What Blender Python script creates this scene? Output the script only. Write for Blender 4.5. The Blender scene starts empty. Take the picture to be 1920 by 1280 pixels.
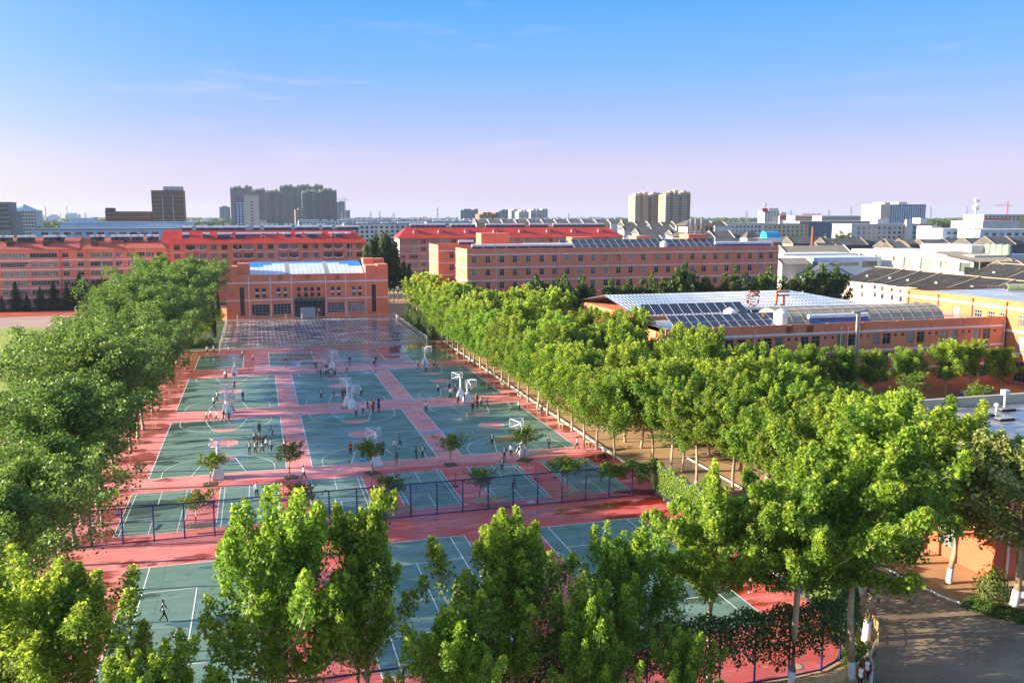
import bpy, math, random
import numpy as np
from mathutils import Vector, Matrix, Quaternion

R = math.radians
scene = bpy.context.scene
COL = scene.collection
rng = random.Random(7)

# ------------------------------------------------------------------ camera
CAM_H = 29.66
YAW, PITCH, FPX = R(16.084), R(8.139), 1653.37      # focal length in pixels of a 1920 px wide picture
cam_d = bpy.data.cameras.new('camera')
cam_d.sensor_width = 36.0
cam_d.lens = 36.0 * FPX / 1920.0
cam_d.clip_start, cam_d.clip_end = 0.5, 30000
cam = bpy.data.objects.new('camera', cam_d)
COL.objects.link(cam)
cam.location = (0, 0, CAM_H)
cam.rotation_euler = (R(90) - PITCH, 0, -YAW)
scene.camera = cam

# ------------------------------------------------------------------ sky and sun
SUN_EL = R(16)
SUN_DIR = Vector((-math.cos(R(9.5)), math.sin(R(9.5)), 0)) * math.cos(SUN_EL) + Vector((0, 0, math.sin(SUN_EL)))
world = bpy.data.worlds.new('World')
scene.world = world
world.use_nodes = True
wn, wl = world.node_tree.nodes, world.node_tree.links
for n in list(wn): wn.remove(n)
w_out = wn.new('ShaderNodeOutputWorld')
w_bg = wn.new('ShaderNodeBackground')
w_bg.inputs['Strength'].default_value = 0.07
sky = wn.new('ShaderNodeTexSky')
sky.sky_type = 'NISHITA'
sky.sun_disc = False
sky.sun_elevation = SUN_EL
sky.sun_rotation = math.atan2(SUN_DIR.x, SUN_DIR.y)
sky.air_density, sky.dust_density, sky.ozone_density = 1.0, 0.6, 1.0
tc = wn.new('ShaderNodeTexCoord')
sep = wn.new('ShaderNodeSeparateXYZ')
wl.new(tc.outputs['Generated'], sep.inputs[0])
ramp = wn.new('ShaderNodeValToRGB')
SKY = [(0.0, (0.66, 0.55, 0.78)), (0.05, (0.58, 0.52, 0.80)), (0.10, (0.32, 0.44, 0.84)), (0.155, (0.155, 0.40, 0.87)),
       (0.225, (0.06, 0.345, 0.86)), (0.40, (0.16, 0.38, 0.80)), (1.0, (0.27, 0.44, 0.78))]
SKY_GAIN = 5.4
cr = ramp.color_ramp
while len(cr.elements) < len(SKY): cr.elements.new(0.5)
for e, (p_, c_) in zip(cr.elements, SKY):
    e.position = p_; e.color = (*c_, 1)
wl.new(sep.outputs['Z'], ramp.inputs['Fac'])
gain = wn.new('ShaderNodeMix'); gain.data_type = 'RGBA'; gain.blend_type = 'MULTIPLY'
gain.inputs[0].default_value = 1
wl.new(ramp.outputs['Color'], gain.inputs[6]); gain.inputs[7].default_value = (SKY_GAIN, SKY_GAIN, SKY_GAIN, 1)
# thin high wisps of cloud
w_map = wn.new('ShaderNodeMapping'); w_map.inputs['Scale'].default_value = (2.2, 2.2, 16)
wl.new(tc.outputs['Generated'], w_map.inputs[0])
w_noise = wn.new('ShaderNodeTexNoise'); w_noise.inputs['Scale'].default_value = 2.1; w_noise.inputs['Detail'].default_value = 7
w_noise.inputs['Roughness'].default_value = 0.62
wl.new(w_map.outputs[0], w_noise.inputs['Vector'])
w_r2 = wn.new('ShaderNodeMapRange'); w_r2.inputs[1].default_value = 0.60; w_r2.inputs[2].default_value = 0.82
w_r2.inputs[3].default_value = 0; w_r2.inputs[4].default_value = 0.35
wl.new(w_noise.outputs['Fac'], w_r2.inputs[0])
cloud = wn.new('ShaderNodeMix'); cloud.data_type = 'RGBA'
wl.new(w_r2.outputs[0], cloud.inputs[0]); wl.new(gain.outputs[2], cloud.inputs[6])
cloud.inputs[7].default_value = (0.86 * SKY_GAIN, 0.70 * SKY_GAIN, 0.86 * SKY_GAIN, 1)
mixs = wn.new('ShaderNodeMix'); mixs.data_type = 'RGBA'
g_dot = wn.new('ShaderNodeVectorMath'); g_dot.operation = 'DOT_PRODUCT'
wl.new(tc.outputs['Generated'], g_dot.inputs[0]); g_dot.inputs[1].default_value = SUN_DIR
g_map = wn.new('ShaderNodeMapRange'); g_map.interpolation_type = 'SMOOTHSTEP'
g_map.inputs[1].default_value = 0.15; g_map.inputs[2].default_value = 0.95; g_map.inputs[3].default_value = 0.86; g_map.inputs[4].default_value = 0.0
wl.new(g_dot.outputs['Value'], g_map.inputs[0]); wl.new(g_map.outputs[0], mixs.inputs[0])
wl.new(sky.outputs[0], mixs.inputs[6]); wl.new(cloud.outputs[2], mixs.inputs[7])
wl.new(mixs.outputs[2], w_bg.inputs['Color'])
wl.new(w_bg.outputs[0], w_out.inputs[0])

sun_d = bpy.data.lights.new('sun', 'SUN')
sun_d.energy = 4.6
sun_d.angle = R(0.6)
sun_d.color = (1.0, 0.875, 0.67)
sun = bpy.data.objects.new('sun', sun_d)
COL.objects.link(sun)
sun.rotation_euler = SUN_DIR.to_track_quat('Z', 'Y').to_euler()

scene.view_settings.view_transform = 'Standard'
scene.view_settings.look = 'None'
scene.view_settings.gamma = 1
scene.view_settings.use_curve_mapping = False
scene.view_settings.exposure = 1.68
scene.cycles.max_bounces = 6
scene.cycles.transparent_max_bounces = 8

# ------------------------------------------------------------------ materials
MATS = {}
def _mix(nt, fac, a, b, mode='MIX'):
    n = nt.nodes.new('ShaderNodeMix'); n.data_type = 'RGBA'; n.blend_type = mode
    for i, x in ((0, fac), (6, a), (7, b)):
        if hasattr(x, 'node'): nt.links.new(x, n.inputs[i])
        elif i == 0: n.inputs[0].default_value = x
        else: n.inputs[i].default_value = (*x[:3], 1)
    return n.outputs[2]
def _rng(nt, v, a, b, c=0.0, d=1.0):
    n = nt.nodes.new('ShaderNodeMapRange'); nt.links.new(v, n.inputs[0])
    n.inputs[1].default_value, n.inputs[2].default_value, n.inputs[3].default_value, n.inputs[4].default_value = a, b, c, d
    return n.outputs[0]
def _math(nt, op, a, b=0.0):
    n = nt.nodes.new('ShaderNodeMath'); n.operation = op
    for i, x in ((0, a), (1, b)):
        if hasattr(x, 'node'): nt.links.new(x, n.inputs[i])
        else: n.inputs[i].default_value = x
    return n.outputs[0]
def _noise(nt, vec, scale, detail=4, rough=0.55, mapscale=None):
    n = nt.nodes.new('ShaderNodeTexNoise'); n.inputs['Scale'].default_value = scale
    n.inputs['Detail'].default_value = detail; n.inputs['Roughness'].default_value = rough
    if mapscale:
        m = nt.nodes.new('ShaderNodeMapping'); m.inputs['Scale'].default_value = mapscale
        nt.links.new(vec, m.inputs[0]); vec = m.outputs[0]
    nt.links.new(vec, n.inputs['Vector'])
    return n.outputs['Fac']
def new_mat(name):
    m = bpy.data.materials.new(name); m.use_nodes = True
    nt = m.node_tree
    return m, nt, nt.nodes['Principled BSDF']
def wpos(nt):
    return nt.nodes.new('ShaderNodeNewGeometry').outputs['Position']
def mat(name, col, rough=0.7, var=0.18, scale=0.6, fine=0.1, metal=0.0, spec=0.4, rand=0.0, stretch=None, bump=0.0):
    """plain surface with large blotches, fine grain and a little per-object shift"""
    if name in MATS: return MATS[name]
    m, nt, b = new_mat(name)
    pos = wpos(nt)
    n1 = _noise(nt, pos, scale, 5, 0.6, stretch)
    n2 = _noise(nt, pos, scale * 14, 3, 0.6)
    dk = tuple(c * (1 - var) for c in col); lt = tuple(min(1, c * (1 + var)) for c in col)
    c = _mix(nt, _rng(nt, n1, 0.3, 0.7), dk, lt)
    if fine: 
        c = _mix(nt, _rng(nt, n2, 0.3, 0.7, 0, fine), c, tuple(x * 0.35 for x in col))
    if rand:
        oi = nt.nodes.new('ShaderNodeObjectInfo')
        hs = nt.nodes.new('ShaderNodeHueSaturation')
        nt.links.new(_rng(nt, oi.outputs['Random'], 0, 1, 1 - rand, 1 + rand), hs.inputs['Value'])
        nt.links.new(c, hs.inputs['Color']); c = hs.outputs[0]
    nt.links.new(c, b.inputs['Base Color'])
    nt.links.new(_rng(nt, n1, 0.3, 0.7, max(0.02, rough - 0.12), min(1, rough + 0.1)), b.inputs['Roughness'])
    b.inputs['Metallic'].default_value = metal
    b.inputs['Specular IOR Level'].default_value = spec
    if bump:
        bp = nt.nodes.new('ShaderNodeBump'); bp.inputs['Strength'].default_value = bump
        nt.links.new(n2, bp.inputs['Height']); nt.links.new(bp.outputs[0], b.inputs['Normal'])
    MATS[name] = m
    return m
def wall_mat(name, col, line=0.0, streak=0.16):
    """painted or tiled wall: rain streaks, blotches, faint courses"""
    if name in MATS: return MATS[name]
    m, nt, b = new_mat(name)
    pos = wpos(nt)
    n1 = _noise(nt, pos, 0.25, 5, 0.6)
    n2 = _noise(nt, pos, 1.0, 4, 0.6, (2.6, 2.6, 0.12))
    c = _mix(nt, _rng(nt, n1, 0.3, 0.7), tuple(x * 0.88 for x in col), tuple(min(1, x * 1.1) for x in col))
    c = _mix(nt, _rng(nt, n2, 0.45, 0.75, 0, streak), c, tuple(x * 0.4 for x in col))
    if line:
        sp = nt.nodes.new('ShaderNodeSeparateXYZ'); nt.links.new(pos, sp.inputs[0])
        fr = _math(nt, 'FRACT', _math(nt, 'MULTIPLY', sp.outputs['Z'], 1.0 / line))
        c = _mix(nt, _rng(nt, fr, 0.86, 0.95, 0, 0.28), c, tuple(x * 0.35 for x in col))
    nt.links.new(c, b.inputs['Base Color'])
    b.inputs['Roughness'].default_value = 0.75
    MATS[name] = m
    return m
def glass_mat(name, dark=(0.02, 0.025, 0.03), light=(0.36, 0.35, 0.33), bright=0.66):
    """window pane: dark room behind, some with pale curtains, picked per object"""
    if name in MATS: return MATS[name]
    m, nt, b = new_mat(name)
    oi = nt.nodes.new('ShaderNodeObjectInfo')
    pos = wpos(nt)
    n = _noise(nt, pos, 1.2, 2, 0.5, (3, 3, 0.4))
    k = _rng(nt, oi.outputs['Random'], bright - 0.1, 1.0)
    c = _mix(nt, k, dark, light)
    c = _mix(nt, _rng(nt, n, 0.42, 0.62, 0, 0.6), c, dark)
    nt.links.new(c, b.inputs['Base Color'])
    b.inputs['Roughness'].default_value = 0.06
    b.inputs['Specular IOR Level'].default_value = 0.6
    MATS[name] = m
    return m
def leaf_mat(name, old, young, gloss=0.45, trans=0.35, rand=0.12, spec=0.28):
    """leaves: every leaf its own shade (random per island), young shoots yellower"""
    if name in MATS: return MATS[name]
    m, nt, b = new_mat(name)
    geo = nt.nodes.new('ShaderNodeNewGeometry')
    at = nt.nodes.new('ShaderNodeAttribute'); at.attribute_name = 'young'
    c = _mix(nt, at.outputs['Fac'], old, young)
    hs = nt.nodes.new('ShaderNodeHueSaturation')
    nt.links.new(_rng(nt, geo.outputs['Random Per Island'], 0, 1, 0.5, 1.5), hs.inputs['Value'])
    oi = nt.nodes.new('ShaderNodeObjectInfo')
    nt.links.new(_rng(nt, oi.outputs['Random'], 0, 1, 0.5 - rand * 0.2, 0.5 + rand * 0.2), hs.inputs['Hue'])
    wn2 = nt.nodes.new('ShaderNodeTexWhiteNoise'); wn2.noise_dimensions = '1D'; nt.links.new(oi.outputs['Random'], wn2.inputs['W'])
    c = _mix(nt, 1.0, c, _rng(nt, wn2.outputs['Value'], 0, 1, 0.84, 1.14), 'MULTIPLY')
    nt.links.new(c, hs.inputs['Color'])
    nt.links.new(hs.outputs[0], b.inputs['Base Color'])
    b.inputs['Roughness'].default_value = gloss
    b.inputs['Specular IOR Level'].default_value = spec
    tr = nt.nodes.new('ShaderNodeBsdfTranslucent'); nt.links.new(hs.outputs[0], tr.inputs['Color'])
    mx = nt.nodes.new('ShaderNodeMixShader'); mx.inputs[0].default_value = trans
    nt.links.new(b.outputs[0], mx.inputs[1]); nt.links.new(tr.outputs[0], mx.inputs[2])
    nt.links.new(mx.outputs[0], nt.nodes['Material Output'].inputs[0])
    MATS[name] = m
    return m

# ------------------------------------------------------------------ mesh builder
class MB:
    def __init__(s): s.v, s.f, s.m = [], [], []
    def poly(s, pts, mi=0):
        n = len(s.v); s.v += [tuple(p) for p in pts]; s.f.append(tuple(range(n, n + len(pts)))); s.m.append(mi); return s
    def box(s, x0, x1, y0, y1, z0, z1, mi=0, bottom=True):
        n = len(s.v)
        s.v += [(x0, y0, z0), (x1, y0, z0), (x1, y1, z0), (x0, y1, z0), (x0, y0, z1), (x1, y0, z1), (x1, y1, z1), (x0, y1, z1)]
        F = [(4, 5, 6, 7), (0, 1, 5, 4), (1, 2, 6, 5), (2, 3, 7, 6), (3, 0, 4, 7)] + ([(3, 2, 1, 0)] if bottom else [])
        for f in F: s.f.append(tuple(n + i for i in f)); s.m.append(mi)
        return s
    def prism(s, poly, z0, z1, mi=0, top=None):
        n = len(s.v); k = len(poly)
        s.v += [(x, y, z0) for x, y in poly] + [(x, y, z1) for x, y in poly]
        for i in range(k):
            j = (i + 1) % k
            s.f.append((n + i, n + j, n + k + j, n + k + i)); s.m.append(mi)
        s.f.append(tuple(range(n + k, n + 2 * k))); s.m.append(mi if top is None else top)
        s.f.append(tuple(range(n + k - 1, n - 1, -1))); s.m.append(mi)
        return s
    def path(s, pts, rad, n=6, mi=0, cap=True):
        pts = [Vector(p) for p in pts]
        if not hasattr(rad, '__len__'): rad = [rad] * len(pts)
        rings = []
        for i, p in enumerate(pts):
            d = (pts[min(i + 1, len(pts) - 1)] - pts[max(i - 1, 0)]).normalized()
            a = d.cross(Vector((0, 0, 1)))
            if a.length < 1e-3: a = d.cross(Vector((0, 1, 0)))
            a.normalize(); b = d.cross(a)
            k = len(s.v)
            for j in range(n):
                t = 2 * math.pi * j / n
                s.v.append(tuple(p + (a * math.cos(t) + b * math.sin(t)) * rad[i]))
            rings.append(k)
        for a_, b_ in zip(rings, rings[1:]):
            for j in range(n):
                q = (j + 1) % n
                s.f.append((a_ + q, a_ + j, b_ + j, b_ + q)); s.m.append(mi)
        if cap:
            s.f.append(tuple(rings[0] + j for j in range(n))); s.m.append(mi)
            s.f.append(tuple(rings[-1] + j for j in reversed(range(n)))); s.m.append(mi)
        return s
    def bar(s, a, b, r, mi=0, n=4): return s.path([a, b], r, n, mi)
    def lathe(s, prof, cx=0, cy=0, n=14, mi=0):
        k0 = len(s.v)
        for r, z in prof:
            for j in range(n):
                t = 2 * math.pi * j / n; s.v.append((cx + r * math.cos(t), cy + r * math.sin(t), z))
        for i in range(len(prof) - 1):
            for j in range(n):
                q = (j + 1) % n
                s.f.append((k0 + i * n + j, k0 + i * n + q, k0 + (i + 1) * n + q, k0 + (i + 1) * n + j)); s.m.append(mi)
        s.f.append(tuple(k0 + (len(prof) - 1) * n + j for j in range(n))); s.m.append(mi)
        return s
    def mesh(s, name, mats, smooth=False):
        me = bpy.data.meshes.new(name)
        me.from_pydata(s.v, [], s.f)
        if not isinstance(mats, (list, tuple)): mats = [mats]
        for m in mats: me.materials.append(m)
        if len(mats) > 1: me.polygons.foreach_set('material_index', s.m)
        if smooth: me.polygons.foreach_set('use_smooth', [True] * len(s.f))
        me.update()
        return me

def link(name, me, parent=None, loc=(0, 0, 0), rz=0.0, scale=None, kind=None):
    o = bpy.data.objects.new(name, me)
    COL.objects.link(o)
    o.location = loc
    if rz: o.rotation_euler = (0, 0, rz)
    if scale is not None: o.scale = scale if hasattr(scale, '__len__') else (scale,) * 3
    if parent is not None: o.parent = parent
    if kind: o['kind'] = kind
    return o
def part(name, mb, mats, parent, loc=(0, 0, 0), rz=0.0, smooth=False, kind=None, label=None):
    o = link(name, mb.mesh(name, mats, smooth), parent, loc, rz, kind=kind)
    if label: o['label'] = label
    return o
def tag(o, label, cat, group=None):
    o['label'] = label; o['category'] = cat
    if group: o['group'] = group
    return o
def thing(name, label, cat, loc=(0, 0, 0), rz=0.0, group=None):
    o = bpy.data.objects.new(name, None)
    o.empty_display_size = 0.3
    COL.objects.link(o)
    o.location = loc; o.rotation_euler = (0, 0, rz)
    return tag(o, label, cat, group)
def structure(name, mb, mats, loc=(0, 0, 0), smooth=False):
    o = link(name, mb.mesh(name, mats, smooth), None, loc)
    o['kind'] = 'structure'
    return o
def copy_thing(src, loc, rz=0.0, label=None, scale=None):
    c = src.copy(); COL.objects.link(c)
    c.location = loc; c.rotation_euler = (0, 0, rz)
    if scale is not None: c.scale = scale if hasattr(scale, '__len__') else (scale,) * 3
    if label: c['label'] = label
    for ch in src.children:
        d = ch.copy(); COL.objects.link(d); d.parent = c
        for g in ch.children:
            e = g.copy(); COL.objects.link(e); e.parent = d
    return c
ORD = ['first', 'second', 'third', 'fourth', 'fifth', 'sixth', 'seventh', 'eighth', 'ninth', 'tenth', 'eleventh', 'twelfth',
       'thirteenth', 'fourteenth', 'fifteenth', 'sixteenth', 'seventeenth', 'eighteenth', 'nineteenth', 'twentieth',
       'twenty-first', 'twenty-second', 'twenty-third', 'twenty-fourth', 'twenty-fifth', 'twenty-sixth', 'twenty-seventh',
       'twenty-eighth', 'twenty-ninth', 'thirtieth', 'thirty-first', 'thirty-second', 'thirty-third', 'thirty-fourth', 'thirty-fifth',
       'thirty-sixth', 'thirty-seventh', 'thirty-eighth', 'thirty-ninth', 'fortieth']

# ------------------------------------------------------------------ surveying: bearings read from the photograph -> ground position
_fw = Vector((math.sin(YAW) * math.cos(PITCH), math.cos(YAW) * math.cos(PITCH), -math.sin(PITCH)))
_rt = Vector((math.cos(YAW), -math.sin(YAW), 0)); _up = _rt.cross(_fw)
def bearing(px, py): return _fw * FPX + _rt * (px - 960) - _up * (py - 640)
def ground_at(px, py, z=0.0):
    d = bearing(px, py); t = (z - CAM_H) / d.z
    return (d.x * t, d.y * t)
def at_y(px, py, Y):
    d = bearing(px, py); t = Y / d.y
    return (d.x * t, Y, CAM_H + d.z * t)
def at_range(px, py, D):
    d = bearing(px, py) / FPX
    return (d.x * D, d.y * D, CAM_H + d.z * D)
# ------------------------------------------------------------------ the ground and the sports courts
def court_mat(name, base, base2=None, split=None, wetdark=0.42, peel=0.0):
    """acrylic court paint: faded, stained, wet in patches, puddles; everything fixed in the world"""
    m, nt, b = new_mat(name)
    pos = wpos(nt)
    sp = nt.nodes.new('ShaderNodeSeparateXYZ'); nt.links.new(pos, sp.inputs[0])
    X, Y = sp.outputs['X'], sp.outputs['Y']
    big = _noise(nt, pos, 0.11, 5, 0.62, (0.7, 1.25, 1))
    mid = _noise(nt, pos, 0.55, 5, 0.65, (0.6, 1.2, 1))
    fine = _noise(nt, pos, 5.0, 4, 0.7)
    c = base
    if base2:
        jag = _math(nt, 'ADD', Y, _math(nt, 'MULTIPLY', mid, 2.6))
        c = _mix(nt, _rng(nt, jag, split + 1.0, split + 1.6), base2, base)
        lf = _math(nt, 'ADD', X, _math(nt, 'MULTIPLY', mid, 9.0))
        c = _mix(nt, _rng(nt, lf, -3.0, 2.0, 0.75, 0.0), c, base)
    c = _mix(nt, _rng(nt, big, 0.3, 0.7, 0.0, 0.22), c, tuple(min(1, x * 1.3 + 0.05) for x in base))
    c = _mix(nt, _rng(nt, mid, 0.48, 0.70, 0.0, 0.45), c, tuple(x * 0.5 for x in base))
    c = _mix(nt, _rng(nt, _noise(nt, pos, 0.32, 6, 0.7, (0.35, 1.5, 1)), 0.52, 0.66, 0.0, 0.5), c, tuple(min(1, x * 1.25 + 0.07) for x in base))
    c = _mix(nt, _rng(nt, fine, 0.55, 0.75, 0.0, 0.22), c, tuple(x * 0.4 for x in base))
    if peel:
        pl = _noise(nt, pos, 0.9, 7, 0.75, (0.5, 1.4, 1))
        pk = _math(nt, 'MULTIPLY', _rng(nt, pl, 0.60, 0.66), _rng(nt, Y, 103.0, 99.0))
        c = _mix(nt, _math(nt, 'MULTIPLY', pk, peel), c, (0.62, 0.42, 0.42))
    # expansion joints every 6 m
    for ax, per, off in ((X, 6.1, 1.3), (Y, 6.0, 2.0)):
        fr = _math(nt, 'FRACT', _math(nt, 'DIVIDE', _math(nt, 'ADD', ax, 300 + off), per))
        c = _mix(nt, _math(nt, 'MULTIPLY', _math(nt, 'LESS_THAN', fr, 0.010), 0.45), c, tuple(x * 0.3 for x in base))
    # wetness: far end, the two edges, scattered patches
    bias = _math(nt, 'ADD', _rng(nt, Y, 164, 190, 0, 0.24), _rng(nt, X, -8.5, -15, 0, 0.13))
    bias = _math(nt, 'ADD', bias, _rng(nt, X, 36.0, 41.0, 0, 0.09))
    wn_ = _math(nt, 'ADD', _noise(nt, pos, 0.22, 5, 0.6, (0.55, 1.3, 1)), bias)
    W = _rng(nt, wn_, 0.585, 0.625)
    pn = _math(nt, 'ADD', _noise(nt, pos, 0.16, 3, 0.45, (0.45, 1.5, 1)), _math(nt, 'MULTIPLY', bias, 0.25))
    P = _rng(nt, pn, 0.625, 0.645)
    W = _math(nt, 'MAXIMUM', W, P)
    hs = nt.nodes.new('ShaderNodeHueSaturation'); hs.inputs['Value'].default_value = wetdark; hs.inputs['Saturation'].default_value = 1.15
    nt.links.new(c, hs.inputs['Color'])
    c = _mix(nt, W, c, hs.outputs[0])
    nt.links.new(c, b.inputs['Base Color'])
    r = _math(nt, 'SUBTRACT', _rng(nt, big, 0.42, 0.6, 0.68, 0.42), _math(nt, 'MULTIPLY', W, 0.36))
    r = _math(nt, 'MULTIPLY', r, _rng(nt, P, 0, 1, 1, 0.12))
    nt.links.new(_math(nt, 'MAXIMUM', r, 0.03), b.inputs['Roughness'])
    nt.links.new(_math(nt, 'MAXIMUM', _rng(nt, W, 0, 1, 0.0, 0.55), _rng(nt, big, 0.42, 0.6, 0.10, 0.34)), b.inputs['Specular IOR Level'])
    MATS[name] = m
    return m

RED = court_mat('court_red', (0.78, 0.27, 0.25), (0.60, 0.085, 0.07), 101.2, 0.45, 0.9)
GREEN = court_mat('court_green', (0.145, 0.235, 0.195), None, None, 0.5)
def line_mat():
    m, nt, b = new_mat('court_line_paint')
    pos = wpos(nt)
    n = _noise(nt, pos, 2.2, 5, 0.7)
    c = _mix(nt, _rng(nt, n, 0.5, 0.72, 0, 0.55), (0.8, 0.8, 0.78), (0.3, 0.28, 0.26))
    nt.links.new(c, b.inputs['Base Color']); b.inputs['Roughness'].default_value = 0.6
    return m
LINE = line_mat()
def field_mat():
    m, nt, b = new_mat('far_fields')
    pos = wpos(nt)
    a = _noise(nt, pos, 0.006, 6, 0.6); d = _noise(nt, pos, 0.05, 4, 0.6)
    c = _mix(nt, _rng(nt, a, 0.42, 0.58), (0.07, 0.10, 0.045), (0.19, 0.18, 0.13))
    c = _mix(nt, _rng(nt, d, 0.45, 0.65, 0, 0.6), c, (0.035, 0.06, 0.025))
    nt.links.new(c, b.inputs['Base Color']); b.inputs['Roughness'].default_value = 0.95
    return m
SAND = mat('packed_sand', (0.50, 0.30, 0.15), 0.9, 0.16, 0.25, 0.25)
CONC = mat('concrete_road', (0.36, 0.25, 0.165), 0.7, 0.42, 0.2, 0.4)
KERB = mat('kerb_white', (0.66, 0.63, 0.58), 0.7, 0.15, 1.5, 0.25)

def sheet(name, x0, x1, y0, y1, z, m):
    return structure(name, MB().poly([(x0, y0, z), (x1, y0, z), (x1, y1, z), (x0, y1, z)]), m)
def grid_sheet(name, size, z, m):
    mb = MB(); mb.poly([(size * math.cos(2 * math.pi * i / 48), size * math.sin(2 * math.pi * i / 48), z) for i in range(48)])
    return structure(name, mb, m)
grid_sheet('ground', 9500, -0.10, field_mat())
sheet('campus_ground', -46, 136, 18, 345, -0.04, SAND)
structure('red_court', MB().poly([(x, y, 0.0) for x, y in ((-18.2, 46.6), (31.8, 46.6), (34.5, 46.8), (36.4, 47.6), (38.0, 48.8), (39.2, 50.4), (40.0, 52.4), (40.2, 84.0), (41.5, 86.0), (41.5, 204.2), (-18.2, 204.2))]), RED)
TOWN_GROUND = mat('town_paving', (0.22, 0.2, 0.18), 0.9, 0.3, 0.05, 0.3)
sheet('town_pavement', 136, 520, 130, 620, -0.05, TOWN_GROUND)

def line2d(mb, pts, w, z=0.008):
    pts = [Vector((p[0], p[1])) for p in pts]
    L, Rr = [], []
    for i, p in enumerate(pts):
        d = (pts[min(i + 1, len(pts) - 1)] - pts[max(i - 1, 0)]).normalized()
        n = Vector((-d.y, d.x)) * w / 2
        L.append(p + n); Rr.append(p - n)
    for i in range(len(pts) - 1):
        mb.poly([(*Rr[i], z), (*Rr[i + 1], z), (*L[i + 1], z), (*L[i], z)])
def arc(cx, cy, r, a0, a1, n=20):
    return [(cx + r * math.cos(R(a0 + (a1 - a0) * i / n)), cy + r * math.sin(R(a0 + (a1 - a0) * i / n))) for i in range(n + 1)]
def disc(mb, pts, z): mb.poly([(x, y, z) for x, y in pts])

def court_base(name, x, y, w, l):
    return structure(name, MB().poly([(0, 0, 0.004), (w, 0, 0.004), (w, l, 0.004), (0, l, 0.004)]), GREEN, (x, y, 0))
BB_X, BB_Y = (-12.8, 5.37, 23.6), (104.6, 140.3)
for y in BB_Y:
    for x in BB_X:
        w, l = 15.2, 28.6
        o = court_base('basketball_court', x, y, w, l)
        cx = w / 2
        k = MB(); ln = MB()
        disc(k, arc(cx, l / 2, 1.85, 0, 360, 32)[:-1], 0.008)
        for a, b_ in (((0, 0), (0, l)), ((w, 0), (w, l)), ((0, 0), (w, 0)), ((0, l), (w, l)), ((0, l / 2), (w, l / 2))):
            line2d(ln, [a, b_], 0.10, 0.012)
        line2d(ln, arc(cx, l / 2, 1.85, 0, 360, 32), 0.09, 0.016)
        for s, y0 in ((1, 0.0), (-1, l)):
            fl = y0 + s * 5.8
            seg = arc(cx, fl, 1.85, 0 if s > 0 else 180, 180 if s > 0 else 360, 16)
            disc(k, seg, 0.008)
            line2d(ln, seg, 0.08, 0.016)
            line2d(ln, [(cx - 3.0, y0), (cx - 1.85, fl)], 0.09, 0.020); line2d(ln, [(cx + 3.0, y0), (cx + 1.85, fl)], 0.09, 0.020)
            line2d(ln, [(cx - 1.85, fl), (cx + 1.85, fl)], 0.08, 0.024)
            hy = y0 + s * 1.6
            a = arc(cx, hy, 6.3, 0, 180, 28) if s > 0 else arc(cx, hy, 6.3, 180, 360, 28)
            line2d(ln, [(cx + 6.3 * (1 if s > 0 else -1), y0)] + a + [(cx - 6.3 * (1 if s > 0 else -1), y0)], 0.09, 0.028)
        part('pink_circle', k, RED, o)
        part('court_line', ln, LINE, o)
for x in (-12.5, 1.6, 15.8, 29.9):
    o = court_base('volleyball_court', x, 178.5, 9, 18)
    ln = MB()
    for a, b_ in (((0, 0), (0, 18)), ((9, 0), (9, 18)), ((0, 0), (9, 0)), ((0, 18), (9, 18)), ((0, 9), (9, 9)), ((0, 6), (9, 6)), ((0, 12), (9, 12))):
        line2d(ln, [a, b_], 0.08, 0.012 if a[0] == b_[0] else 0.016)
    part('court_line', ln, LINE, o)
for x in (-13.9, -4.83, 4.41, 13.65, 23.0, 32.1):
    o = court_base('badminton_court', x, 85.8, 6.1, 13.4)
    ln = MB()
    for xx in (0.02, 0.48, 5.62, 6.08): line2d(ln, [(xx, 0), (xx, 13.4)], 0.07, 0.012)
    for yy in (0.02, 0.78, 4.72, 8.68, 12.62, 13.38): line2d(ln, [(0, yy), (6.1, yy)], 0.07, 0.016)
    line2d(ln, [(3.05, 0), (3.05, 4.72)], 0.07, 0.012); line2d(ln, [(3.05, 8.68), (3.05, 13.4)], 0.07, 0.012)
    part('court_line', ln, LINE, o)
for x in (-11.16, 6.7, 24.5):
    o = court_base('tennis_court', x, 53.6, 10.97, 23.77)
    ln = MB()
    for xx in (0.04, 1.37, 9.6, 10.93): line2d(ln, [(xx, 0), (xx, 23.77)], 0.09, 0.012)
    for yy in (0.05, 23.72): line2d(ln, [(0, yy), (10.97, yy)], 0.10, 0.016)
    for yy in (5.48, 18.29): line2d(ln, [(1.37, yy), (9.6, yy)], 0.09, 0.016)
    line2d(ln, [(5.485, 5.48), (5.485, 18.29)], 0.09, 0.020)
    part('court_line', ln, LINE, o)

# kerb beside the row of plane trees
structure('kerb', MB().box(41.75, 42.1, 90, 204, -0.05, 0.14), KERB)
structure('kerb', MB().box(-8.7, 38.4, 204.25, 204.5, -0.05, 0.12), KERB)

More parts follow.
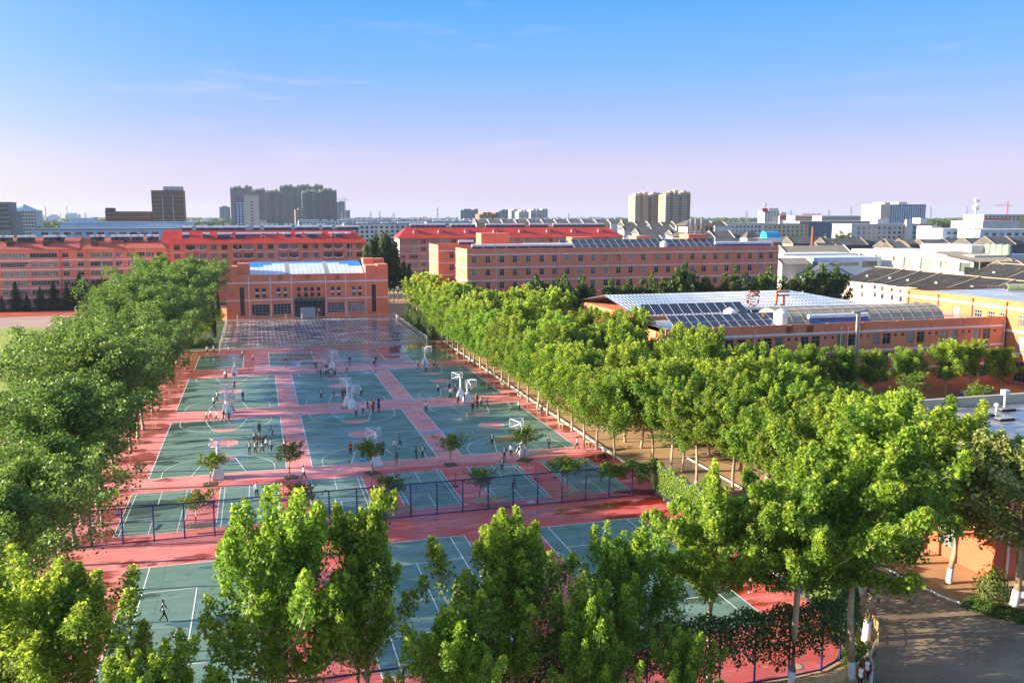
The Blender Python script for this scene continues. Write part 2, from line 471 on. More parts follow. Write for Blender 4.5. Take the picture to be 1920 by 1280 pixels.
# ---- wet paved square in front of the red hall
def plaza_mat():
    m, nt, b = new_mat('wet_plaza_paving')
    pos = wpos(nt)
    n = _noise(nt, pos, 0.13, 5, 0.6, (0.6, 1.3, 1)); n2 = _noise(nt, pos, 1.6, 4, 0.6)
    c = _mix(nt, _rng(nt, n, 0.35, 0.65), (0.13, 0.12, 0.125), (0.28, 0.17, 0.13))
    c = _mix(nt, _rng(nt, n2, 0.4, 0.7, 0, 0.4), c, (0.05, 0.05, 0.05))
    nt.links.new(c, b.inputs['Base Color'])
    nt.links.new(_rng(nt, _noise(nt, pos, 0.3, 4, 0.6, (0.5, 1.6, 1)), 0.42, 0.60, 0.24, 0.05), b.inputs['Roughness'])
    return m
def joint_mat():
    m, nt, b = new_mat('pale_joint_sheen')
    pos = wpos(nt)
    n = _noise(nt, pos, 0.35, 6, 0.7, (0.5, 1.8, 1))
    c = _mix(nt, _rng(nt, n, 0.44, 0.56), (0.15, 0.13, 0.13), (0.85, 0.80, 0.84))  # white joint lines, broken in patches; wet reflection put into their pale colour
    nt.links.new(c, b.inputs['Base Color']); nt.links.new(_rng(nt, n, 0.40, 0.60, 0.06, 0.35), b.inputs['Roughness'])
    return m
JOINT = joint_mat()
pz = structure('plaza', MB().poly([(0, 0, 0), (46.6, 0, 0), (46.6, 55.3, 0), (0, 55.3, 0)]), plaza_mat(), (-8.6, 204.5, 0.0))
mb = MB()
rr = random.Random(3)
y = 0.6
while y < 55:
    w_ = rr.choice((0.2, 0.3, 0.5))
    mb.poly([(0.2, y, .004), (46.4, y, .004), (46.4, y + w_, .004), (0.2, y + w_, .004)]); y += rr.choice((1.15, 1.15, 1.7))
for i in range(45):
    x = 0.7 + i * 1.03
    mb.poly([(x, .3, .008), (x + .16, .3, .008), (x + .16, 55, .008), (x, 55, .008)])
part('paving_band', mb, JOINT, pz, kind='stuff')
sheet('hall_forecourt', -12, 40, 259.8, 263.6, 0.02, mat('pale_terracotta_paving', (0.52, 0.30, 0.16), 0.6, 0.22, 0.4, 0.25))

# ---- the playing field on the left
def grass_mat(name, a, b2):
    m, nt, b = new_mat(name)
    pos = wpos(nt)
    n = _noise(nt, pos, 0.08, 5, 0.6); n2 = _noise(nt, pos, 2.5, 4, 0.7)
    c = _mix(nt, _rng(nt, n, 0.35, 0.65), a, b2)
    c = _mix(nt, _rng(nt, n2, 0.45, 0.7, 0, 0.45), c, tuple(x * 0.45 for x in a))
    nt.links.new(c, b.inputs['Base Color']); b.inputs['Roughness'].default_value = 0.9
    bp = nt.nodes.new('ShaderNodeBump'); bp.inputs['Strength'].default_value = 0.6; bp.inputs['Distance'].default_value = 0.15
    nt.links.new(_noise(nt, pos, 4.0, 3, 0.6), bp.inputs['Height']); nt.links.new(bp.outputs[0], b.inputs['Normal'])
    return m
GRASS = grass_mat('lawn', (0.22, 0.30, 0.04), (0.36, 0.40, 0.06))
sheet('running_track', -190, -31, 70, 289, -0.02, mat('grey_pink_track', (0.46, 0.30, 0.25), 0.85, 0.2, 0.1, 0.25))
sheet('playing_field', -180, -34, 95, 260, -0.016, GRASS)
sheet('red_track_strip', -190, -33, 289, 308, -0.012, mat('track_red', (0.50, 0.085, 0.05), 0.7, 0.3, 0.15, 0.3))
VERGE = grass_mat('verge', (0.05, 0.085, 0.02), (0.10, 0.12, 0.035))
sheet('grass_verge', -190, 40, 308.2, 324, -0.02, VERGE)
sheet('grass_verge', 38.3, 46, 205, 260, -0.03, VERGE)
sheet('grass_verge', -18, -8.9, 205, 262, -0.03, VERGE)
# terracotta square between the canteen and the low building, and the concrete road
sheet('terracotta_square', 80, 131, 84, 126.6, -0.02, mat('terracotta_paving', (0.42, 0.145, 0.06), 0.6, 0.3, 0.2, 0.3))
# ------------------------------------------------------------------ trees
BARK = mat('plane_bark', (0.42, 0.33, 0.22), 0.85, 0.3, 1.2, 0.35, rand=0.15)
BARKD = mat('dark_bark', (0.16, 0.12, 0.085), 0.9, 0.3, 1.5, 0.35)
WHITEWASH = mat('whitewashed_bark', (0.72, 0.68, 0.62), 0.85, 0.15, 2.0, 0.2)
L_PLANE = leaf_mat('plane_leaf', (0.175, 0.30, 0.035), (0.50, 0.60, 0.07), 0.5, 0.55, 0.07)
L_POPLAR = leaf_mat('poplar_leaf', (0.135, 0.22, 0.045), (0.26, 0.38, 0.06), 0.36, 0.45, 0.04)
L_DARK = leaf_mat('dark_leaf', (0.05, 0.095, 0.022), (0.13, 0.20, 0.035), 0.5, 0.25)
L_SMALL = leaf_mat('court_tree_leaf', (0.11, 0.20, 0.02), (0.28, 0.34, 0.04), 0.45, 0.4, 0.03)
L_CONIFER = leaf_mat('conifer_needles', (0.028, 0.060, 0.028), (0.06, 0.11, 0.035), 0.6, 0.1)
L_HEDGE = leaf_mat('hedge_leaf', (0.055, 0.11, 0.02), (0.13, 0.20, 0.03), 0.5, 0.25)
L_PALE = leaf_mat('pale_leaf', (0.24, 0.31, 0.08), (0.46, 0.49, 0.17), 0.5, 0.35)

def leaf_mesh(name, P, N, S, young, m, shape='quad', nr=None):
    """P points, N normals, S sizes -> one mesh of separate little leaves (islands)"""
    nr = nr or np.random.default_rng(1)
    n = len(P)
    N = N / np.maximum(1e-6, np.linalg.norm(N, axis=1, keepdims=True))
    t = nr.normal(size=(n, 3)); t -= (t * N).sum(1, keepdims=True) * N
    t /= np.maximum(1e-6, np.linalg.norm(t, axis=1, keepdims=True)); b = np.cross(N, t)
    S = S[:, None]
    if shape == 'quad':      # folded diamond
        off = [(-0.5, 0, 0), (0, -0.36, 0.12), (0.5, 0, 0), (0, 0.36, 0.12)]
        faces = [(0, 1, 2), (0, 2, 3)]
    else:                    # three-lobed leaf
        off = [(-0.5, 0, 0), (-0.12, -0.5, 0.10), (0.02, -0.22, 0.05), (0.55, 0, -0.04), (0.02, 0.22, 0.05), (-0.12, 0.5, 0.10)]
        faces = [(0, 1, 2), (0, 2, 3), (0, 3, 4), (0, 4, 5)]
    k = len(off)
    V = np.empty((n, k, 3), np.float32)
    for i, (a, c, d) in enumerate(off):
        V[:, i] = P + (t * a + b * c + N * d) * S
    F = np.array(faces, np.int64)
    idx = (np.arange(n)[:, None, None] * k + F[None]).reshape(-1)
    me = bpy.data.meshes.new(name)
    me.vertices.add(n * k); me.vertices.foreach_set('co', V.reshape(-1))
    nf = n * len(faces)
    me.loops.add(nf * 3); me.loops.foreach_set('vertex_index', idx.astype(np.int32))
    me.polygons.add(nf)
    me.polygons.foreach_set('loop_start', np.arange(0, nf * 3, 3, dtype=np.int32))
    at = me.attributes.new('young', 'FLOAT', 'POINT')
    at.data.foreach_set('value', np.repeat(np.clip(young, 0, 1), k).astype(np.float32))
    me.materials.append(m)
    me.update(calc_edges=True)
    return me

def leaves_on(shoots, nleaf, nr, sig, size, tipgain=1.0, updir=0.35):
    """shoots: list of (start, end, weight). leaves scatter in a sheath round each shoot"""
    w = np.array([s[2] for s in shoots]); w = w / w.sum()
    pick = nr.choice(len(shoots), nleaf, p=w)
    A = np.array([s[0] for s in shoots])[pick]; B = np.array([s[1] for s in shoots])[pick]
    t = nr.beta(1.25, 1.0, nleaf)[:, None]
    ax = B - A; ax /= np.maximum(1e-6, np.linalg.norm(ax, axis=1, keepdims=True))
    d = nr.normal(size=(nleaf, 3)); d -= (d * ax).sum(1, keepdims=True) * ax * 0.7
    dn = d / np.maximum(1e-6, np.linalg.norm(d, axis=1, keepdims=True))
    r = sig * (1.15 - 0.85 * t) * (0.35 + 0.9 * nr.random((nleaf, 1)))
    P = A + (B - A) * t + dn * r
    N = dn * 0.45 + nr.normal(size=(nleaf, 3)) * 0.70 + np.array([0, 0, updir])
    S = size * nr.uniform(0.65, 1.25, nleaf)
    yg = (t[:, 0] ** 2.2) * tipgain * nr.uniform(0.4, 1.1, nleaf)
    return P, N, S, yg

def broadleaf(seed, H, base, Rad, nleaf, size, m, shape='quad', form='plane', sig=0.62, bark=None, trunk_r=0.16, tip=1.0, wash=False):
    """returns (trunk mesh, crown mesh): tapered trunk with limbs, crown of leafy shoots"""
    bark = bark or BARK
    rr = random.Random(seed); nr = np.random.default_rng(seed)
    tb = MB(); shoots = []
    lean = (rr.uniform(-.25, .25), rr.uniform(-.25, .25))
    def axis(z):
        f = z / H
        return Vector((lean[0] * f * 2 + 0.10 * math.sin(z * 0.9 + seed), lean[1] * f * 2 + 0.10 * math.cos(z * 0.7 + seed), z))
    top = H * (0.80 if form != 'poplar' else 0.9)
    zs = [0, 0.25, 1.2, base * 0.6, base, base + (top - base) * 0.35, base + (top - base) * 0.7, top]
    rs = [trunk_r * 1.35, trunk_r * 1.1, trunk_r, trunk_r * 0.92, trunk_r * 0.85, trunk_r * 0.6, trunk_r * 0.35, trunk_r * 0.12]
    if wash:
        tb.path([axis(z) for z in (0, .25, 1.25)], [rs[0], rs[1], rs[2] * 1.03], 8, 1)
        tb.path([axis(z) for z in zs[2:]], rs[2:], 8)
    else:
        tb.path([axis(z) for z in zs], rs, 8)
    nl = {'plane': 26, 'poplar': 34, 'round': 24, 'open': 13}[form]
    for i in range(nl):
        f = (i + rr.random() * 0.8) / nl
        z0 = base * 0.92 + (top - base) * f * 0.95
        az = i * 2.39996 + rr.uniform(-0.4, 0.4)
        if form == 'poplar': prof = (1.15 if f < .40 else 1.15 * max(0, (1 - f) / .60) ** 1.5) * min(1, 0.85 + 1.2 * f) + 0.07; el = R(rr.uniform(34, 56) + 12 * f)
        elif form == 'round': prof = math.sqrt(max(0.05, 1 - (1.55 * (f - 0.38)) ** 2)); el = R(rr.uniform(15, 55))
        elif form == 'open': prof = 0.55 + 0.6 * math.sin(math.pi * (0.15 + 0.7 * f)); el = R(rr.uniform(20, 55))
        else: prof = min(1.0, 0.72 + 1.3 * f) * (1.16 - 0.86 * f); el = R(rr.uniform(22, 52) + 22 * f)
        L = Rad * prof * (rr.uniform(0.55, 1.25) if form == 'plane' else rr.uniform(0.72, 1.12))
        A = axis(z0)
        dh = Vector((math.cos(az), math.sin(az), 0))
        E = A + dh * L + Vector((0, 0, L * math.tan(el) * 0.62))
        M = A.lerp(E, 0.5) - Vector((0, 0, (0.10 if form != 'poplar' else 0.0) * L))
        if E.z > H * 0.96: E.z = H * 0.96
        r0 = trunk_r * (0.42 - 0.22 * f)
        tb.path([A, M, E], [r0, r0 * 0.6, r0 * 0.18], 5, 0, False)
        ns = {'plane': 6, 'poplar': 7, 'round': 6, 'open': 4}[form]
        for k in range(ns):
            t = (k + 0.6 + rr.random() * 0.5) / (ns + 0.2)
            q = (A.lerp(M, t * 2) if t < 0.5 else M.lerp(E, t * 2 - 1))
            up = {'plane': rr.uniform(0.7, 2.4), 'poplar': rr.uniform(0.7, 1.6), 'round': rr.uniform(0.2, 1.0), 'open': rr.uniform(0.3, 1.0)}[form] * (H / 12) ** 0.5
            out = dh * rr.uniform(0.1, 0.7) + Vector((rr.uniform(-.6, .6), rr.uniform(-.6, .6), 0))
            e2 = q + out * (0.9 if form != 'plane' else 0.7) + Vector((0, 0, up))
            if e2.z > H: e2.z = H - rr.random() * 0.5
            wgt = (e2 - q).length * (0.45 + 0.75 * t)
            if form == 'poplar' and f > .4: wgt *= 1.0 - 0.55 * (f - .4) / .6
            if form in ('plane', 'round') and rr.random() < .16: wgt *= 0.15
            shoots.append((np.array(q), np.array(e2), wgt))
            if k % 2 and shape != 'quad': tb.path([q, e2], [r0 * 0.22, r0 * 0.08], 3, 0, False)
    # leading shoots at the very top
    for k in range(9 if form in ('plane', 'poplar') else 5):
        az = rr.random() * 6.28; q = axis(top * rr.uniform(0.8, 1.0)) + Vector((math.cos(az), math.sin(az), 0)) * rr.uniform(0, 0.28) * Rad
        e2 = q + Vector((rr.uniform(-.3, .3), rr.uniform(-.3, .3), rr.uniform(0.5, 1.0) * (H - top) * 1.15))
        shoots.append((np.array(q), np.array(e2), 1.5))
    P, N, S, yg = leaves_on(shoots, nleaf, nr, sig, size, tip)
    yg = yg * (0.55 + 0.6 * np.clip((P[:, 2] - base) / (H - base), 0, 1))
    trunk = tb.mesh('trunk', [bark, WHITEWASH] if wash else bark, True)
    crown = leaf_mesh('crown', P, N, S, yg, m, shape, nr)
    return trunk, crown

def column_shrub(seed, H, Rad, nleaf, size, m, pointed=True, bark=None):
    rr = random.Random(seed); nr = np.random.default_rng(seed)
    z = nr.random(nleaf) ** 0.9
    a = nr.random(nleaf) * 2 * np.pi
    prof = Rad * (np.minimum(1, 0.55 + 2.2 * z) * np.clip((1 - z) ** (0.55 if pointed else 0.32), 0.06, 1)) * (1 + 0.18 * np.sin(a * 3 + z * 9 + seed))
    r = prof * (0.62 + 0.42 * nr.random(nleaf))
    P = np.stack([r * np.cos(a), r * np.sin(a), 0.12 + z * (H - 0.12)], 1)
    N = np.stack([np.cos(a), np.sin(a), 0.5 + 0 * a], 1) + nr.normal(size=(nleaf, 3)) * 0.45
    crown = leaf_mesh('crown', P, N, size * nr.uniform(.7, 1.2, nleaf), z * nr.random(nleaf), m, 'quad', nr)
    trunk = MB().path([(0, 0, 0), (0, 0, H * 0.6)], [0.07, 0.02], 5).mesh('trunk', bark or BARKD)
    return trunk, crown

def conifer(seed, H, Rad, nleaf, size, m):
    nr = np.random.default_rng(seed); rr = random.Random(seed)
    shoots = []; tb = MB().path([(0, 0, 0), (0, 0, H)], [0.16, 0.02], 6)
    k = 0
    z = 0.7
    while z < H * 0.98:
        L = Rad * (1 - z / H) ** 0.85 + 0.12
        for j in range(6):
            az = j * 1.047 + k * 0.6 + rr.uniform(-.25, .25)
            e = Vector((math.cos(az) * L * rr.uniform(.75, 1.1), math.sin(az) * L * rr.uniform(.75, 1.1), z - L * 0.22))
            shoots.append((np.array((0, 0, z)), np.array(e), L))
            tb.path([(0, 0, z), e], [0.03, 0.008], 3, 0, False)
        z += 0.55; k += 1
    P, N, S, yg = leaves_on(shoots, nleaf, nr, 0.30, size, 0.7, 0.6)
    return tb.mesh('trunk', BARKD), leaf_mesh('crown', P, N, S, yg, m, 'quad', nr)

def bush(seed, Rad, H, nleaf, size, m):
    nr = np.random.default_rng(seed)
    d = nr.normal(size=(nleaf, 3)); d /= np.linalg.norm(d, axis=1, keepdims=True)
    d[:, 2] = np.abs(d[:, 2])
    r = (0.7 + 0.35 * nr.random((nleaf, 1))) * (1 + 0.12 * np.sin(5 * d[:, :1] + 4 * d[:, 1:2] + seed))
    P = d * r * np.array([Rad, Rad, H])
    return MB().path([(0, 0, 0), (0, 0, H * .7)], [0.05, 0.02], 4).mesh('stem', BARKD), leaf_mesh('crown', P, d + nr.normal(size=(nleaf, 3)) * .4, size * nr.uniform(.7, 1.2, nleaf), nr.random(nleaf) * d[:, 2], m, 'quad', nr)

TREE_N = [0]
def tree(name, label, variant, xy, H=None, H0=None, rz=None, group=None, cat='tree', wide=1.0, z=0.0, lean=None):
    t = thing(name, label, cat, (xy[0], xy[1], z), rng.random() * 6.28 if rz is None else rz, group)
    if lean: t.rotation_euler = (lean[0], lean[1], t.rotation_euler[2])
    s = (H / H0) if H else 1.0
    t.scale = (s * wide, s * wide, s)
    link('trunk', variant[0], t); link('crown', variant[1], t)
    TREE_N[0] += 1
    return t

V_MID = [broadleaf(100 + i, 12.0, 3.0, 4.2, 13500, 0.275, L_PLANE, 'quad', 'plane', 0.74) for i in range(7)]
V_FAR = [broadleaf(140 + i, 12.0, 3.2, 4.2, 4200, 0.48, L_PLANE, 'quad', 'plane', 0.70) for i in range(3)]
V_NEAR = [broadleaf(200 + i, 15.0, 4.4, 4.9, 24000, 0.245, L_PLANE, 'lobed', 'plane', 0.66, trunk_r=0.20, wash=True) for i in range(6)]
V_TALL = [broadleaf(240 + i, 16.0, 6.6, 5.6, 30000, 0.245, L_PLANE, 'lobed', 'round', 0.62, trunk_r=0.21, wash=True) for i in range(4)]
V_POP = [broadleaf(300 + i, 17.0, 7.0, 5.6, 18000, 0.28, L_POPLAR, 'quad', 'poplar', 1.15, BARK, 0.20, 0.9) for i in range(5)]
V_DARK = [broadleaf(400 + i, 10.0, 2.0, 3.4, 4500, 0.40, L_DARK, 'quad', 'round', 0.75, BARKD, 0.16) for i in range(4)]
V_SPIRE = [broadleaf(440 + i, 16.0, 2.5, 2.0, 4500, 0.42, L_DARK, 'quad', 'poplar', 0.6, BARKD, 0.16) for i in range(3)]
V_SMALL = [broadleaf(500 + i, 3.9, 1.85, 1.25, 2100, 0.16, L_SMALL, 'quad', 'round', 0.30, BARK, 0.055) for i in range(5)]
V_PALE = [broadleaf(540 + i, 14.0, 4.2, 4.0, 16000, 0.26, L_PALE, 'quad', 'round', 0.8, BARK, 0.22, wash=True) for i in range(2)]
V_COL = [column_shrub(600 + i, 6.5, 0.75, 1500, 0.26, L_CONIFER) for i in range(3)]
V_HEDGE = [column_shrub(620 + i, 4.6, 0.75, 1300, 0.24, L_HEDGE, False) for i in range(3)]
V_CON = [conifer(640 + i, 7.5, 2.3, 3600, 0.30, L_CONIFER) for i in range(3)]
V_BUSH = [bush(660 + i, 1.0, 1.2, 900, 0.16, L_HEDGE) for i in range(3)]
V_YELLOW = [broadleaf(680 + i, 5.5, 1.6, 1.5, 1600, 0.26, L_PLANE, 'quad', 'round', 0.45, BARK, 0.07) for i in range(2)]

# row along the white kerb
KERB_Y = [202.1, 195.1, 189.3, 183.9, 178.6, 173.6, 169.2, 164.0, 158.9, 153.8, 148.4, 143.8, 138.1, 132.8, 127.5, 122.8, 117.8, 112.5, 107.6, 102.7, 97.3]
for i, y in enumerate(reversed(KERB_Y)):
    near = y < 118
    v = V_MID[i % 7]
    tree('plane_tree', f'plane tree with pale trunk beside the white kerb, {ORD[i]} from the vine corner', v, (41.0, y), rng.uniform(10.4, 13.4), 12.0, wide=rng.uniform(1.0, 1.2),
         group='plane trees along the white kerb')
# rows behind it, on the packed sand
rows = [(46.4, 90, 214, 4.9, 12.2, 'one row behind the kerb trees'), (54.0, 88, 216, 6.4, 12.3, 'two rows behind the kerb trees'),
        (60.5, 90, 210, 6.6, 12.8, 'three rows behind the kerb trees'), (67.0, 100, 122, 6.5, 12.5, 'beside the canteen wall')]
for rx, y0, y1, st, hh, ph in rows:
    y = y0 + rng.random() * 2; k = 0
    while y < y1:
        if not (rx > 64 and y > 123) and not (rx > 52 and y > 200):
            v = V_MID[rng.randrange(7)] if y < 175 else V_FAR[rng.randrange(3)]
            tree('plane_tree', f'plane tree on packed sand {ph}, {ORD[k]} from the camera', v, (rx + rng.uniform(-.8, .8), y + rng.uniform(-.8, .8)),
                 hh * rng.uniform(0.78, 1.18), 12.0, wide=rng.uniform(.92, 1.18), group='plane trees on the packed sand')
            k += 1
        y += st
# ------------------------------------------------------------------ campus buildings
SALMON = wall_mat('salmon_render', (0.80, 0.245, 0.14), 0.0, 0.14)
ORANGE = wall_mat('orange_tile_wall', (0.74, 0.235, 0.125), 0.30, 0.14)
OCHRE = wall_mat('ochre_tile_wall', (0.46, 0.19, 0.075), 0.45, 0.12)
BAND = wall_mat('white_band', (0.80, 0.74, 0.78), 0, 0.22)
FRAME = mat('window_frame_white', (0.62, 0.62, 0.62), 0.4, 0.08, 1, 0.1)
FRAMED = mat('window_frame_grey', (0.30, 0.31, 0.32), 0.4, 0.1, 1, 0.1)
FRAMEG = mat('window_frame_olive', (0.34, 0.33, 0.24), 0.5, 0.1, 1, 0.1)
GLASS = glass_mat('window_glass')
GLASSC = glass_mat('curtained_glass', (0.03, 0.035, 0.04), (0.42, 0.40, 0.36), 0.35)
ROOFGREY = mat('flat_roof_felt', (0.36, 0.36, 0.38), 0.55, 0.35, 0.25, 0.3)
METALW = mat('white_metal', (0.72, 0.72, 0.72), 0.35, 0.1, 1.0, 0.1, spec=0.5)
STEEL = mat('galvanised_steel', (0.50, 0.51, 0.53), 0.35, 0.15, 1.0, 0.2, metal=0.6)
TUBE = mat('dark_solar_tubes', (0.030, 0.032, 0.055), 0.18, 0.2, 1.2, 0.1, spec=0.6)
TUBEB = mat('blue_solar_tubes', (0.035, 0.095, 0.26), 0.22, 0.2, 1.2, 0.1, spec=0.6)
TANKW = mat('tank_white', (0.80, 0.78, 0.76), 0.4, 0.06, 1.0, 0.1)
TANKG = mat('tank_steel', (0.80, 0.80, 0.82), 0.3, 0.08, 1.0, 0.1)
RUST = mat('rusty_steel', (0.26, 0.105, 0.045), 0.8, 0.3, 2.0, 0.3)
DARK = mat('dark_void', (0.02, 0.02, 0.022), 0.6, 0.1, 1, 0)
GOLD = mat('gilt_lettering', (0.50, 0.26, 0.045), 0.45, 0.2, 2, 0.2)

WIN_CACHE = {}
def window_meshes(w, h, style, fm, gm):
    """frame + pane in the plane y=0 looking to -y; origin at the lower left corner"""
    k = (round(w, 2), round(h, 2), style, fm.name, gm.name)
    if k in WIN_CACHE: return WIN_CACHE[k]
    f = MB(); t = 0.07 if h > 1 else 0.05
    f.box(0, w, -.03, .05, 0, t); f.box(0, w, -.03, .05, h - t, h)
    f.box(0, t, -.03, .05, t, h - t); f.box(w - t, w, -.03, .05, t, h - t)
    n, tr = {'double': (2, 0.68), 'strip': (max(2, int(w / 0.85)), 0.0), 'single': (1, 0), 'grid': (max(3, int(w / 0.85)), -1), 'wide': (3, 0.7), 'panelled': (max(2, int(w / 0.9)), 0.72)}[style]
    for i in range(1, n): f.box(w * i / n - .025, w * i / n + .025, -.02, .045, t, h - t)
    if tr > 0: f.box(t, w - t, -.022, .047, h * tr - .03, h * tr + .03)
    if tr < 0:
        for j in range(1, 4): f.box(t, w - t, -.022, .047, h * j / 4 - .02, h * j / 4 + .02)
    if style in ('double', 'wide', 'single', 'panelled') and h > 1: f.box(-.06, w + .06, -.09, .0, -.06, -.002)
    r = (f.mesh('window_frame', fm), MB().poly([(t, .02, t), (w - t, .02, t), (w - t, .02, h - t), (t, .02, h - t)]).mesh('pane', gm))
    WIN_CACHE[k] = r
    return r

def facade(mb, org, u, width, z0, z1, ops, depth=0.18, mi=0):
    """wall with real openings. org: Vector at lower left seen from outside, u: unit vector to the right, ops: (u0,u1,z0,z1)"""
    u = Vector(u); org = Vector(org); n = Vector((u.y, -u.x, 0))        # outward
    us = sorted({0.0, width} | {a for o in ops for a in (o[0], o[1])}); zs = sorted({z0, z1} | {a for o in ops for a in (o[2], o[3])})
    def P(a, z, d=0.0): return tuple(org + u * a + Vector((0, 0, z)) - n * d)
    for za, zb in zip(zs, zs[1:]):
        run = None
        for ua, ub in zip(us, us[1:]):
            cu, cz = (ua + ub) / 2, (za + zb) / 2
            if any(o[0] < cu < o[1] and o[2] < cz < o[3] for o in ops):
                if run is not None: mb.poly([P(run, za), P(ua, za), P(ua, zb), P(run, zb)], mi); run = None
            elif run is None: run = ua
        if run is not None: mb.poly([P(run, za), P(width, za), P(width, zb), P(run, zb)], mi)
    for a, b, c, d in ops:
        mb.poly([P(a, c), P(a, c, depth), P(a, d, depth), P(a, d)], mi); mb.poly([P(b, c, depth), P(b, c), P(b, d), P(b, d, depth)], mi)
        mb.poly([P(a, d), P(a, d, depth), P(b, d, depth), P(b, d)], mi); mb.poly([P(a, c, depth), P(a, c), P(b, c), P(b, c, depth)], mi)

def put_window(parent, org, u, a, z, w, h, style='double', fm=None, gm=None, depth=0.12, name='window'):
    u = Vector(u); n = Vector((u.y, -u.x, 0))
    f, g = window_meshes(w, h, style, fm or FRAME, gm or GLASS)
    p = Vector(org) + u * a - n * depth; p.z = z
    o = link(name, f, parent, p, math.atan2(u.y, u.x))
    link('pane', g, o)
    return o
FRONT = (1, 0, 0); LEFT = (0, -1, 0)     # u vectors of walls that look to -y and to -x

def downpipe(parent, x, y, z0, z1, m=None, r=0.09):
    return part('downpipe', MB().path([(x, y, z0), (x, y, z1)], r, 6).box(x - .16, x + .16, y - .1, y + .12, z1, z1 + .3), m or BAND, parent)

def text_obj(name, body, m, parent, loc, size, rot=(R(90), 0, 0), depth=0.06):
    cu = bpy.data.curves.new(name, 'FONT'); cu.body = body; cu.size = size; cu.extrude = depth
    cu.align_x = 'CENTER'; cu.align_y = 'BOTTOM'; cu.offset = size * 0.012
    tmp = bpy.data.objects.new('tmp', cu); COL.objects.link(tmp)
    dg = bpy.context.evaluated_depsgraph_get()
    me = bpy.data.meshes.new_from_object(tmp.evaluated_get(dg))
    bpy.data.objects.remove(tmp)
    me.name = name; me.materials.clear(); me.materials.append(m)
    o = link(name, me, parent, loc); o.rotation_euler = rot
    return o

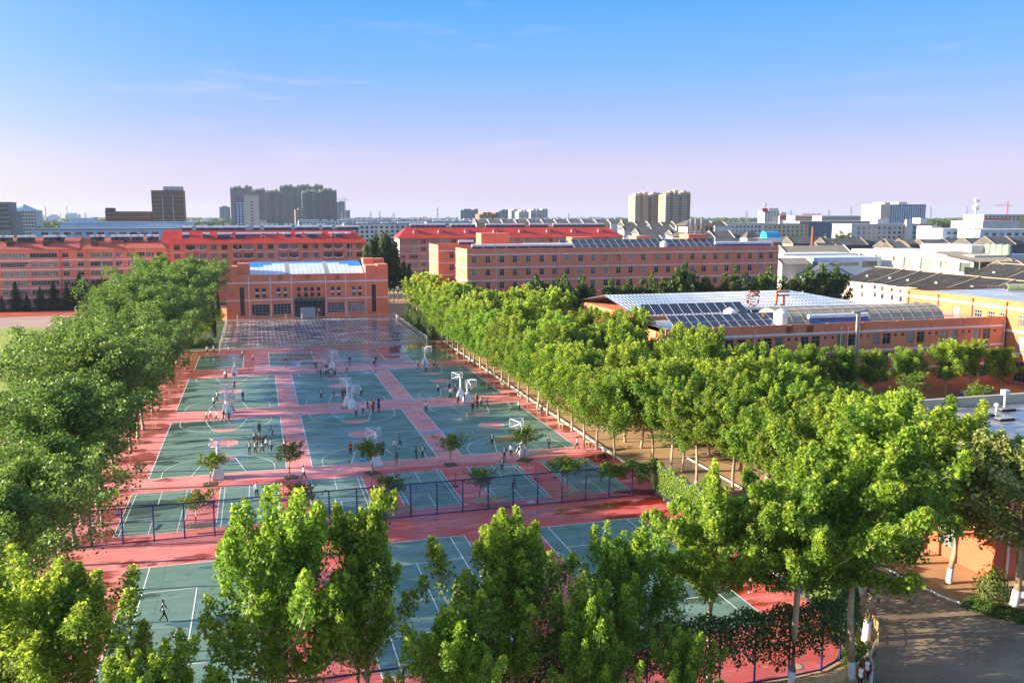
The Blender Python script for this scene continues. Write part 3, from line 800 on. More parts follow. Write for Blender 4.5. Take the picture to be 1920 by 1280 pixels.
# ---------------------------------------------------------------- the red hall facing the courts
def build_hall():
    x0, x1, yf, yb = -8.9, 37.4, 263.5, 300.0
    t = thing('sports_hall', 'salmon red training hall with corner pylons and gilt characters over the wet square', 'hall', (x0, yf, 0))
    W = x1 - x0
    body = MB(); ops = []
    wx = [(-0.9, 0.3), (1.0, 2.1), (5.1, 6.2), (7.0, 8.0), (10.9, 11.9), (12.8, 13.9), (14.6, 15.7), (16.5, 17.5), (20.5, 21.5), (22.3, 23.4), (26.6, 27.7), (28.5, 29.5)]
    big = [(-2.0, 3.0, .9, 4.2), (4.0, 9.0, 1.1, 4.25), (19.4, 24.4, 1.2, 4.25), (25.4, 30.3, 1.3, 4.3)]
    s = lambda a: a - x0
    for i, (a, b) in enumerate(wx): ops += [(s(a), s(b), 7.75, 8.95), (s(a), s(b), 6.1, 7.3)]
    for a, b, c, d in big: ops.append((s(a), s(b), c, d))
    ops.append((s(10.0), s(18.7), 0.15, 5.1)); ops += [(s(-5.15), s(-3.85), 1.0, 9.3), (s(32.45), s(33.75), 1.0, 9.3)]
    facade(body, (0, 0, 0), FRONT, W, 0, 12.6, ops, 0.35)
    body.poly([(0, yb - yf, 0), (0, 0, 0), (0, 0, 12.6), (0, yb - yf, 12.6)]); body.poly([(W, 0, 0), (W, yb - yf, 0), (W, yb - yf, 12.6), (W, 0, 12.6)])
    body.poly([(W, yb - yf, 0), (0, yb - yf, 0), (0, yb - yf, 12.6), (W, yb - yf, 12.6)])
    body.box(0.005, 3.4, .006, 6, 12.6, 15.25); body.box(W - 3.1, W - .005, .006, 6, 12.6, 15.25)     # corner pylons
    body.box(3.41, 6.8, .5, 5.8, 12.6, 16.0); body.box(W - 6.6, W - 3.11, .5, 8.4, 12.6, 14.9)
    body.box(6.8, W - 6.61, .006, .35, 12.6, 12.75)
    part('wall', body, SALMON, t)
    tower = MB().lathe([(2.3, 8), (2.3, 16.4)], W - 1.6, 13, 18); tower.box(W - 6.2, W - 3, 9, 14, 12.6, 16.6)
    part('stair_tower', tower, SALMON, t)
    cop = MB()
    for z in (5.3, 10.25):
        for a, b in ((-.06, s(-5.15)), (s(-3.85), s(32.45)), (s(33.75), W + .06)):
            if z < 6: 
                if b > 30 and a > 3 and a < 10: cop.box(a, s(9.9), -.06, .0, z, z + .34); cop.box(s(18.8), b, -.06, .0, z, z + .34); continue
            if z > 9: cop.box(a, b, -.06, .0, z, z + .4) if not (b - a < 4.5) else cop.box(a, b, -.06, 0, z, z + .4)
            else: cop.box(a, b, -.06, .0, z, z + .34)
    cop.box(s(-5.15), s(-3.85), -.06, 0, 10.25, 10.65); cop.box(s(32.45), s(33.75), -.06, 0, 10.25, 10.65)
    part('white_band', cop, BAND, t)
    for x in (-2.6, 3.4, 9.3, 19.0, 24.8, 30.7): downpipe(t, s(x), -.14, 0, 11.8, r=.13)
    for a, b in wx:
        put_window(t, (0, 0, 0), FRONT, s(a), 7.75, b - a, 1.2, 'double', FRAMED, depth=.2); put_window(t, (0, 0, 0), FRONT, s(a), 6.1, b - a, 1.2, 'double', FRAMED, depth=.2)
        if not (10 < a < 18): part('white_panel', MB().box(s(a), s(b), -.05, -.003, 7.3, 7.75), BAND, t)
    for a, b, c, d in big: put_window(t, (0, 0, 0), FRONT, s(a), c, b - a, d - c, 'grid', FRAME, GLASS, .22)
    for a in (-5.15, 32.45):
        o = put_window(t, (0, 0, 0), FRONT, s(a), 1.0, 1.3, 8.3, 'grid', FRAMED, GLASS, .28)
    put_window(t, (0, 0, 0), FRONT, s(10.0), 0.15, 8.7, 4.95, 'grid', FRAMED, GLASS, .32, 'entrance_glazing')
    part('roller_shutter', MB().box(s(11.6), s(15.9), .0, .1, .15, 3.0), mat('shutter_blue_grey', (0.42, 0.50, 0.56), .4, .06, 1, .1), t)
    d = part('door', MB().box(s(16.1), s(17.6), .02, .12, .15, 2.9), RUST, t)
    part('door_window', MB().box(s(16.5), s(17.2), -.0, .02, 1.9, 2.4), TANKW, d)
    can = MB()
    n = 6; w = 9.0 / n
    for i in range(n):                                   # zigzag teal canopy
        a = s(9.85) + i * w
        can.poly([(a, -1.5, 4.95), (a + w, -1.5, 4.95), (a + w / 2, -1.5, 5.9)]); can.poly([(a, -1.5, 4.95), (a + w / 2, -1.5, 5.9), (a + w / 2, -.02, 6.0), (a, -.02, 5.05)])
        can.poly([(a + w / 2, -1.5, 5.9), (a + w, -1.5, 4.95), (a + w, -.02, 5.05), (a + w / 2, -.02, 6.0)]); can.poly([(a, -.02, 4.9), (a + w, -.02, 4.9), (a + w, -1.5, 4.9), (a, -1.5, 4.9)])
    part('zigzag_canopy', can, mat('teal_canopy', (0.035, 0.17, 0.16), .45, .2, 1, .2), t)
    part('entrance_step', MB().box(s(9.4), s(19.2), -2.4, -.01, .0, .16), CONC, t)
    roof = MB(); deck = 12.2; n = 14
    bl = mat('blue_sheet_roof', (0.03, 0.24, 0.66), .35, .12, .3, .1); wh = mat('translucent_roof_sheet', (0.72, 0.76, 0.80), .3, .08, .4, .1)
    prof = lambda f: deck + 3.3 * math.sin(math.pi * f) ** 0.8
    segs = [(s(-2.2), s(11), 0), (s(11), s(20.5), 1), (s(20.5), s(30.6), 2)]
    xs = [s(-2.1) + (32.6) * i / 26 for i in range(27)]
    Y0, Y1 = 1.2, 34.0
    for i in range(26):
        for j in range(n):
            f0, f1 = j / n, (j + 1) / n
            X = (xs[i] + xs[i + 1]) / 2
            e = abs(i - 12.5) / 13.0                       # blue sheet shows at the upper outer ends of the vault
            white = f0 < 0.34 - 0.20 * max(0, e - .42) / .58 
            m_ = 1 if white else 0
            if i in (8, 17) and f0 < .4: m_ = 2
            roof.poly([(xs[i], Y0 + (Y1 - Y0) * f0, prof(f0)), (xs[i + 1] - (0.06 if m_ == 1 else 0), Y0 + (Y1 - Y0) * f0, prof(f0)), (xs[i + 1] - (0.06 if m_ == 1 else 0), Y0 + (Y1 - Y0) * f1, prof(f1)), (xs[i], Y0 + (Y1 - Y0) * f1, prof(f1))], m_)
    roof.poly([(0.3, .4, 12.1), (W - .3, .4, 12.1), (W - .3, yb - yf - .2, 12.1), (.3, yb - yf - .2, 12.1)], 3)
    for sx in (xs[0], xs[-1]):
        roof.poly([(sx, Y0 + (Y1 - Y0) * j / n, prof(j / n)) for j in range(n + 1)] + [(sx, Y1, deck - .2), (sx, Y0, deck - .2)], 2)
    part('vaulted_roof', roof, [bl, wh, ROOFGREY, ROOFGREY], t)
    for ch, x in (('实', 6.4), ('训', 13.9), ('室', 22.6)): text_obj('gilt_character', ch, GOLD, t, (s(x), -.1, 11.0), 1.5)
build_hall()

# ---------------------------------------------------------------- solar heaters, tanks (things that sit on roofs)
def heater_mesh(w, blue=False):
    a = MB().path([(-w / 2, .45, 1.42), (w / 2, .45, 1.42)], .36, 10)
    c = MB(); c.poly([(-w / 2 + .05, -.75, .15), (w / 2 - .05, -.75, .15), (w / 2 - .05, .42, 1.2), (-w / 2 + .05, .42, 1.2)]); c.poly([(-w / 2 + .05, .47, 1.13), (w / 2 - .05, .47, 1.13), (w / 2 - .05, -.70, .08), (-w / 2 + .05, -.70, .08)])
    s_ = MB()
    for x in (-w / 2 + .12, w / 2 - .12): s_.bar((x, .6, 0), (x, .6, 1.1), .03); s_.bar((x, -.75, 0), (x, -.75, .14), .03); s_.bar((x, -.75, .03), (x, .6, .03), .03)
    return a.mesh('tank', TANKG), c.mesh('collector', TUBEB if blue else TUBE), s_.mesh('stand', STEEL)
HEAT = {}
def heater(xyz, kind, label, group, rz=0.0, sc=1.0):
    t = thing('solar_water_heater', label, 'solar heater', xyz, rz, group); t.scale = (sc,) * 3
    if kind not in HEAT: HEAT[kind] = heater_mesh(*kind)
    for nme, me in zip(('tank', 'collector', 'stand'), HEAT[kind]): link(nme, me, t)
    return t
def tank(xyz, r, h, label, m=None):
    t = thing('water_tank', label, 'water tank', xyz)
    part('tank_body', MB().lathe([(r * .98, 0), (r, .05), (r, h * .82), (r * .96, h * .84)], n=20), m or TANKW, t, smooth=False)
    part('domed_lid', MB().lathe([(r * .96, h * .84), (r * .6, h * .95), (r * .25, h), (r * .22, h * 1.06), (0.01, h * 1.07)], n=20), m or TANKW, t)
    return t

# ---------------------------------------------------------------- apartment blocks
RTILE = None
def roof_mat(name, col, course=0.35, axis='Y', var=0.25, rough=0.75):
    m, nt, b = new_mat(name)
    pos = wpos(nt); sp = nt.nodes.new('ShaderNodeSeparateXYZ'); nt.links.new(pos, sp.inputs[0])
    n1 = _noise(nt, pos, 0.22, 5, 0.65); n2 = _noise(nt, pos, 3.5, 3, 0.7)
    c = _mix(nt, _rng(nt, n1, 0.3, 0.7), tuple(x * (1 - var) for x in col), tuple(min(1, x * (1 + var)) for x in col))
    c = _mix(nt, _rng(nt, n2, 0.5, 0.7, 0, 0.4), c, tuple(x * 0.45 for x in col))
    fr = _math(nt, 'FRACT', _math(nt, 'DIVIDE', sp.outputs[axis], course))
    c = _mix(nt, _rng(nt, fr, 0.75, 0.98, 0, 0.45), c, tuple(x * 0.3 for x in col))
    nt.links.new(c, b.inputs['Base Color']); b.inputs['Roughness'].default_value = rough
    bp = nt.nodes.new('ShaderNodeBump'); bp.inputs['Strength'].default_value = 0.5; bp.inputs['Distance'].default_value = 0.05
    nt.links.new(fr, bp.inputs['Height']); nt.links.new(bp.outputs[0], b.inputs['Normal'])
    return m
ROOF_FADED = roof_mat('faded_red_tiles', (0.60, 0.125, 0.085), 0.42)
ROOF_RED = roof_mat('bright_red_tiles', (0.60, 0.045, 0.028), 0.42, 'Y', 0.18, 0.55)
AC_ME = (MB().box(-.42, .42, -.34, 0, 0, .62).mesh('ac_case', METALW), MB().lathe([(.24, 0), (.24, .03)], 0, 0, 12).mesh('fan_grille', DARK))
def ac_unit(xyz, label, group):
    t = thing('air_conditioner', label, 'air conditioner', xyz, 0, group)
    link('case', AC_ME[0], t)
    f = link('fan_grille', AC_ME[1], t, (-.1, -.34, .31)); f.rotation_euler = (R(90), 0, 0)
def gable_roof(mb, x0, x1, y0, y1, ze, zr, hipL=0, hipR=0, mi=0, over=0.5, base=None):
    ym = (y0 + y1) / 2; a, b = x0 - over, x1 + over; c, d = y0 - over, y1 + over
    ra, rb = a + hipL, b - hipR
    mb.poly([(a, c, ze), (b, c, ze), (rb, ym, zr), (ra, ym, zr)], mi); mb.poly([(b, d, ze), (a, d, ze), (ra, ym, zr), (rb, ym, zr)], mi)
    mb.poly([(a, d, ze), (a, c, ze), (ra, ym, zr)], mi); mb.poly([(b, c, ze), (b, d, ze), (rb, ym, zr)], mi)
    mb.poly([(a, d, ze - .02), (b, d, ze - .02), (b, c, ze - .02), (a, c, ze - .02)], mi)
def dormer(parent, x, y, z, m, m2):
    d = part('dormer', MB().box(x - .8, x + .8, y, y + 2.2, z - .7, z + .8), m, parent)
    part('dormer_roof', MB().poly([(x - 1.1, y - .2, z + .8), (x + 1.1, y - .2, z + .8), (x, y - .2, z + 1.5)]).poly([(x - 1.1, y - .2, z + .8), (x, y - .2, z + 1.5), (x, y + 2.6, z + 1.5), (x - 1.1, y + 2.6, z + .8)]).poly([(x, y - .2, z + 1.5), (x + 1.1, y - .2, z + .8), (x + 1.1, y + 2.6, z + .8), (x, y + 2.6, z + 1.5)]), m2, d)
    part('dormer_window', MB().box(x - .45, x + .45, y - .02, y + .01, z - .3, z + .5), GLASS, d)

def build_apartment_a():
    yf, xr, xl = 310.0, -30.6, -112.0
    t = thing('apartment_block', 'salmon six storey apartment block with faded red tiled roof beyond the playing field', 'apartments', (xl, yf, 0))
    s = lambda a: a - xl
    W = s(xr)
    # bays: (x0, x1, projection) the glazed balcony bays stand proud of the recessed bays
    bays = [(-112, -95.5, .9), (-95.5, -88, 0), (-88, -77.4, .9), (-77.4, -59.8, .9), (-59.8, -49.7, 0.0), (-49.7, -41.6, 0.9), (-41.6, -35, 0.0)]
    layout = {  # windows per bay: (offset from bay left, width, style)
        0: [(.5, 7.4, 'strip'), (8.4, 7.4, 'strip')], 1: [(1.5, 1.9, 'double'), (4.6, 1.9, 'double')], 2: [(1, 8.4, 'strip')],
        3: [(.5, 8.0, 'strip'), (9.0, 8.0, 'strip')], 4: [(.9, 1.9, 'double'), (5.6, 1.9, 'double')], 5: [(.2, 3.6, 'strip'), (4.2, 3.6, 'strip')], 6: [(1.4, 1.9, 'double')]}
    bays += [(-35, xr, 0.0)]
    bays = [(-112, -95.5, .9), (-95.5, -88, 0), (-88, -77.4, .9), (-77.4, -60.2, .9), (-60.2, -51.6, 0), (-51.6, -44.4, .9), (-44.4, -37.8, 0), (-37.8, -31.9, .9), (-31.9, xr + 2.2, 0)]
    layout = {0: [(.5, 7.4, 'strip'), (8.4, 7.4, 'strip')], 1: [(1.2, 1.9, 'double'), (4.6, 1.9, 'double')], 2: [(1, 8.4, 'strip')],
              3: [(.4, 7.9, 'strip'), (8.8, 7.9, 'strip')], 4: [(.7, 1.9, 'double'), (5.0, 1.9, 'double')], 5: [(.3, 3.2, 'strip'), (3.8, 3.2, 'strip')],
              6: [(.6, 1.9, 'double'), (3.9, 1.9, 'double')], 7: [(.3, 2.6, 'strip'), (3.1, 2.6, 'strip')], 8: [(.5, 1.9, 'double')]}
    W = s(bays[-1][1])
    wall = MB(); band = MB()
    rows = [2.6, 5.5, 8.4, 11.3, 14.2, 17.1]
    wins = []
    for i, (a, b, pr) in enumerate(bays):
        ops = []
        for z in rows:
            for off, w, st in layout[i]:
                h = 1.55 if st == 'strip' else 1.5
                ops.append((off, off + w, z - .75, z - .75 + h)); wins.append((s(a), -pr, off, z - .75, w, h, st))
        facade(wall, (s(a), -pr, 0), FRONT, b - a, 0, 18.9, ops)
        if pr: wall.poly([(s(a), 0, 0), (s(a), -pr, 0), (s(a), -pr, 18.9), (s(a), 0, 18.9)]); wall.poly([(s(b), -pr, 0), (s(b), 0, 0), (s(b), 0, 18.9), (s(b), -pr, 18.9)])
        for z in rows: band.box(s(a) - .02, s(b) + .02, -pr - .07, -pr, z - 1.72, z - 1.36)
    wall.poly([(0, 12, 0), (0, 0, 0), (0, 0, 18.9), (0, 12, 18.9)]); wall.poly([(W, 0, 0), (W, 12, 0), (W, 12, 18.9), (W, 0, 18.9)]); wall.poly([(W, 12, 0), (0, 12, 0), (0, 12, 18.9), (W, 12, 18.9)])
    part('wall', wall, SALMON, t); part('white_band', band, BAND, t)
    for bx, by, off, z, w, h, st in wins: put_window(t, (bx, by, 0), FRONT, off, z, w, h, st, FRAME, GLASSC if st == 'strip' else GLASS)
    for sg, (a, b) in enumerate(((-112, -84), (-84, -54.3), (-54.3, -41.2), (-41.2, bays[-1][1]))):
        rf = MB(); lift = [0, .1, -.15, .05][sg]
        gable_roof(rf, s(a), s(b) - .5, 0, 12, 18.95 + lift * .3, 22.5 + lift, 0, 3.5 if sg == 3 else 0, over=.5 if sg != 2 else .4)
        ro = part('roof', rf, ROOF_FADED, t)
        if sg < 3: part('party_wall', MB().poly([(s(b) - .3, -.9, 18.6), (s(b) + .2, -.9, 18.6), (s(b) + .2, 6, 23.0), (s(b) - .3, 6, 23.0)]).poly([(s(b) - .3, -.9, 18.2), (s(b) - .3, -.9, 18.6), (s(b) - .3, 6, 23.0), (s(b) - .3, 6, 22)]).poly([(s(b) + .2, -.9, 18.6), (s(b) + .2, -.9, 18.2), (s(b) + .2, 6, 22), (s(b) + .2, 6, 23.0)]), RUST, t)
    dk = mat('weathered_dormer', (0.17, 0.115, 0.08), .85, .2, 1, .3)
    for px in (15, 84, 174): dormer(t, s(at_y(px, 457, 310)[0]), 1.2, 20.6, dk, dk)
    for x in (s(-44.3), s(-31.7)): downpipe(t, x, -.12, 0, 18.6)
    # things hung on or standing on the block
    k = 0
    for px, py in ((40, 482), (50, 498.5), (53, 534), (96, 498), (98, 515), (104, 533), (131, 498), (135, 532), (190, 496.5), (225, 479.5), (226, 497), (228, 529.5), (231, 527), (280, 527)):
        x, y, z = at_y(px, py, 309.0)
        ac_unit((x, yf - (.92 if any(a < x < b and p_ for a, b, p_ in bays) else .02), z - .3), f'small white air conditioner on the long salmon block, {ORD[k]} from the left', 'air conditioners on the long salmon block'); k += 1
    k = 0
    for px, w in ((3, 1.6), (15, 2.8), (38, 1.6), (50, 2.1), (61, 1.6), (98, 4.4), (115, 2.1), (175, 1.6), (183, 2.1), (191, 1.6), (214, 1.6), (224, 2.1), (237, 2.1), (254, 2.1), (264, 1.6), (281, 1.6), (291, 2.1)):
        x, y, z = at_y(px, 445, 314.0)
        heater((x, 313.7, 21.3), (w, False), f'solar heater on the ridge of the faded red roof, {ORD[k]} from the left', 'solar heaters on the faded red roof', 0, 1.15); k += 1
build_apartment_a()

def build_apartment_b(name, label, xl, xr, yf, floors, z_eave, zr, glass, fm, hipL, hipR, pattern, white_gable=False, balcony=True, dorm=(), wallm=None, fl=3.05, depth=12):
    t = thing(name, label, 'apartments', (xl, yf, 0))
    W = xr - xl; wall = MB(); band = MB(); bals = []; ops = []; wins = []; x = 0.6
    rows = [z_eave - 0.45 - fl * i for i in range(floors)]       # top of each window
    k = 0
    while True:
        st, w, gap = pattern[k % len(pattern)]; k += 1
        if x + w > W - .4: break
        for z in rows:
            h = 1.75
            ops.append((x, x + w, z - h, z)); wins.append((x, z - h, w, h, st))
            if st == 'panelled' and balcony:
                c = x + w / 2
                bal = MB(); bals.append(bal)
                bal.box(x - .3, x + w + .3, -.85, -.7, z - h - .75, z - h + .1); bal.box(x - .3, x + w + .3, -.7, -.003, z - h - .85, z - h - .72)
                band.box(x - .35, c - w * .28, -.9, -.852, z - h + .1, z - h + .3); band.box(c + w * .28, x + w + .35, -.9, -.852, z - h + .1, z - h + .3)
                band.box(c - w * .28, c + w * .28, -.9, -.852, z - h - .3, z - h - .1); band.box(c - w * .28 - .1, c - w * .28 + .1, -.91, -.853, z - h - .3, z - h + .3); band.box(c + w * .28 - .1, c + w * .28 + .1, -.91, -.853, z - h - .3, z - h + .3)
        x += w + gap
    facade(wall, (0, 0, 0), FRONT, W, 0, z_eave, ops)
    wall.poly([(0, depth, 0), (0, 0, 0), (0, 0, z_eave), (0, depth, z_eave)], 1 if white_gable else 0); wall.poly([(W, 0, 0), (W, depth, 0), (W, depth, z_eave), (W, 0, z_eave)]); wall.poly([(W, depth, 0), (0, depth, 0), (0, depth, z_eave), (W, depth, z_eave)])  # left gable wall takes the white paint when asked for
    part('wall', wall, [wallm or SALMON, BAND], t)
    for z in rows[:-1]: band.box(-.02, W + .02, -.06, -.002, z - fl + .35, z - fl + .52)
    part('white_band', band, BAND, t)
    for bal in bals: part('balcony', bal, wallm or SALMON, t)
    for a, z, w, h, st in wins: put_window(t, (0, 0, 0), FRONT, a, z, w, h, st, fm, glass)
    rf = MB(); gable_roof(rf, 0, W, 0, depth, z_eave + .02, zr, hipL, hipR, over=.7)
    part('roof', rf, ROOF_RED, t)
    part('eave', MB().box(-.75, W + .75, -.75, -.68, z_eave - .28, z_eave + .0), mat('eave_salmon', (0.58, 0.22, 0.14), .7), t)
    for x in dorm: dormer(t, x, 2.2, z_eave + 1.9, BAND, ROOF_RED)
    for x in range(12, int(W), 13): downpipe(t, x + .3, -.12, 0, z_eave - .3)
    return t
tB = build_apartment_b('apartment_block', 'salmon apartment block with bright red roof crowded with solar heaters behind the hall', -31.5, 38.6, 326, 6, 19.9, 24.6, GLASSC, FRAMEG, 1.5, 5.5,
                  [('double', 1.9, 1.6), ('double', 2.0, 1.9), ('panelled', 3.0, .5), ('panelled', 3.2, 1.5)], dorm=(14, 23.5, 34, 48, 58.5))
k = 0
for px, py, w in ((348, 441, 2.1), (387, 442, 2.1), (414, 442, 2.1), (427, 440, 2.8), (451, 440, 2.8), (464, 440, 2.1), (478, 442, 2.8), (491, 440, 2.1), (502, 443, 2.8), (513, 442, 2.1), (529, 440, 2.1), (539, 440, 2.1), (561, 441, 2.1),
                  (577, 439, 2.1), (586, 439, 2.8), (598, 440, 2.1), (625, 438, 2.8), (636, 437, 2.1), (637, 446, 2.1), (646, 440, 2.8), (654, 446, 1.6)):
    x, y, z = at_y(px, py, 329.0)
    heater((x, 328.6 + rng.uniform(-.5, 1.2), 21.6), (w, False), f'solar heater low on the bright red roof slope, {ORD[k]} from the left', 'solar heaters on the front slope of the bright red roof', 0, 1.12); k += 1
k = 0
for i in range(38):
    if rng.random() < .14: continue
    heater((-24 + i * 1.62, 332.2, 24.1), (1.6 if i % 3 else 2.1, False), f'solar heater along the bright red roof ridge, {ORD[k]} from the left', 'solar heaters along the bright red ridge', 0, 1.0); k += 1
tC = build_apartment_b('apartment_block', 'pink apartment block with white gable and long red roof behind the dormitory', 54.4, 150, 350, 6, 20.7, 24.9, GLASSC, FRAME, 4.5, 6,
                  [('double', 2.0, 1.4), ('panelled', 3.4, 1.4), ('double', 2.0, 2.2)], white_gable=True, balcony=False, dorm=(7, 17, 28, 40, 51, 63, 74, 86), wallm=wall_mat('pink_render', (0.52, 0.22, 0.16)))
for i in range(40):
    if rng.random() < .12: continue
    heater((61 + i * 2.1, 356.3, 24.5), (2.1, False), f'solar heater along the ridge of the far red roof, {ORD[i]} from the left', 'solar heaters along the far red ridge', 0, 1.0)

# ---------------------------------------------------------------- the long dormitory
def build_dorm():
    x0, x1, yf = 51.0, 140.7, 218.0; W = x1 - x0; H = 21.2
    t = thing('dormitory', 'long orange dormitory with rows of small white windows and solar panels on its flat roof', 'dormitory', (x0, yf, 0))
    wx = [52.9, 56.5, 60.2, 63.7, 67.3, 70.9, 74.4, 78.0, 81.6, 85.2, 88.8, 92.4, 95.9, 99.5, 103.4, 106.9, 110.5, 114.1, 117.6, 121.1, 124.6, 128.3, 131.8, 135.3, 138.4]
    rows = [17.6, 14.3, 11.0, 7.7, 4.4, 1.1]
    ops = [(x - x0 - .65, x - x0 + .65, z, z + 1.75) for x in wx for z in rows]
    wall = MB(); facade(wall, (0, 0, 0), FRONT, W, 0, H, ops, .22)
    facade(wall, (0, 13, 0), LEFT, 13, 0, H, [(8.5, 8.9, 17.4, 19.2), (8.5, 8.9, 14.1, 15.9), (8.5, 8.9, 10.8, 12.6)], .2)
    wall.poly([(W, 0, 0), (W, 13, 0), (W, 13, H), (W, 0, H)]); wall.poly([(W, 13, 0), (0, 13, 0), (0, 13, H), (W, 13, H)])
    wall.poly([(.3, .3, H - .7), (W - .3, .3, H - .7), (W - .3, 12.7, H - .7), (.3, 12.7, H - .7)], 1)
    for a in ((0, W, 0, .3), (0, W, 12.7, 13), (0, .3, .3, 12.7), (W - .3, W, .3, 12.7)):
        wall.poly([(a[0], a[2], H), (a[1], a[2], H), (a[1], a[3], H), (a[0], a[3], H)])
    wall.poly([(W, .3, H - .7), (0, .3, H - .7), (0, .3, H), (W, .3, H)]); wall.poly([(0, 12.7, H - .7), (W, 12.7, H - .7), (W, 12.7, H), (0, 12.7, H)])
    part('wall', wall, [SALMON, ROOFGREY], t)
    b = MB()
    for z in (19.65, 16.35, 13.05, 9.75, 6.45, 3.15): b.box(-.05, W + .05, -.06, -.002, z, z + .24); b.box(-.06, -.002, -.05, 13, z, z + .24)
    part('white_band', b, BAND, t)
    for x in wx:
        for z in rows: put_window(t, (0, 0, 0), FRONT, x - x0 - .65, z, 1.3, 1.75, 'double', FRAME, GLASS, .14)
    for z in (17.4, 14.1, 10.8): put_window(t, (0, 13, 0), LEFT, 8.5, z, .4, 1.8, 'single', RUST, GLASS, .12)
    for px in (931, 1049, 1146, 1285, 1417): downpipe(t, at_y(px, 480, 218)[0] - x0, -.13, 0, 20.2, mat('pale_pipe', (.6, .5, .45)))
    for xa, xb, ya, yb_, h in ((95.0 - 64, 99 - 62, 8, 12.4, 2.6), (116 - x0, 122 - x0, 6.5, 12, 3.2), (100.5 - x0, 104.5 - x0, 7, 12, 2.8)):
        part('stair_house', MB().box(xa, xb, ya, yb_, H - .7, H + h), SALMON, t)
    return x0, yf, H
DX, DY, DH = build_dorm()
def pv_panel_mesh(w, l, tilt, m):
    h = l * math.sin(tilt); d = l * math.cos(tilt)
    p = MB().poly([(0, 0, .25), (w, 0, .25), (w, d, .25 + h), (0, d, .25 + h)]).poly([(0, d, .2 + h), (w, d, .2 + h), (w, 0, .2), (0, 0, .2)])
    f = MB(); t = .05
    f.bar((-.03, 0, .26), (-.03, d, .26 + h), t); f.bar((-.03, 0, .25), (w, 0, .25), t * .7); f.bar((-.03, d, .25 + h), (w, d, .25 + h), t * .7); f.bar((.1, d, 0), (.1, d, .25 + h), t * .7)
    return p.mesh('solar_panel', m), f.mesh('panel_frame', STEEL)
def solar_array(name, label, loc, nx, ny, w, l, tilt, m, group=None, stepz=True):
    t = thing(name, label, 'solar array', loc, 0, group)
    pm, fm_ = pv_panel_mesh(w, l, tilt, m)
    d = l * math.cos(tilt); h = l * math.sin(tilt)
    for j in range(ny):
        for i in range(nx):
            p = link('solar_panel', pm, t, (i * (w + .06), j * (d + .08), j * (h + .05) if stepz else 0)); link('panel_frame', fm_, p)
    return t
solar_array('solar_array', 'large dark solar array on the dormitory roof, two tiers deep', (81.0, 219.6, DH - .6), 20, 2, 2.05, 2.6, R(26), TUBE)
solar_array('solar_array', 'narrower dark solar array behind the large one on the dormitory roof', (79.5, 225.4, DH - .6), 13, 2, 2.05, 2.3, R(26), TUBE)
for i in range(9): heater((54.2 + i * 3.05, 219.5, DH - .7), (2.8, False), f'long solar heater in the row on the dormitory roof edge, {ORD[i]} from the left', 'solar heaters on the left roof edge of the dormitory', 0, 1.05)
for i in range(5): heater((70 + i * 2.8, 226.5, DH - .7), (2.8, False), f'solar heater behind the front row on the dormitory roof, {ORD[i]} from the left', 'solar heaters behind the front row of the dormitory', 0, 1.0)
for i in range(6): heater((123.5 + i * 2.9, 219.9, DH - .7), (2.8, True), f'blue solar heater at the right roof end of the dormitory, {ORD[i]} from the left', 'blue solar heaters at the right end of the dormitory', 0, 1.1)
tank((106.5, 220.4, DH - .7), 1.0, 2.2, 'white water tank on the dormitory roof right of the solar arrays')
tank((112.6, 222.0, DH - .7), .9, 1.4, 'low rusty tank on the dormitory roof left of the antenna', RUST)
for i, (x, y) in enumerate(((117.2, 226), (119.0, 226.5), (120.6, 226))):
    a = thing('antenna_mast', ('left', 'middle', 'right')[i] + ' steel antenna mast on the dormitory stair house', 'antenna', (x, y, DH + 3.2))
    mbm = MB().bar((0, 0, 0), (0, 0, 4.2), .06)
    for q in ((-1.2, -.4), (1.1, -.5)): mbm.bar((q[0], q[1], 0), (0, 0, 3.0), .035)
    part('mast', mbm, STEEL, a); part('antenna_panel', MB().box(-.15, .15, -.2, -.08, 3.0, 4.4), METALW, a)

def build_dorm2():
    x0, yf, H = 48.0, 240.0, 21.6
    t = thing('dormitory', 'shorter orange dormitory peeping out left behind the long dormitory', 'dormitory', (x0, yf, 0))
    W = 80; wall = MB(); rows = [17.8, 14.5, 11.2]
    ops = [(x, x + 1.3, z, z + 1.75) for x in [3.2 + 4.6 * i for i in range(6)] for z in rows]
    facade(wall, (0, 0, 0), FRONT, W, 0, H, ops, .2); facade(wall, (0, 13, 0), LEFT, 13, 0, H, [(7, 7.4, z, z + 1.8) for z in rows], .2)
    wall.box(0.01, W, 0.01, 13, H - .6, H - .58); wall.poly([(W, 0, 0), (W, 13, 0), (W, 13, H), (W, 0, H)]); wall.poly([(W, 13, 0), (0, 13, 0), (0, 13, H), (W, 13, H)])
    wall.box(13.5, 22, 5, 11, H - .6, H + 3.0)
    part('wall', wall, SALMON, t)
    b = MB()
    for z in (19.8, 16.5, 13.2): b.box(-.05, W, -.06, -.002, z, z + .24); b.box(-.06, -.002, -.05, 13, z, z + .24)
    part('white_band', b, BAND, t)
    for o in ops: put_window(t, (0, 0, 0), FRONT, o[0], o[2], 1.3, 1.75, 'double', FRAME, GLASS, .12)
    heater((x0 + 8.5, yf + 2, H - .6), (4.4, False), 'long pale solar heater on the shorter dormitory roof', None, 0, 1.0)
build_dorm2()

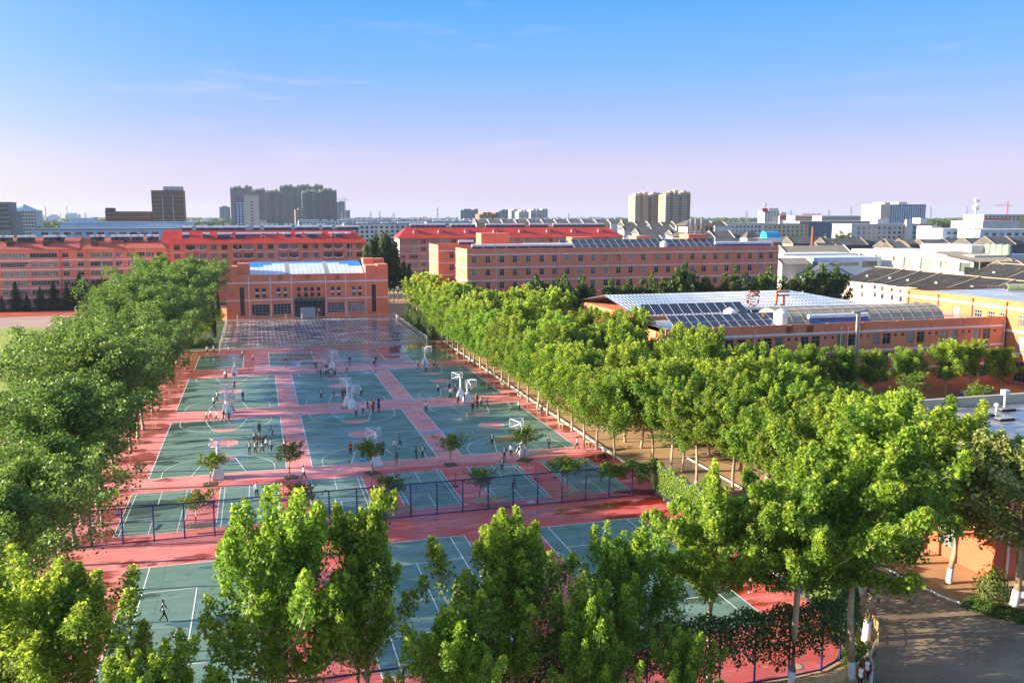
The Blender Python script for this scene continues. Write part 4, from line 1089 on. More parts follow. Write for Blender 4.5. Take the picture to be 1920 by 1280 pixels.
# ---------------------------------------------------------------- the canteen
def build_canteen():
    x0, x1, yf, H = 62.0, 129.0, 126.8, 11.7; W = x1 - x0; D = 18
    t = thing('canteen', 'three storey orange canteen wing with white bands and a roof full of solar collectors', 'canteen', (x0, yf, 0))
    ops = []; wins = []
    s = lambda a: a - x0
    pat = []
    x = 64.5
    while x < 127:
        pat += [(x, .55, 'vent'), (x + 1.15, 1.55, 'win'), (x + 3.25, 1.6, 'win'), (x + 5.6, .55, 'vent')]; x += 7.05
    for x, w, k in pat:
        for z in (7.65, 4.3, .95):
            if k == 'win': ops.append((s(x), s(x) + w, z, z + 1.95)); wins.append((s(x), z, w, 1.95))
            else: ops.append((s(x), s(x) + w, z + 1.3, z + 1.85)); wins.append((s(x), z + 1.3, w, .55))
    wall = MB(); facade(wall, (0, 0, 0), FRONT, W, 0, H, ops, .22)
    wall.poly([(0, D, 0), (0, 0, 0), (0, 0, H), (0, D, H)]); wall.poly([(W, D, 0), (0, D, 0), (0, D, H), (W, D, H)])
    wall.box(.25, W, .25, D, H - .75, H - .7, 1)
    wall.poly([(0, 0, H), (W, 0, H), (W, .25, H), (0, .25, H)]); wall.poly([(W, .25, H - .7), (0, .25, H - .7), (0, .25, H), (W, .25, H)])
    wall.box(0, .25, .25, D, H - .7, H); wall.box(.25, W, D - .25, D, H - .7, H)
    part('wall', wall, [ORANGE, mat('wet_pale_roof', (0.5, 0.5, 0.54), .2, .35, .3, .3)], t)
    b = MB()
    for z in (9.9, 6.55, 3.15): b.box(-.05, W - .01, -.07, -.002, z, z + .34)
    part('white_band', b, BAND, t)
    part('pilaster', (lambda m_: [m_.box(i * 7.05 + 1.4, i * 7.05 + 1.75, -.12, -.003, 10.26, H) for i in range(9)] and m_)(MB()), ORANGE, t)
    for a, z, w, h in wins: put_window(t, (0, 0, 0), FRONT, a, z, w, h, 'double' if w > 1 else 'single', FRAMED, GLASS if w > 1 else GLASS, .14)
    for px in (1414, 1575, 1588, 1880): downpipe(t, at_y(px, 640, yf)[0] - x0, -.16, 0, 10.6, mat('pale_pipe', (.6, .5, .45)), .1)
    for ch, px in (('馨', 1480), ('园', 1518)):
        x = at_y(px, 620, yf)[0]
        text_obj('wall_character', ch, RUST, t, (s(x), -.1, 10.15), 1.35)
    # twin flue
    part('flue', MB().path([(s(96.9), -.9, 2), (s(96.9), -.9, 13.6)], .17, 8).path([(s(97.35), -.9, 2), (s(97.35), -.9, 13.6)], .17, 8).path([(s(96.0), -.9, 13.5), (s(99.0), -.9, 13.8)], .22, 8), STEEL, t)
    # translucent barrel vault
    v = MB(); rib = MB(); xa, xb, yc, r, zb = s(86.5), s(120.6), 9.6, 4.0, 10.9; n = 12; m_ = 15
    P = lambda i, j: (xa + (xb - xa) * i / m_, yc - r * math.cos(math.pi * j / n), zb + 2.5 * math.sin(math.pi * j / n))
    for i in range(m_):
        for j in range(n): v.poly([P(i, j), P(i + 1, j), P(i + 1, j + 1), P(i, j + 1)])
    for i in range(m_ + 1): rib.path([(p[0], p[1] + (p[1] - yc) * .012, p[2] + .03) for p in (P(i, j) for j in range(n + 1))], .03, 4)
    for j in (2, 4, 6): rib.bar((xa, P(0, j)[1], P(0, j)[2] + .03), (xb, P(0, j)[1], P(0, j)[2] + .03), .04)
    v.poly([P(m_, j) for j in range(n + 1)], 1); v.poly([P(0, j) for j in reversed(range(n + 1))], 0)
    o = part('barrel_vault', v, [mat('milky_polycarbonate', (0.36, 0.30, 0.23), .4, .12, .3, .15), RUST], t, smooth=False)
    part('vault_rib', rib, mat('vault_rib_steel', (0.32, 0.27, 0.2), .6), o)
    # railing and pipes on the roof edge
    rl = MB()
    for i in range(17): rl.bar((s(85) + i * 2.2, 2.6, H - .7), (s(85) + i * 2.2, 2.6, H + .2), .04)
    rl.bar((s(85), 2.6, H + .1), (s(120), 2.6, H + .1), .06); rl.bar((s(85), 2.6, H - .4), (s(120), 2.6, H - .4), .05)
    part('roof_pipe', rl, STEEL, t)
    return H
CH = build_canteen()
solar_array('solar_array', 'front solar array on the canteen roof with two tiers of dark panels', (64.6, 128.0, CH - .6), 12, 2, 1.62, 2.2, R(24), TUBE)
solar_array('solar_array', 'rear solar array on the canteen roof in front of the ribbed hall roof', (64.6, 139.8, CH + .6), 11, 1, 1.75, 3.2, R(28), TUBE)
for i in range(5): heater((91.0 + i * 2.35, 128.9, CH - .7), (2.1, True), f'blue solar heater on the canteen roof before the vault, {ORD[i]} from the left', 'blue solar heaters before the canteen vault', 0, 1.12)
for i in range(6): heater((84.8 + i * 3.0, 141.6, CH - .3), (2.8, False), f'solar heater behind the canteen vault, {ORD[i]} from the left', 'solar heaters behind the canteen vault', 0, 1.0)
tank((84.1, 128.9, CH - .7), 1.15, 3.0, 'tall white water tank at the front edge of the canteen roof')
tank((79.6, 137.6, CH - .5), 1.15, 2.3, 'squat white water tank behind the solar panels of the canteen roof')
tank((82.4, 131.6, CH - .7), .8, 2.0, 'rusty brown tank beside the tall white tank on the canteen roof', RUST)

def corrugated_mat(name, a, b2, per=0.9, axis='X'):
    m, nt, b = new_mat(name)
    pos = wpos(nt); sp = nt.nodes.new('ShaderNodeSeparateXYZ'); nt.links.new(pos, sp.inputs[0])
    n = _noise(nt, pos, 0.5, 4, 0.6, (1, .3, 1))
    fr = _math(nt, 'FRACT', _math(nt, 'DIVIDE', sp.outputs[axis], per))
    c = _mix(nt, _rng(nt, fr, 0.3, 0.8), a, b2)
    c = _mix(nt, _rng(nt, n, 0.45, 0.7, 0, 0.5), c, tuple(x * .6 for x in b2))
    nt.links.new(c, b.inputs['Base Color']); b.inputs['Roughness'].default_value = 0.28
    b.inputs['Metallic'].default_value = 0.25
    return m
def build_canteen_hall():
    x0, x1, y0, y1 = 66.0, 117.2, 146.0, 175.0
    t = thing('canteen_hall', 'dining hall with broad silvery ribbed roof behind the canteen wing', 'canteen', (x0, y0, 0)); W = x1 - x0; D = y1 - y0
    part('wall', MB().box(0, W, 0, D, 0, 11.5, 0), ORANGE, t)
    rf = MB(); m = 68
    def Z(x, y):
        a = 1 - abs(y - D / 2) / (D / 2 + .8); e = min(1, max(0, (W + 1 - x) / 12.0))
        return 11.6 + 2.5 * min(a, e) ** .9
    ny = 10
    for i in range(m):
        for j in range(ny):
            xa, xb = -1 + (W + 2) * i / m, -1 + (W + 2) * (i + 1) / m; ya, yb = -.8 + (D + 1.6) * j / ny, -.8 + (D + 1.6) * (j + 1) / ny
            xm = xb - (xb - xa) * .22
            rf.poly([(xa, ya, Z(xa, ya)), (xm, ya, Z(xm, ya)), (xm, yb, Z(xm, yb)), (xa, yb, Z(xa, yb))])
            rf.poly([(xm, ya, Z(xm, ya) + .0), ((xm + xb) / 2, ya, Z(xm, ya) + .14), ((xm + xb) / 2, yb, Z(xm, yb) + .14), (xm, yb, Z(xm, yb))])
            rf.poly([((xm + xb) / 2, ya, Z(xm, ya) + .14), (xb, ya, Z(xb, ya)), (xb, yb, Z(xb, yb)), ((xm + xb) / 2, yb, Z(xm, yb) + .14)])
    for j in range(1, 14):      # lap joints across the sheets
        y = -.8 + (D + 1.6) * j / 14
        for i in range(16):
            xa, xb = -1 + (W + 1.8) * i / 16, -1 + (W + 1.8) * (i + 1) / 16
            rf.poly([(xa, y, Z(xa, y) + .16), (xb, y, Z(xb, y) + .16), (xb, y + .28, Z(xb, y + .28) + .17), (xa, y + .28, Z(xa, y + .28) + .17)], 1)
    part('ribbed_roof', rf, [corrugated_mat('silver_ribbed_sheet', (0.52, 0.55, 0.63), (0.28, 0.34, 0.47), .8), mat('roof_lap', (.26, .30, .38), .4)], t)
    part('gutter', MB().box(-1, W + 1, -1.15, -.82, 11.3, 11.6), DARK, t)
    for ch, px in (('餐', 1411), ('厅', 1465)):
        x = at_y(px, 560, y0)[0] - x0
        c = text_obj('roof_character', ch, mat('rusty_red_sign', (0.42, 0.13, 0.045), .6, .2, 1, .2), t, (x, -.2, 12.3), 3.3, depth=.14)
        part('sign_stand', MB().bar((x - .7, -.1, 11.5), (x - .7, -.1, 13), .05).bar((x + .7, -.1, 11.5), (x + .7, -.1, 13), .05), RUST, t)
build_canteen_hall()

# ---------------------------------------------------------------- the ochre building that closes the square on the right
def build_ochre():
    x0, y0, y1, H = 129.3, 112.0, 153.0, 14.6
    t = thing('school_building', 'ochre tiled building with lit long side and pale flat roof at the right edge', 'school building', (x0, y0, 0)); L = y1 - y0
    ops = []; wins = []
    for yy, w in ((139, 1.6), (133.6, 1.8), (130.5, 1.6), (127.8, 1.5), (123.3, 2.0), (119.2, 2.0), (115, 2.0), (145, 1.2), (149.8, 1.4)):
        a = y1 - yy
        for z, h in ((10.1, 2.1), (6.0, 2.4)):
            if z < 9 and yy > 125: continue
            ops.append((a - w / 2, a + w / 2, z, z + h)); wins.append((a - w / 2, z, w, h))
    ops.append((y1 - 124.6, y1 - 115, .3, 3.9))
    wall = MB(); facade(wall, (0, L, 0), LEFT, L, 0, H, ops, .25)
    wall.poly([(0, 0, 0), (45, 0, 0), (45, 0, H), (0, 0, H)]); wall.poly([(45, L, 0), (0, L, 0), (0, L, H), (45, L, H)]); wall.poly([(45, 0, 0), (45, L, 0), (45, L, H), (45, 0, H)])
    wall.poly([(.3, .3, H - .5), (44.7, .3, H - .5), (44.7, L - .3, H - .5), (.3, L - .3, H - .5)], 1)
    wall.poly([(.3, L, H), (0, L, H), (0, 0, H), (.3, 0, H)]); wall.poly([(.3, 0, H - .5), (.3, L, H - .5), (.3, L, H), (.3, 0, H)]) 
    part('wall', wall, [OCHRE, mat('pale_blue_roof', (0.50, 0.54, 0.62), .35, .2, .2, .25)], t)
    b = MB()
    for z in (13.0, 9.0, 5.1): b.box(-.07, -.002, -.05, L + .05, z, z + .42)
    part('white_band', b, BAND, t)
    for a, z, w, h in wins: put_window(t, (0, L, 0), LEFT, a, z, w, h, 'wide', FRAME, GLASS, .16)
    put_window(t, (0, L, 0), LEFT, y1 - 124.6, .3, 9.6, 3.6, 'grid', FRAMED, GLASS, .2, 'entrance_glazing')
    for yy in (152, 143.7, 134.9, 127.0): part('downpipe', MB().path([(-.14, yy - y0, 9), (-.14, yy - y0, 13.9)], .1, 6).box(-.28, -.02, yy - y0 - .14, yy - y0 + .14, 13.9, 14.2), RUST, t)
    f = MB()
    for i in range(26): f.bar((18 + i, L - 3, H - .5), (18 + i, L - 3, H + .4), .03)
    f.bar((18, L - 3, H + .38), (44, L - 3, H + .38), .035)
    part('roof_railing', f, STEEL, t)
    for i, (px, py) in enumerate(((1897, 536.5), (1913, 537))):
        p = at_range(px, py, 180)
        v = thing('roof_fan', ('dark' if i == 0 else 'pale') + ' round ventilator on the ochre building roof', 'ventilator', (p[0], p[1], H - .5))
        part('fan_drum', MB().path([(-.9, .4, 1.0), (.9, -.2, 1.0)], .75, 12), mat('olive_drum', (.30, .32, .18), .6), v)
        part('fan_mouth', MB().path([(-1.0, .43, 1.0), (-.93, .41, 1.0)], .55, 12), DARK, v); part('fan_leg', MB().bar((-.5, .2, 0), (-.5, .2, .5), .06).bar((.5, -.1, 0), (.5, -.1, .5), .06), STEEL, v)
build_ochre()

# ---------------------------------------------------------------- the low red building lower right
def build_low():
    x0, y0, x1, y1, H = 57.0, 55.2, 108.0, 83.0, 8.0
    t = thing('school_building', 'low red building with wet puddled flat roof behind the front trees on the right', 'school building', (x0, y0, 0)); W = x1 - x0; L = y1 - y0
    wall = MB(); fo = [(2.2 + 5.2 * i, 5.0 + 5.2 * i, z, z + 1.9) for i in range(9) for z in (1.0, 4.6)]
    facade(wall, (0, 0, 0), FRONT, W, 0, H, fo, .25)
    lo = [(3.5 + 6 * i, 5.6 + 6 * i, z, z + 1.9) for i in range(4) for z in (1.0, 4.6)]
    facade(wall, (0, L, 0), LEFT, L, 0, H, lo, .25)
    wall.poly([(W, 0, 0), (W, L, 0), (W, L, H), (W, 0, H)]); wall.poly([(W, L, 0), (0, L, 0), (0, L, H), (W, L, H)])
    part('wall', wall, wall_mat('tree_shaded_tile_wall', (0.60, 0.13, 0.06), .3, .16), t)  # deeper red puts the shade of the trees alongside into the wall colour
    m, nt, b = new_mat('puddled_roof'); pos = wpos(nt)
    n = _noise(nt, pos, .35, 5, .6, (.6, 1.6, 1))
    c = _mix(nt, _rng(nt, n, .42, .55), (.33, .32, .33), (.14, .15, .18)); nt.links.new(c, b.inputs['Base Color']); nt.links.new(_rng(nt, n, .42, .55, .55, .04), b.inputs['Roughness'])
    part('flat_roof', MB().poly([(.4, .4, H - .5), (W - .4, .4, H - .5), (W - .4, L - .4, H - .5), (.4, L - .4, H - .5)]), m, t)
    cream = mat('cream_parapet', (.58, .50, .38), .8, .15, .5, .25)
    p = MB().box(-.1, W, -.1, .4, H - .4, H + .35).box(-.1, .4, .4, L - .4, H - .4, H + .35)
    p.box(-.1, W, L - .4, L + .1, H - .9, H + .55)
    part('parapet', p, cream, t)
    part('downpipe', MB().path([(1.1, -.18, 0), (1.1, -.18, 7.6)], .1, 6), BAND, t)
    bb = MB().box(-.06, -.002, 0, L, 3.6, 3.95).box(-.06, W, -.06, -.002, 3.6, 3.95)
    part('white_band', bb, BAND, t)
    for a, b_, z, z2 in fo: put_window(t, (0, 0, 0), FRONT, a, z, b_ - a, z2 - z, 'wide', FRAMED, GLASS, .16)
    for a, b_, z, z2 in lo: put_window(t, (0, L, 0), LEFT, a, z, b_ - a, z2 - z, 'wide', FRAMED, GLASS, .16)
    for i, (px, py) in enumerate(((1868, 752), (1853, 758))):
        x, y = ground_at(px, py, H)
        v = thing('roof_vent', ('tall square' if i == 0 else 'short round') + ' pale vent at the far parapet of the low red building', 'roof vent', (x, y - 1.2, H - .5))
        part('vent_pipe', MB().path([(0, 0, 0), (0, 0, 1.5 if i == 0 else .6)], .12, 8), METALW, v); part('vent_cap', MB().box(-.35, .35, -.35, .35, 1.5, 2.1) if i == 0 else MB().lathe([(.28, .6), (.28, .8), (.02, .95)], n=10), METALW, v)
    for i, (px, py) in enumerate(((1845, 780), (1882, 788), (1885, 770))):
        x, y = ground_at(px, py, H - .5)
        v = thing('roof_hatch', f'dark flat roof hatch in the puddles of the low red building, {ORD[i]} of three', 'roof hatch', (x, y, H - .5))
        part('hatch_frame', MB().box(-1.0, 1.0, -.5, .5, 0, .25), DARK, v); part('hatch_lid', MB().box(-.9, .9, -.42, .42, .25, .32), FRAMED, v)
build_low()
# ------------------------------------------------------------------ more trees, shrubs and hedges
# poplars left of the courts
def row_of(name, base_label, group, variants, H0, pts, hs, wide=1.0, start=0, cat='tree'):
    for k, ((x, y), h) in enumerate(zip(pts, hs)):
        tree(name, f'{base_label}, {ORD[k + start]} from the camera', variants[rng.randrange(len(variants))], (x, y), h, H0, group=group, wide=wide, cat=cat)
def jit(a): return rng.uniform(-a, a)
for rx, y0, y1, st, ph, hm in ((-16.8, 62, 256, 5.7, 'poplar nearest the left edge of the courts', 16.8), (-23.2, 124, 254, 6.2, 'poplar behind the first row left of the courts', 16.8)):
    ys = list(np.arange(y0, y1, st))
    row_of('poplar_tree', ph, 'poplars left of the courts', V_POP, 17.0, [(rx + jit(.6), y + jit(.9)) for y in ys], [hm * rng.uniform(.84, 1.10) * (1.0 + max(0, y - 160) * .0016) * (.90 if y < 84 else 1) for y in ys], 1.12)
# front row
for k, (x, y, h, w, ph) in enumerate(((-10.4, 45.0, 14.3, 1.05, 'broad plane tree at the bottom left corner of the picture'), (0.3, 45.0, 16.0, .92, 'tall pointed plane tree before the left tennis court'),
        (4.9, 45.6, 15.5, .72, 'slim plane tree before the red strip between tennis courts'), (13.0, 45.0, 13.7, .98, 'broad plane tree before the middle tennis court'),
        (16.2, 41.5, 10.6, .8, 'short yellowish plane tree in front of the middle tennis court'), (20.0, 45.0, 12.3, .95, 'bushy plane tree before the right tennis court'),
        (21.2, 40.0, 8.4, .8, 'low plane tree at the bottom edge right of centre'), (26.6, 47.0, 14.6, .92, 'plane tree with forked trunk before the ivy fence'),
        (31.3, 45.2, 16.2, 1.0, 'plane tree with straight pale trunk before the ivy fence'), (35.8, 45.3, 17.2, 1.05, 'leaning plane tree at the corner of the ivy fence'),
        (40.3, 49.3, 17.8, 1.12, 'plane tree with double whitewashed foot inside the picket fence'), (-5.6, 41.5, 10.4, 1.05, 'low plane tree at the bottom edge left of centre'), (9.2, 42.0, 10.6, .95, 'low plane tree at the bottom edge between the tall front trees'), (-14.5, 47.5, 13.0, 1.0, 'plane tree at the left edge behind the bottom left corner tree'))):
    tall = 26.2 < x < 39 and y > 44
    v = V_TALL[k % 4] if tall else V_NEAR[k % 6]
    tree('plane_tree', ph, v, (x, y), h, 16.0 if tall else 15.0, group='front row of plane trees', wide=w, lean=(R(3), R(-5)) if 'leaning' in ph else None)
tree('pale_tree', 'pale small leaved tree with whitewashed foot at the right edge', V_PALE[0], (54.6, 50.6), 15.6, 14.0, group=None, wide=1.2)
# lane between tennis courts and the low red building
pts = [(45.0, 56), (45.4, 63), (45.0, 70), (45.6, 77), (45.2, 84), (45.4, 90.5)]
row_of('plane_tree', 'plane tree just outside the tennis fence', 'plane trees beside the tennis fence', V_TALL, 16.0, pts, [16.0, 15.0, 14.2, 13.8, 12.8, 12.5], 1.0)
row_of('plane_tree', 'low crowned plane tree before the corner of the low building', 'plane trees before the low building corner', V_NEAR, 15.0, [(53.3, 55.8), (49.6, 60.5)], [15.0, 15.5], 1.15)
pts = [(53.2, 63.5), (53.0, 70), (53.6, 76.5), (53.2, 83), (55, 89), (60, 93)]
row_of('plane_tree', 'plane tree beside the lit wall of the low building', 'plane trees beside the low building', V_TALL, 16.0, pts, [16.4, 15.2, 14.2, 13.8, 13.5, 13.4], 1.1)
row_of('plane_tree', 'plane tree behind the low red building', 'plane trees behind the low building', V_MID, 12.0, [(63, 86.5), (69, 88), (74.5, 87.5), (66.5, 95)], [10.6, 9.8, 9.2, 10.5])
row_of('young_tree', 'thin young tree on the terracotta square', 'young trees on the square', V_SMALL, 3.9, [(103.5, 105.5), (97, 112), (118, 108.5)], [5.0, 6.0, 4.6])
# dark rounded trees along the canteen front
xs = [72.5, 78.5, 84, 89.5, 95.5, 102.5, 109, 115.5, 121]
for k, x in enumerate(xs):
    tree('plane_tree', f'rounded tree in front of the canteen windows, {ORD[k]} from the left', V_MID[k % 6], (x, 119.5 + jit(1.5)), (9.6, 9.2, 9.8, 9.0, 8.2, 8.4, 9.6, 9.2, 7.8)[k], 12.0, group='trees in front of the canteen', wide=1.22)
# between the dining hall and the dormitory
for k, x in enumerate(np.arange(63, 150, 5.6)):
    tree('dark_tree', f'dark rounded tree between dining hall and dormitory, {ORD[k]} from the left', V_DARK[k % 4], (x + jit(1), 196 + jit(4)), rng.uniform(14.5, 18) * (1.04 if x < 110 else .97), 10.0, group='trees between dining hall and dormitory', wide=.75)
# beside and behind the hall
for k, (x, y, h) in enumerate(((45.5, 214, 13.5), (43.5, 222, 13), (44.5, 231, 14), (46.5, 241, 14.5), (44, 252, 13), (50, 206, 12.5), (55, 203, 12), (60, 207, 12), (66, 201, 12), (47.5, 262, 13))):
    tree('plane_tree', f'plane tree between the hall and the dormitory, {ORD[k]} counted away from the kerb', V_FAR[k % 3], (x, y), h, 12.0, group='plane trees between hall and dormitory', wide=1.05)
for k, (px, h) in enumerate(((690, 21), (698, 23), (706, 24.5), (714, 23), (721, 25), (729, 24), (737, 22.5), (745, 19), (757, 14.5), (768, 14))):
    p = at_y(px, 470, 303 + 2 * (k % 3))
    tree('poplar_tree', f'dark slender poplar in the gap between red roofs, {ORD[k]} from the left', V_SPIRE[k % 3], p[:2], h, 16.0, group='dark poplars between the red roofs', wide=.8)
# columns and shrubs either side of the square
for k, (x, y, h) in enumerate(((-11.2, 262, 8.5), (-12.6, 257, 8.0), (-11.3, 233, 7.2), (-10.8, 226, 6.6))):
    tree('cypress', f'dark columnar cypress left of the wet square, {ORD[k]} from the hall', V_COL[k % 3], (x, y), h, 6.5, group='cypresses left of the square', cat='cypress')
for k, (x, y, h) in enumerate(((-12.8, 222, 6.2), (-11.9, 228, 6.4), (-14.2, 216, 5.2), (-10.9, 240, 6.6), (-12.5, 246, 6.0), (-14.5, 228, 5.8))):
    tree('young_tree', f'yellow green young tree left of the wet square, {ORD[k]} counted', V_YELLOW[k % 2], (x, y), h, 5.5, group='young trees left of the square', wide=1.1)
for k in range(15):
    y = 246 - k * 2.75
    tree('hedge_column', f'clipped columnar shrub right of the wet square, {ORD[k]} from the hall', V_HEDGE[k % 3], (40.3 + jit(.2) - .02 * k, y), 4.9 * rng.uniform(.9, 1.08), 4.6, group='columnar hedge right of the square', cat='shrub', wide=1.1)
for k, (x, y, s) in enumerate(((-13.2, 211, 1.2), (-15.6, 209.5, 1.0), (-11.5, 214.5, .9), (-16, 214, 1.3))):
    tree('round_bush', f'round clipped bush beside the far red strip, {ORD[k]} from the right', V_BUSH[k % 3], (x, y), s * 1.6, 1.2, group='round bushes left of the square', cat='bush')
# conifers before the apartment block
for k, (px, yy, h) in enumerate(((3, 306, 5), (30, 306.5, 9.2), (50, 305, 5.5), (76, 306, 7.6), (101, 306.5, 9.0), (126, 306, 8.2), (138, 306, 8.8))):
    p = at_y(px, 560, yy)
    tree('conifer', f'dark conifer before the long salmon block, {ORD[k]} from the left', V_CON[k % 3], p[:2], h, 7.5, group='conifers before the salmon block', cat='conifer', wide=1.1)
tree('conifer', 'tall conifer among the cypresses before the salmon block', V_CON[1], at_y(151, 560, 307)[:2], 11.5, 7.5, cat='conifer')
for k in range(15):
    p = at_y(144 + k * 7.0, 560, 306.5 + (k % 3))
    tree('cypress', f'slim dark cypress before the salmon block, {ORD[k]} from the left', V_COL[k % 3], p[:2], rng.uniform(8.2, 10.2), 6.5, group='cypresses before the salmon block', cat='cypress', wide=.9)
# little trees on the courts, each in a planted pit
PIT = MB().box(-.6, .6, -.6, .6, 0.0, .06).mesh('tree_pit', mat('pit_soil', (0.10, 0.10, 0.055), .95, .3, 1, .4))
for k, (x, y, h, ph) in enumerate(((-6.0, 100.7, 4.0, 'left of the near left hoop'), (2.7, 100.9, 4.2, 'on the pink strip beside a puddle'), (11.9, 100.0, 4.3, 'hiding the near middle hoop'), (21.4, 100.9, 4.0, 'on the pink strip between middle and right court'),
        (30.6, 100.3, 4.6, 'hiding the near right hoop'), (-6.6, 86.3, 3.9, 'inside the blue fence, leftmost'), (3.3, 86.3, 3.9, 'inside the blue fence, second from left'), (12.4, 86.5, 3.9, 'inside the blue fence, third from left'), (21.4, 86.4, 3.9, 'inside the blue fence, fourth from left'), (31.1, 86.6, 4.6, 'inside the blue fence, rightmost'))):
    t = tree('court_tree', 'small court tree ' + ph, V_SMALL[k % 5], (x, y), h, 3.9, group='small trees on the courts', wide=1.12)
    if y > 95: link('tree_pit', PIT, t)
# planted strip in front of the low building
b = tree('round_bush', 'dark clipped round bush in the bed by the low red building', V_BUSH[0], (54.6, 52.9), 2.3, 1.2, cat='bush', wide=.72)
for k in range(11):
    f = k / 10
    tree('low_hedge', f'low clipped hedge plant along the curved kerb, {ORD[k]} from the far end', V_BUSH[k % 3], (51.6 + 3.2 * f, 51.6 - 4.6 * f), .8, 1.2, group='low hedge along the kerb', cat='hedge', wide=1.4)
for k, (x, y) in enumerate(((37.6, 47.3), (38.6, 48.1), (39.4, 50.6), (41.0, 51.8), (37.0, 46.2), (40.2, 52.6))):
    tree('garden_bush', f'green bush in the bed inside the picket fence, {ORD[k]} of six', V_BUSH[k % 3], (x, y), .9, 1.2, group='bushes inside the picket fence', cat='bush', wide=1.3)
# ------------------------------------------------------------------ things on and round the courts
BLUE = mat('blue_paint', (0.014, 0.032, 0.17), 0.4, 0.15, 1, 0.15)
PADW = mat('hoop_white', (0.76, 0.76, 0.80), 0.4, 0.06, 1, 0.1)
CREAM = mat('cream_seat', (0.62, 0.50, 0.32), 0.55, 0.1, 1, 0.15)
CLEAR = None
def clear_mat():
    m, nt, b = new_mat('backboard_glass')
    b.inputs['Base Color'].default_value = (0.7, 0.75, 0.8, 1); b.inputs['Roughness'].default_value = 0.08
    tr = nt.nodes.new('ShaderNodeBsdfTransparent'); mx = nt.nodes.new('ShaderNodeMixShader'); mx.inputs[0].default_value = 0.22
    nt.links.new(tr.outputs[0], mx.inputs[1]); nt.links.new(b.outputs[0], mx.inputs[2]); nt.links.new(mx.outputs[0], nt.nodes['Material Output'].inputs[0])
    return m
CLEAR = clear_mat()
ORANGE_P = mat('hoop_orange', (0.65, 0.12, 0.02), 0.45)
def make_hoop():
    """stand whose board looks to +y, base behind the baseline at the origin"""
    t = thing('basketball_hoop', 'x', 'basketball hoop', (0, 0, 0))
    b = MB(); b.box(-.62, .62, -.9, .9, 0.04, .32)
    b.poly([(-.62, -.9, .32), (.62, -.9, .32), (.30, -.25, 1.5), (-.30, -.25, 1.5)]); b.poly([(.62, .9, .32), (-.62, .9, .32), (-.30, .28, 1.5), (.30, .28, 1.5)])
    b.poly([(.62, -.9, .32), (.62, .9, .32), (.30, .28, 1.5), (.30, -.25, 1.5)]); b.poly([(-.62, .9, .32), (-.62, -.9, .32), (-.30, -.25, 1.5), (-.30, .28, 1.5)]); b.poly([(-.3, -.25, 1.5), (.3, -.25, 1.5), (.3, .28, 1.5), (-.3, .28, 1.5)])
    part('padded_base', b, PADW, t)
    part('post', MB().path([(0, 0, 1.4), (0, .05, 2.9), (0, .35, 3.45), (0, 1.0, 3.75)], [.17, .15, .14, .12], 8), PADW, t)
    part('arm', MB().path([(0, 1.0, 3.75), (0, 2.55, 3.15)], [.12, .08], 8), PADW, t)
    st = MB()
    for sx in (-1, 1): st.bar((0, 1.0, 3.85), (sx * .86, 2.55, 4.05), .045, n=6); st.bar((0, 1.3, 3.6), (sx * .8, 2.55, 3.0), .035, n=6)
    part('board_strut', st, PADW, t)
    bd = part('backboard', MB().box(-.9, .9, 2.57, 2.60, 2.95, 4.0), CLEAR, t)
    fr = MB()
    for q in ((-.93, -.87, 2.92, 4.04), (.87, .93, 2.92, 4.04)): fr.box(q[0], q[1], 2.55, 2.63, q[2], q[3])
    fr.box(-.87, .87, 2.55, 2.63, 2.92, 2.99); fr.box(-.87, .87, 2.55, 2.63, 3.97, 4.04)
    fr.box(-.3, -.25, 2.601, 2.625, 3.1, 3.55); fr.box(.25, .3, 2.601, 2.625, 3.1, 3.55); fr.box(-.25, .25, 2.601, 2.625, 3.5, 3.55)
    part('board_frame', fr, PADW, bd)
    part('rim', MB().path([(.23 * math.cos(R(a)), 2.87 + .23 * math.sin(R(a)), 3.05) for a in range(0, 361, 30)], .016, 5), ORANGE_P, t)
    nt_ = MB()
    for a in range(0, 360, 30): nt_.bar((.23 * math.cos(R(a)), 2.87 + .23 * math.sin(R(a)), 3.05), (.13 * math.cos(R(a + 15)), 2.87 + .13 * math.sin(R(a + 15)), 2.62), .008, n=3)
    part('net', nt_, PADW, t)
    return t
hoop = make_hoop()
first = True
for ci, (cx, nm) in enumerate(((-5.2, 'left'), (12.97, 'middle'), (31.2, 'right'))):
    for (yy, rz, ph) in ((102.9, 0, 'near end of the near'), (135.3, math.pi, 'far end of the near'), (137.9, 0, 'near end of the far'), (172.3, math.pi, 'far end of the far')):
        lb = f'white basketball hoop at the {ph} {nm} court'
        if first: hoop.location = (cx, yy, 0); hoop['label'] = lb; hoop['group'] = 'basketball hoops'; first = False
        else: copy_thing(hoop, (cx + (.35 if rz else -.15), yy, 0), rz, lb)

# small white benches at the feet of the kerb trees
def make_bench():
    t = thing('bench', 'x', 'bench', (0, 0, 0), 0, 'small benches along the kerb')
    part('seat', MB().box(-.2, .2, -.75, .75, .40, .47), CREAM, t)
    for y in (-.55, .55): part('leg', MB().box(-.17, .17, y - .06, y + .06, 0, .40), CREAM, t)
    return t
bench = make_bench()
for k, y in enumerate((104.9, 115.2, 125.4, 135.8, 146.6, 157.9, 172.0, 183)):
    lb = f'small pale bench beside the kerb trees, {ORD[k]} from the camera'
    if k == 0: bench.location = (40.6, y, 0); bench['label'] = lb
    else: copy_thing(bench, (40.6, y, 0), 0, lb)
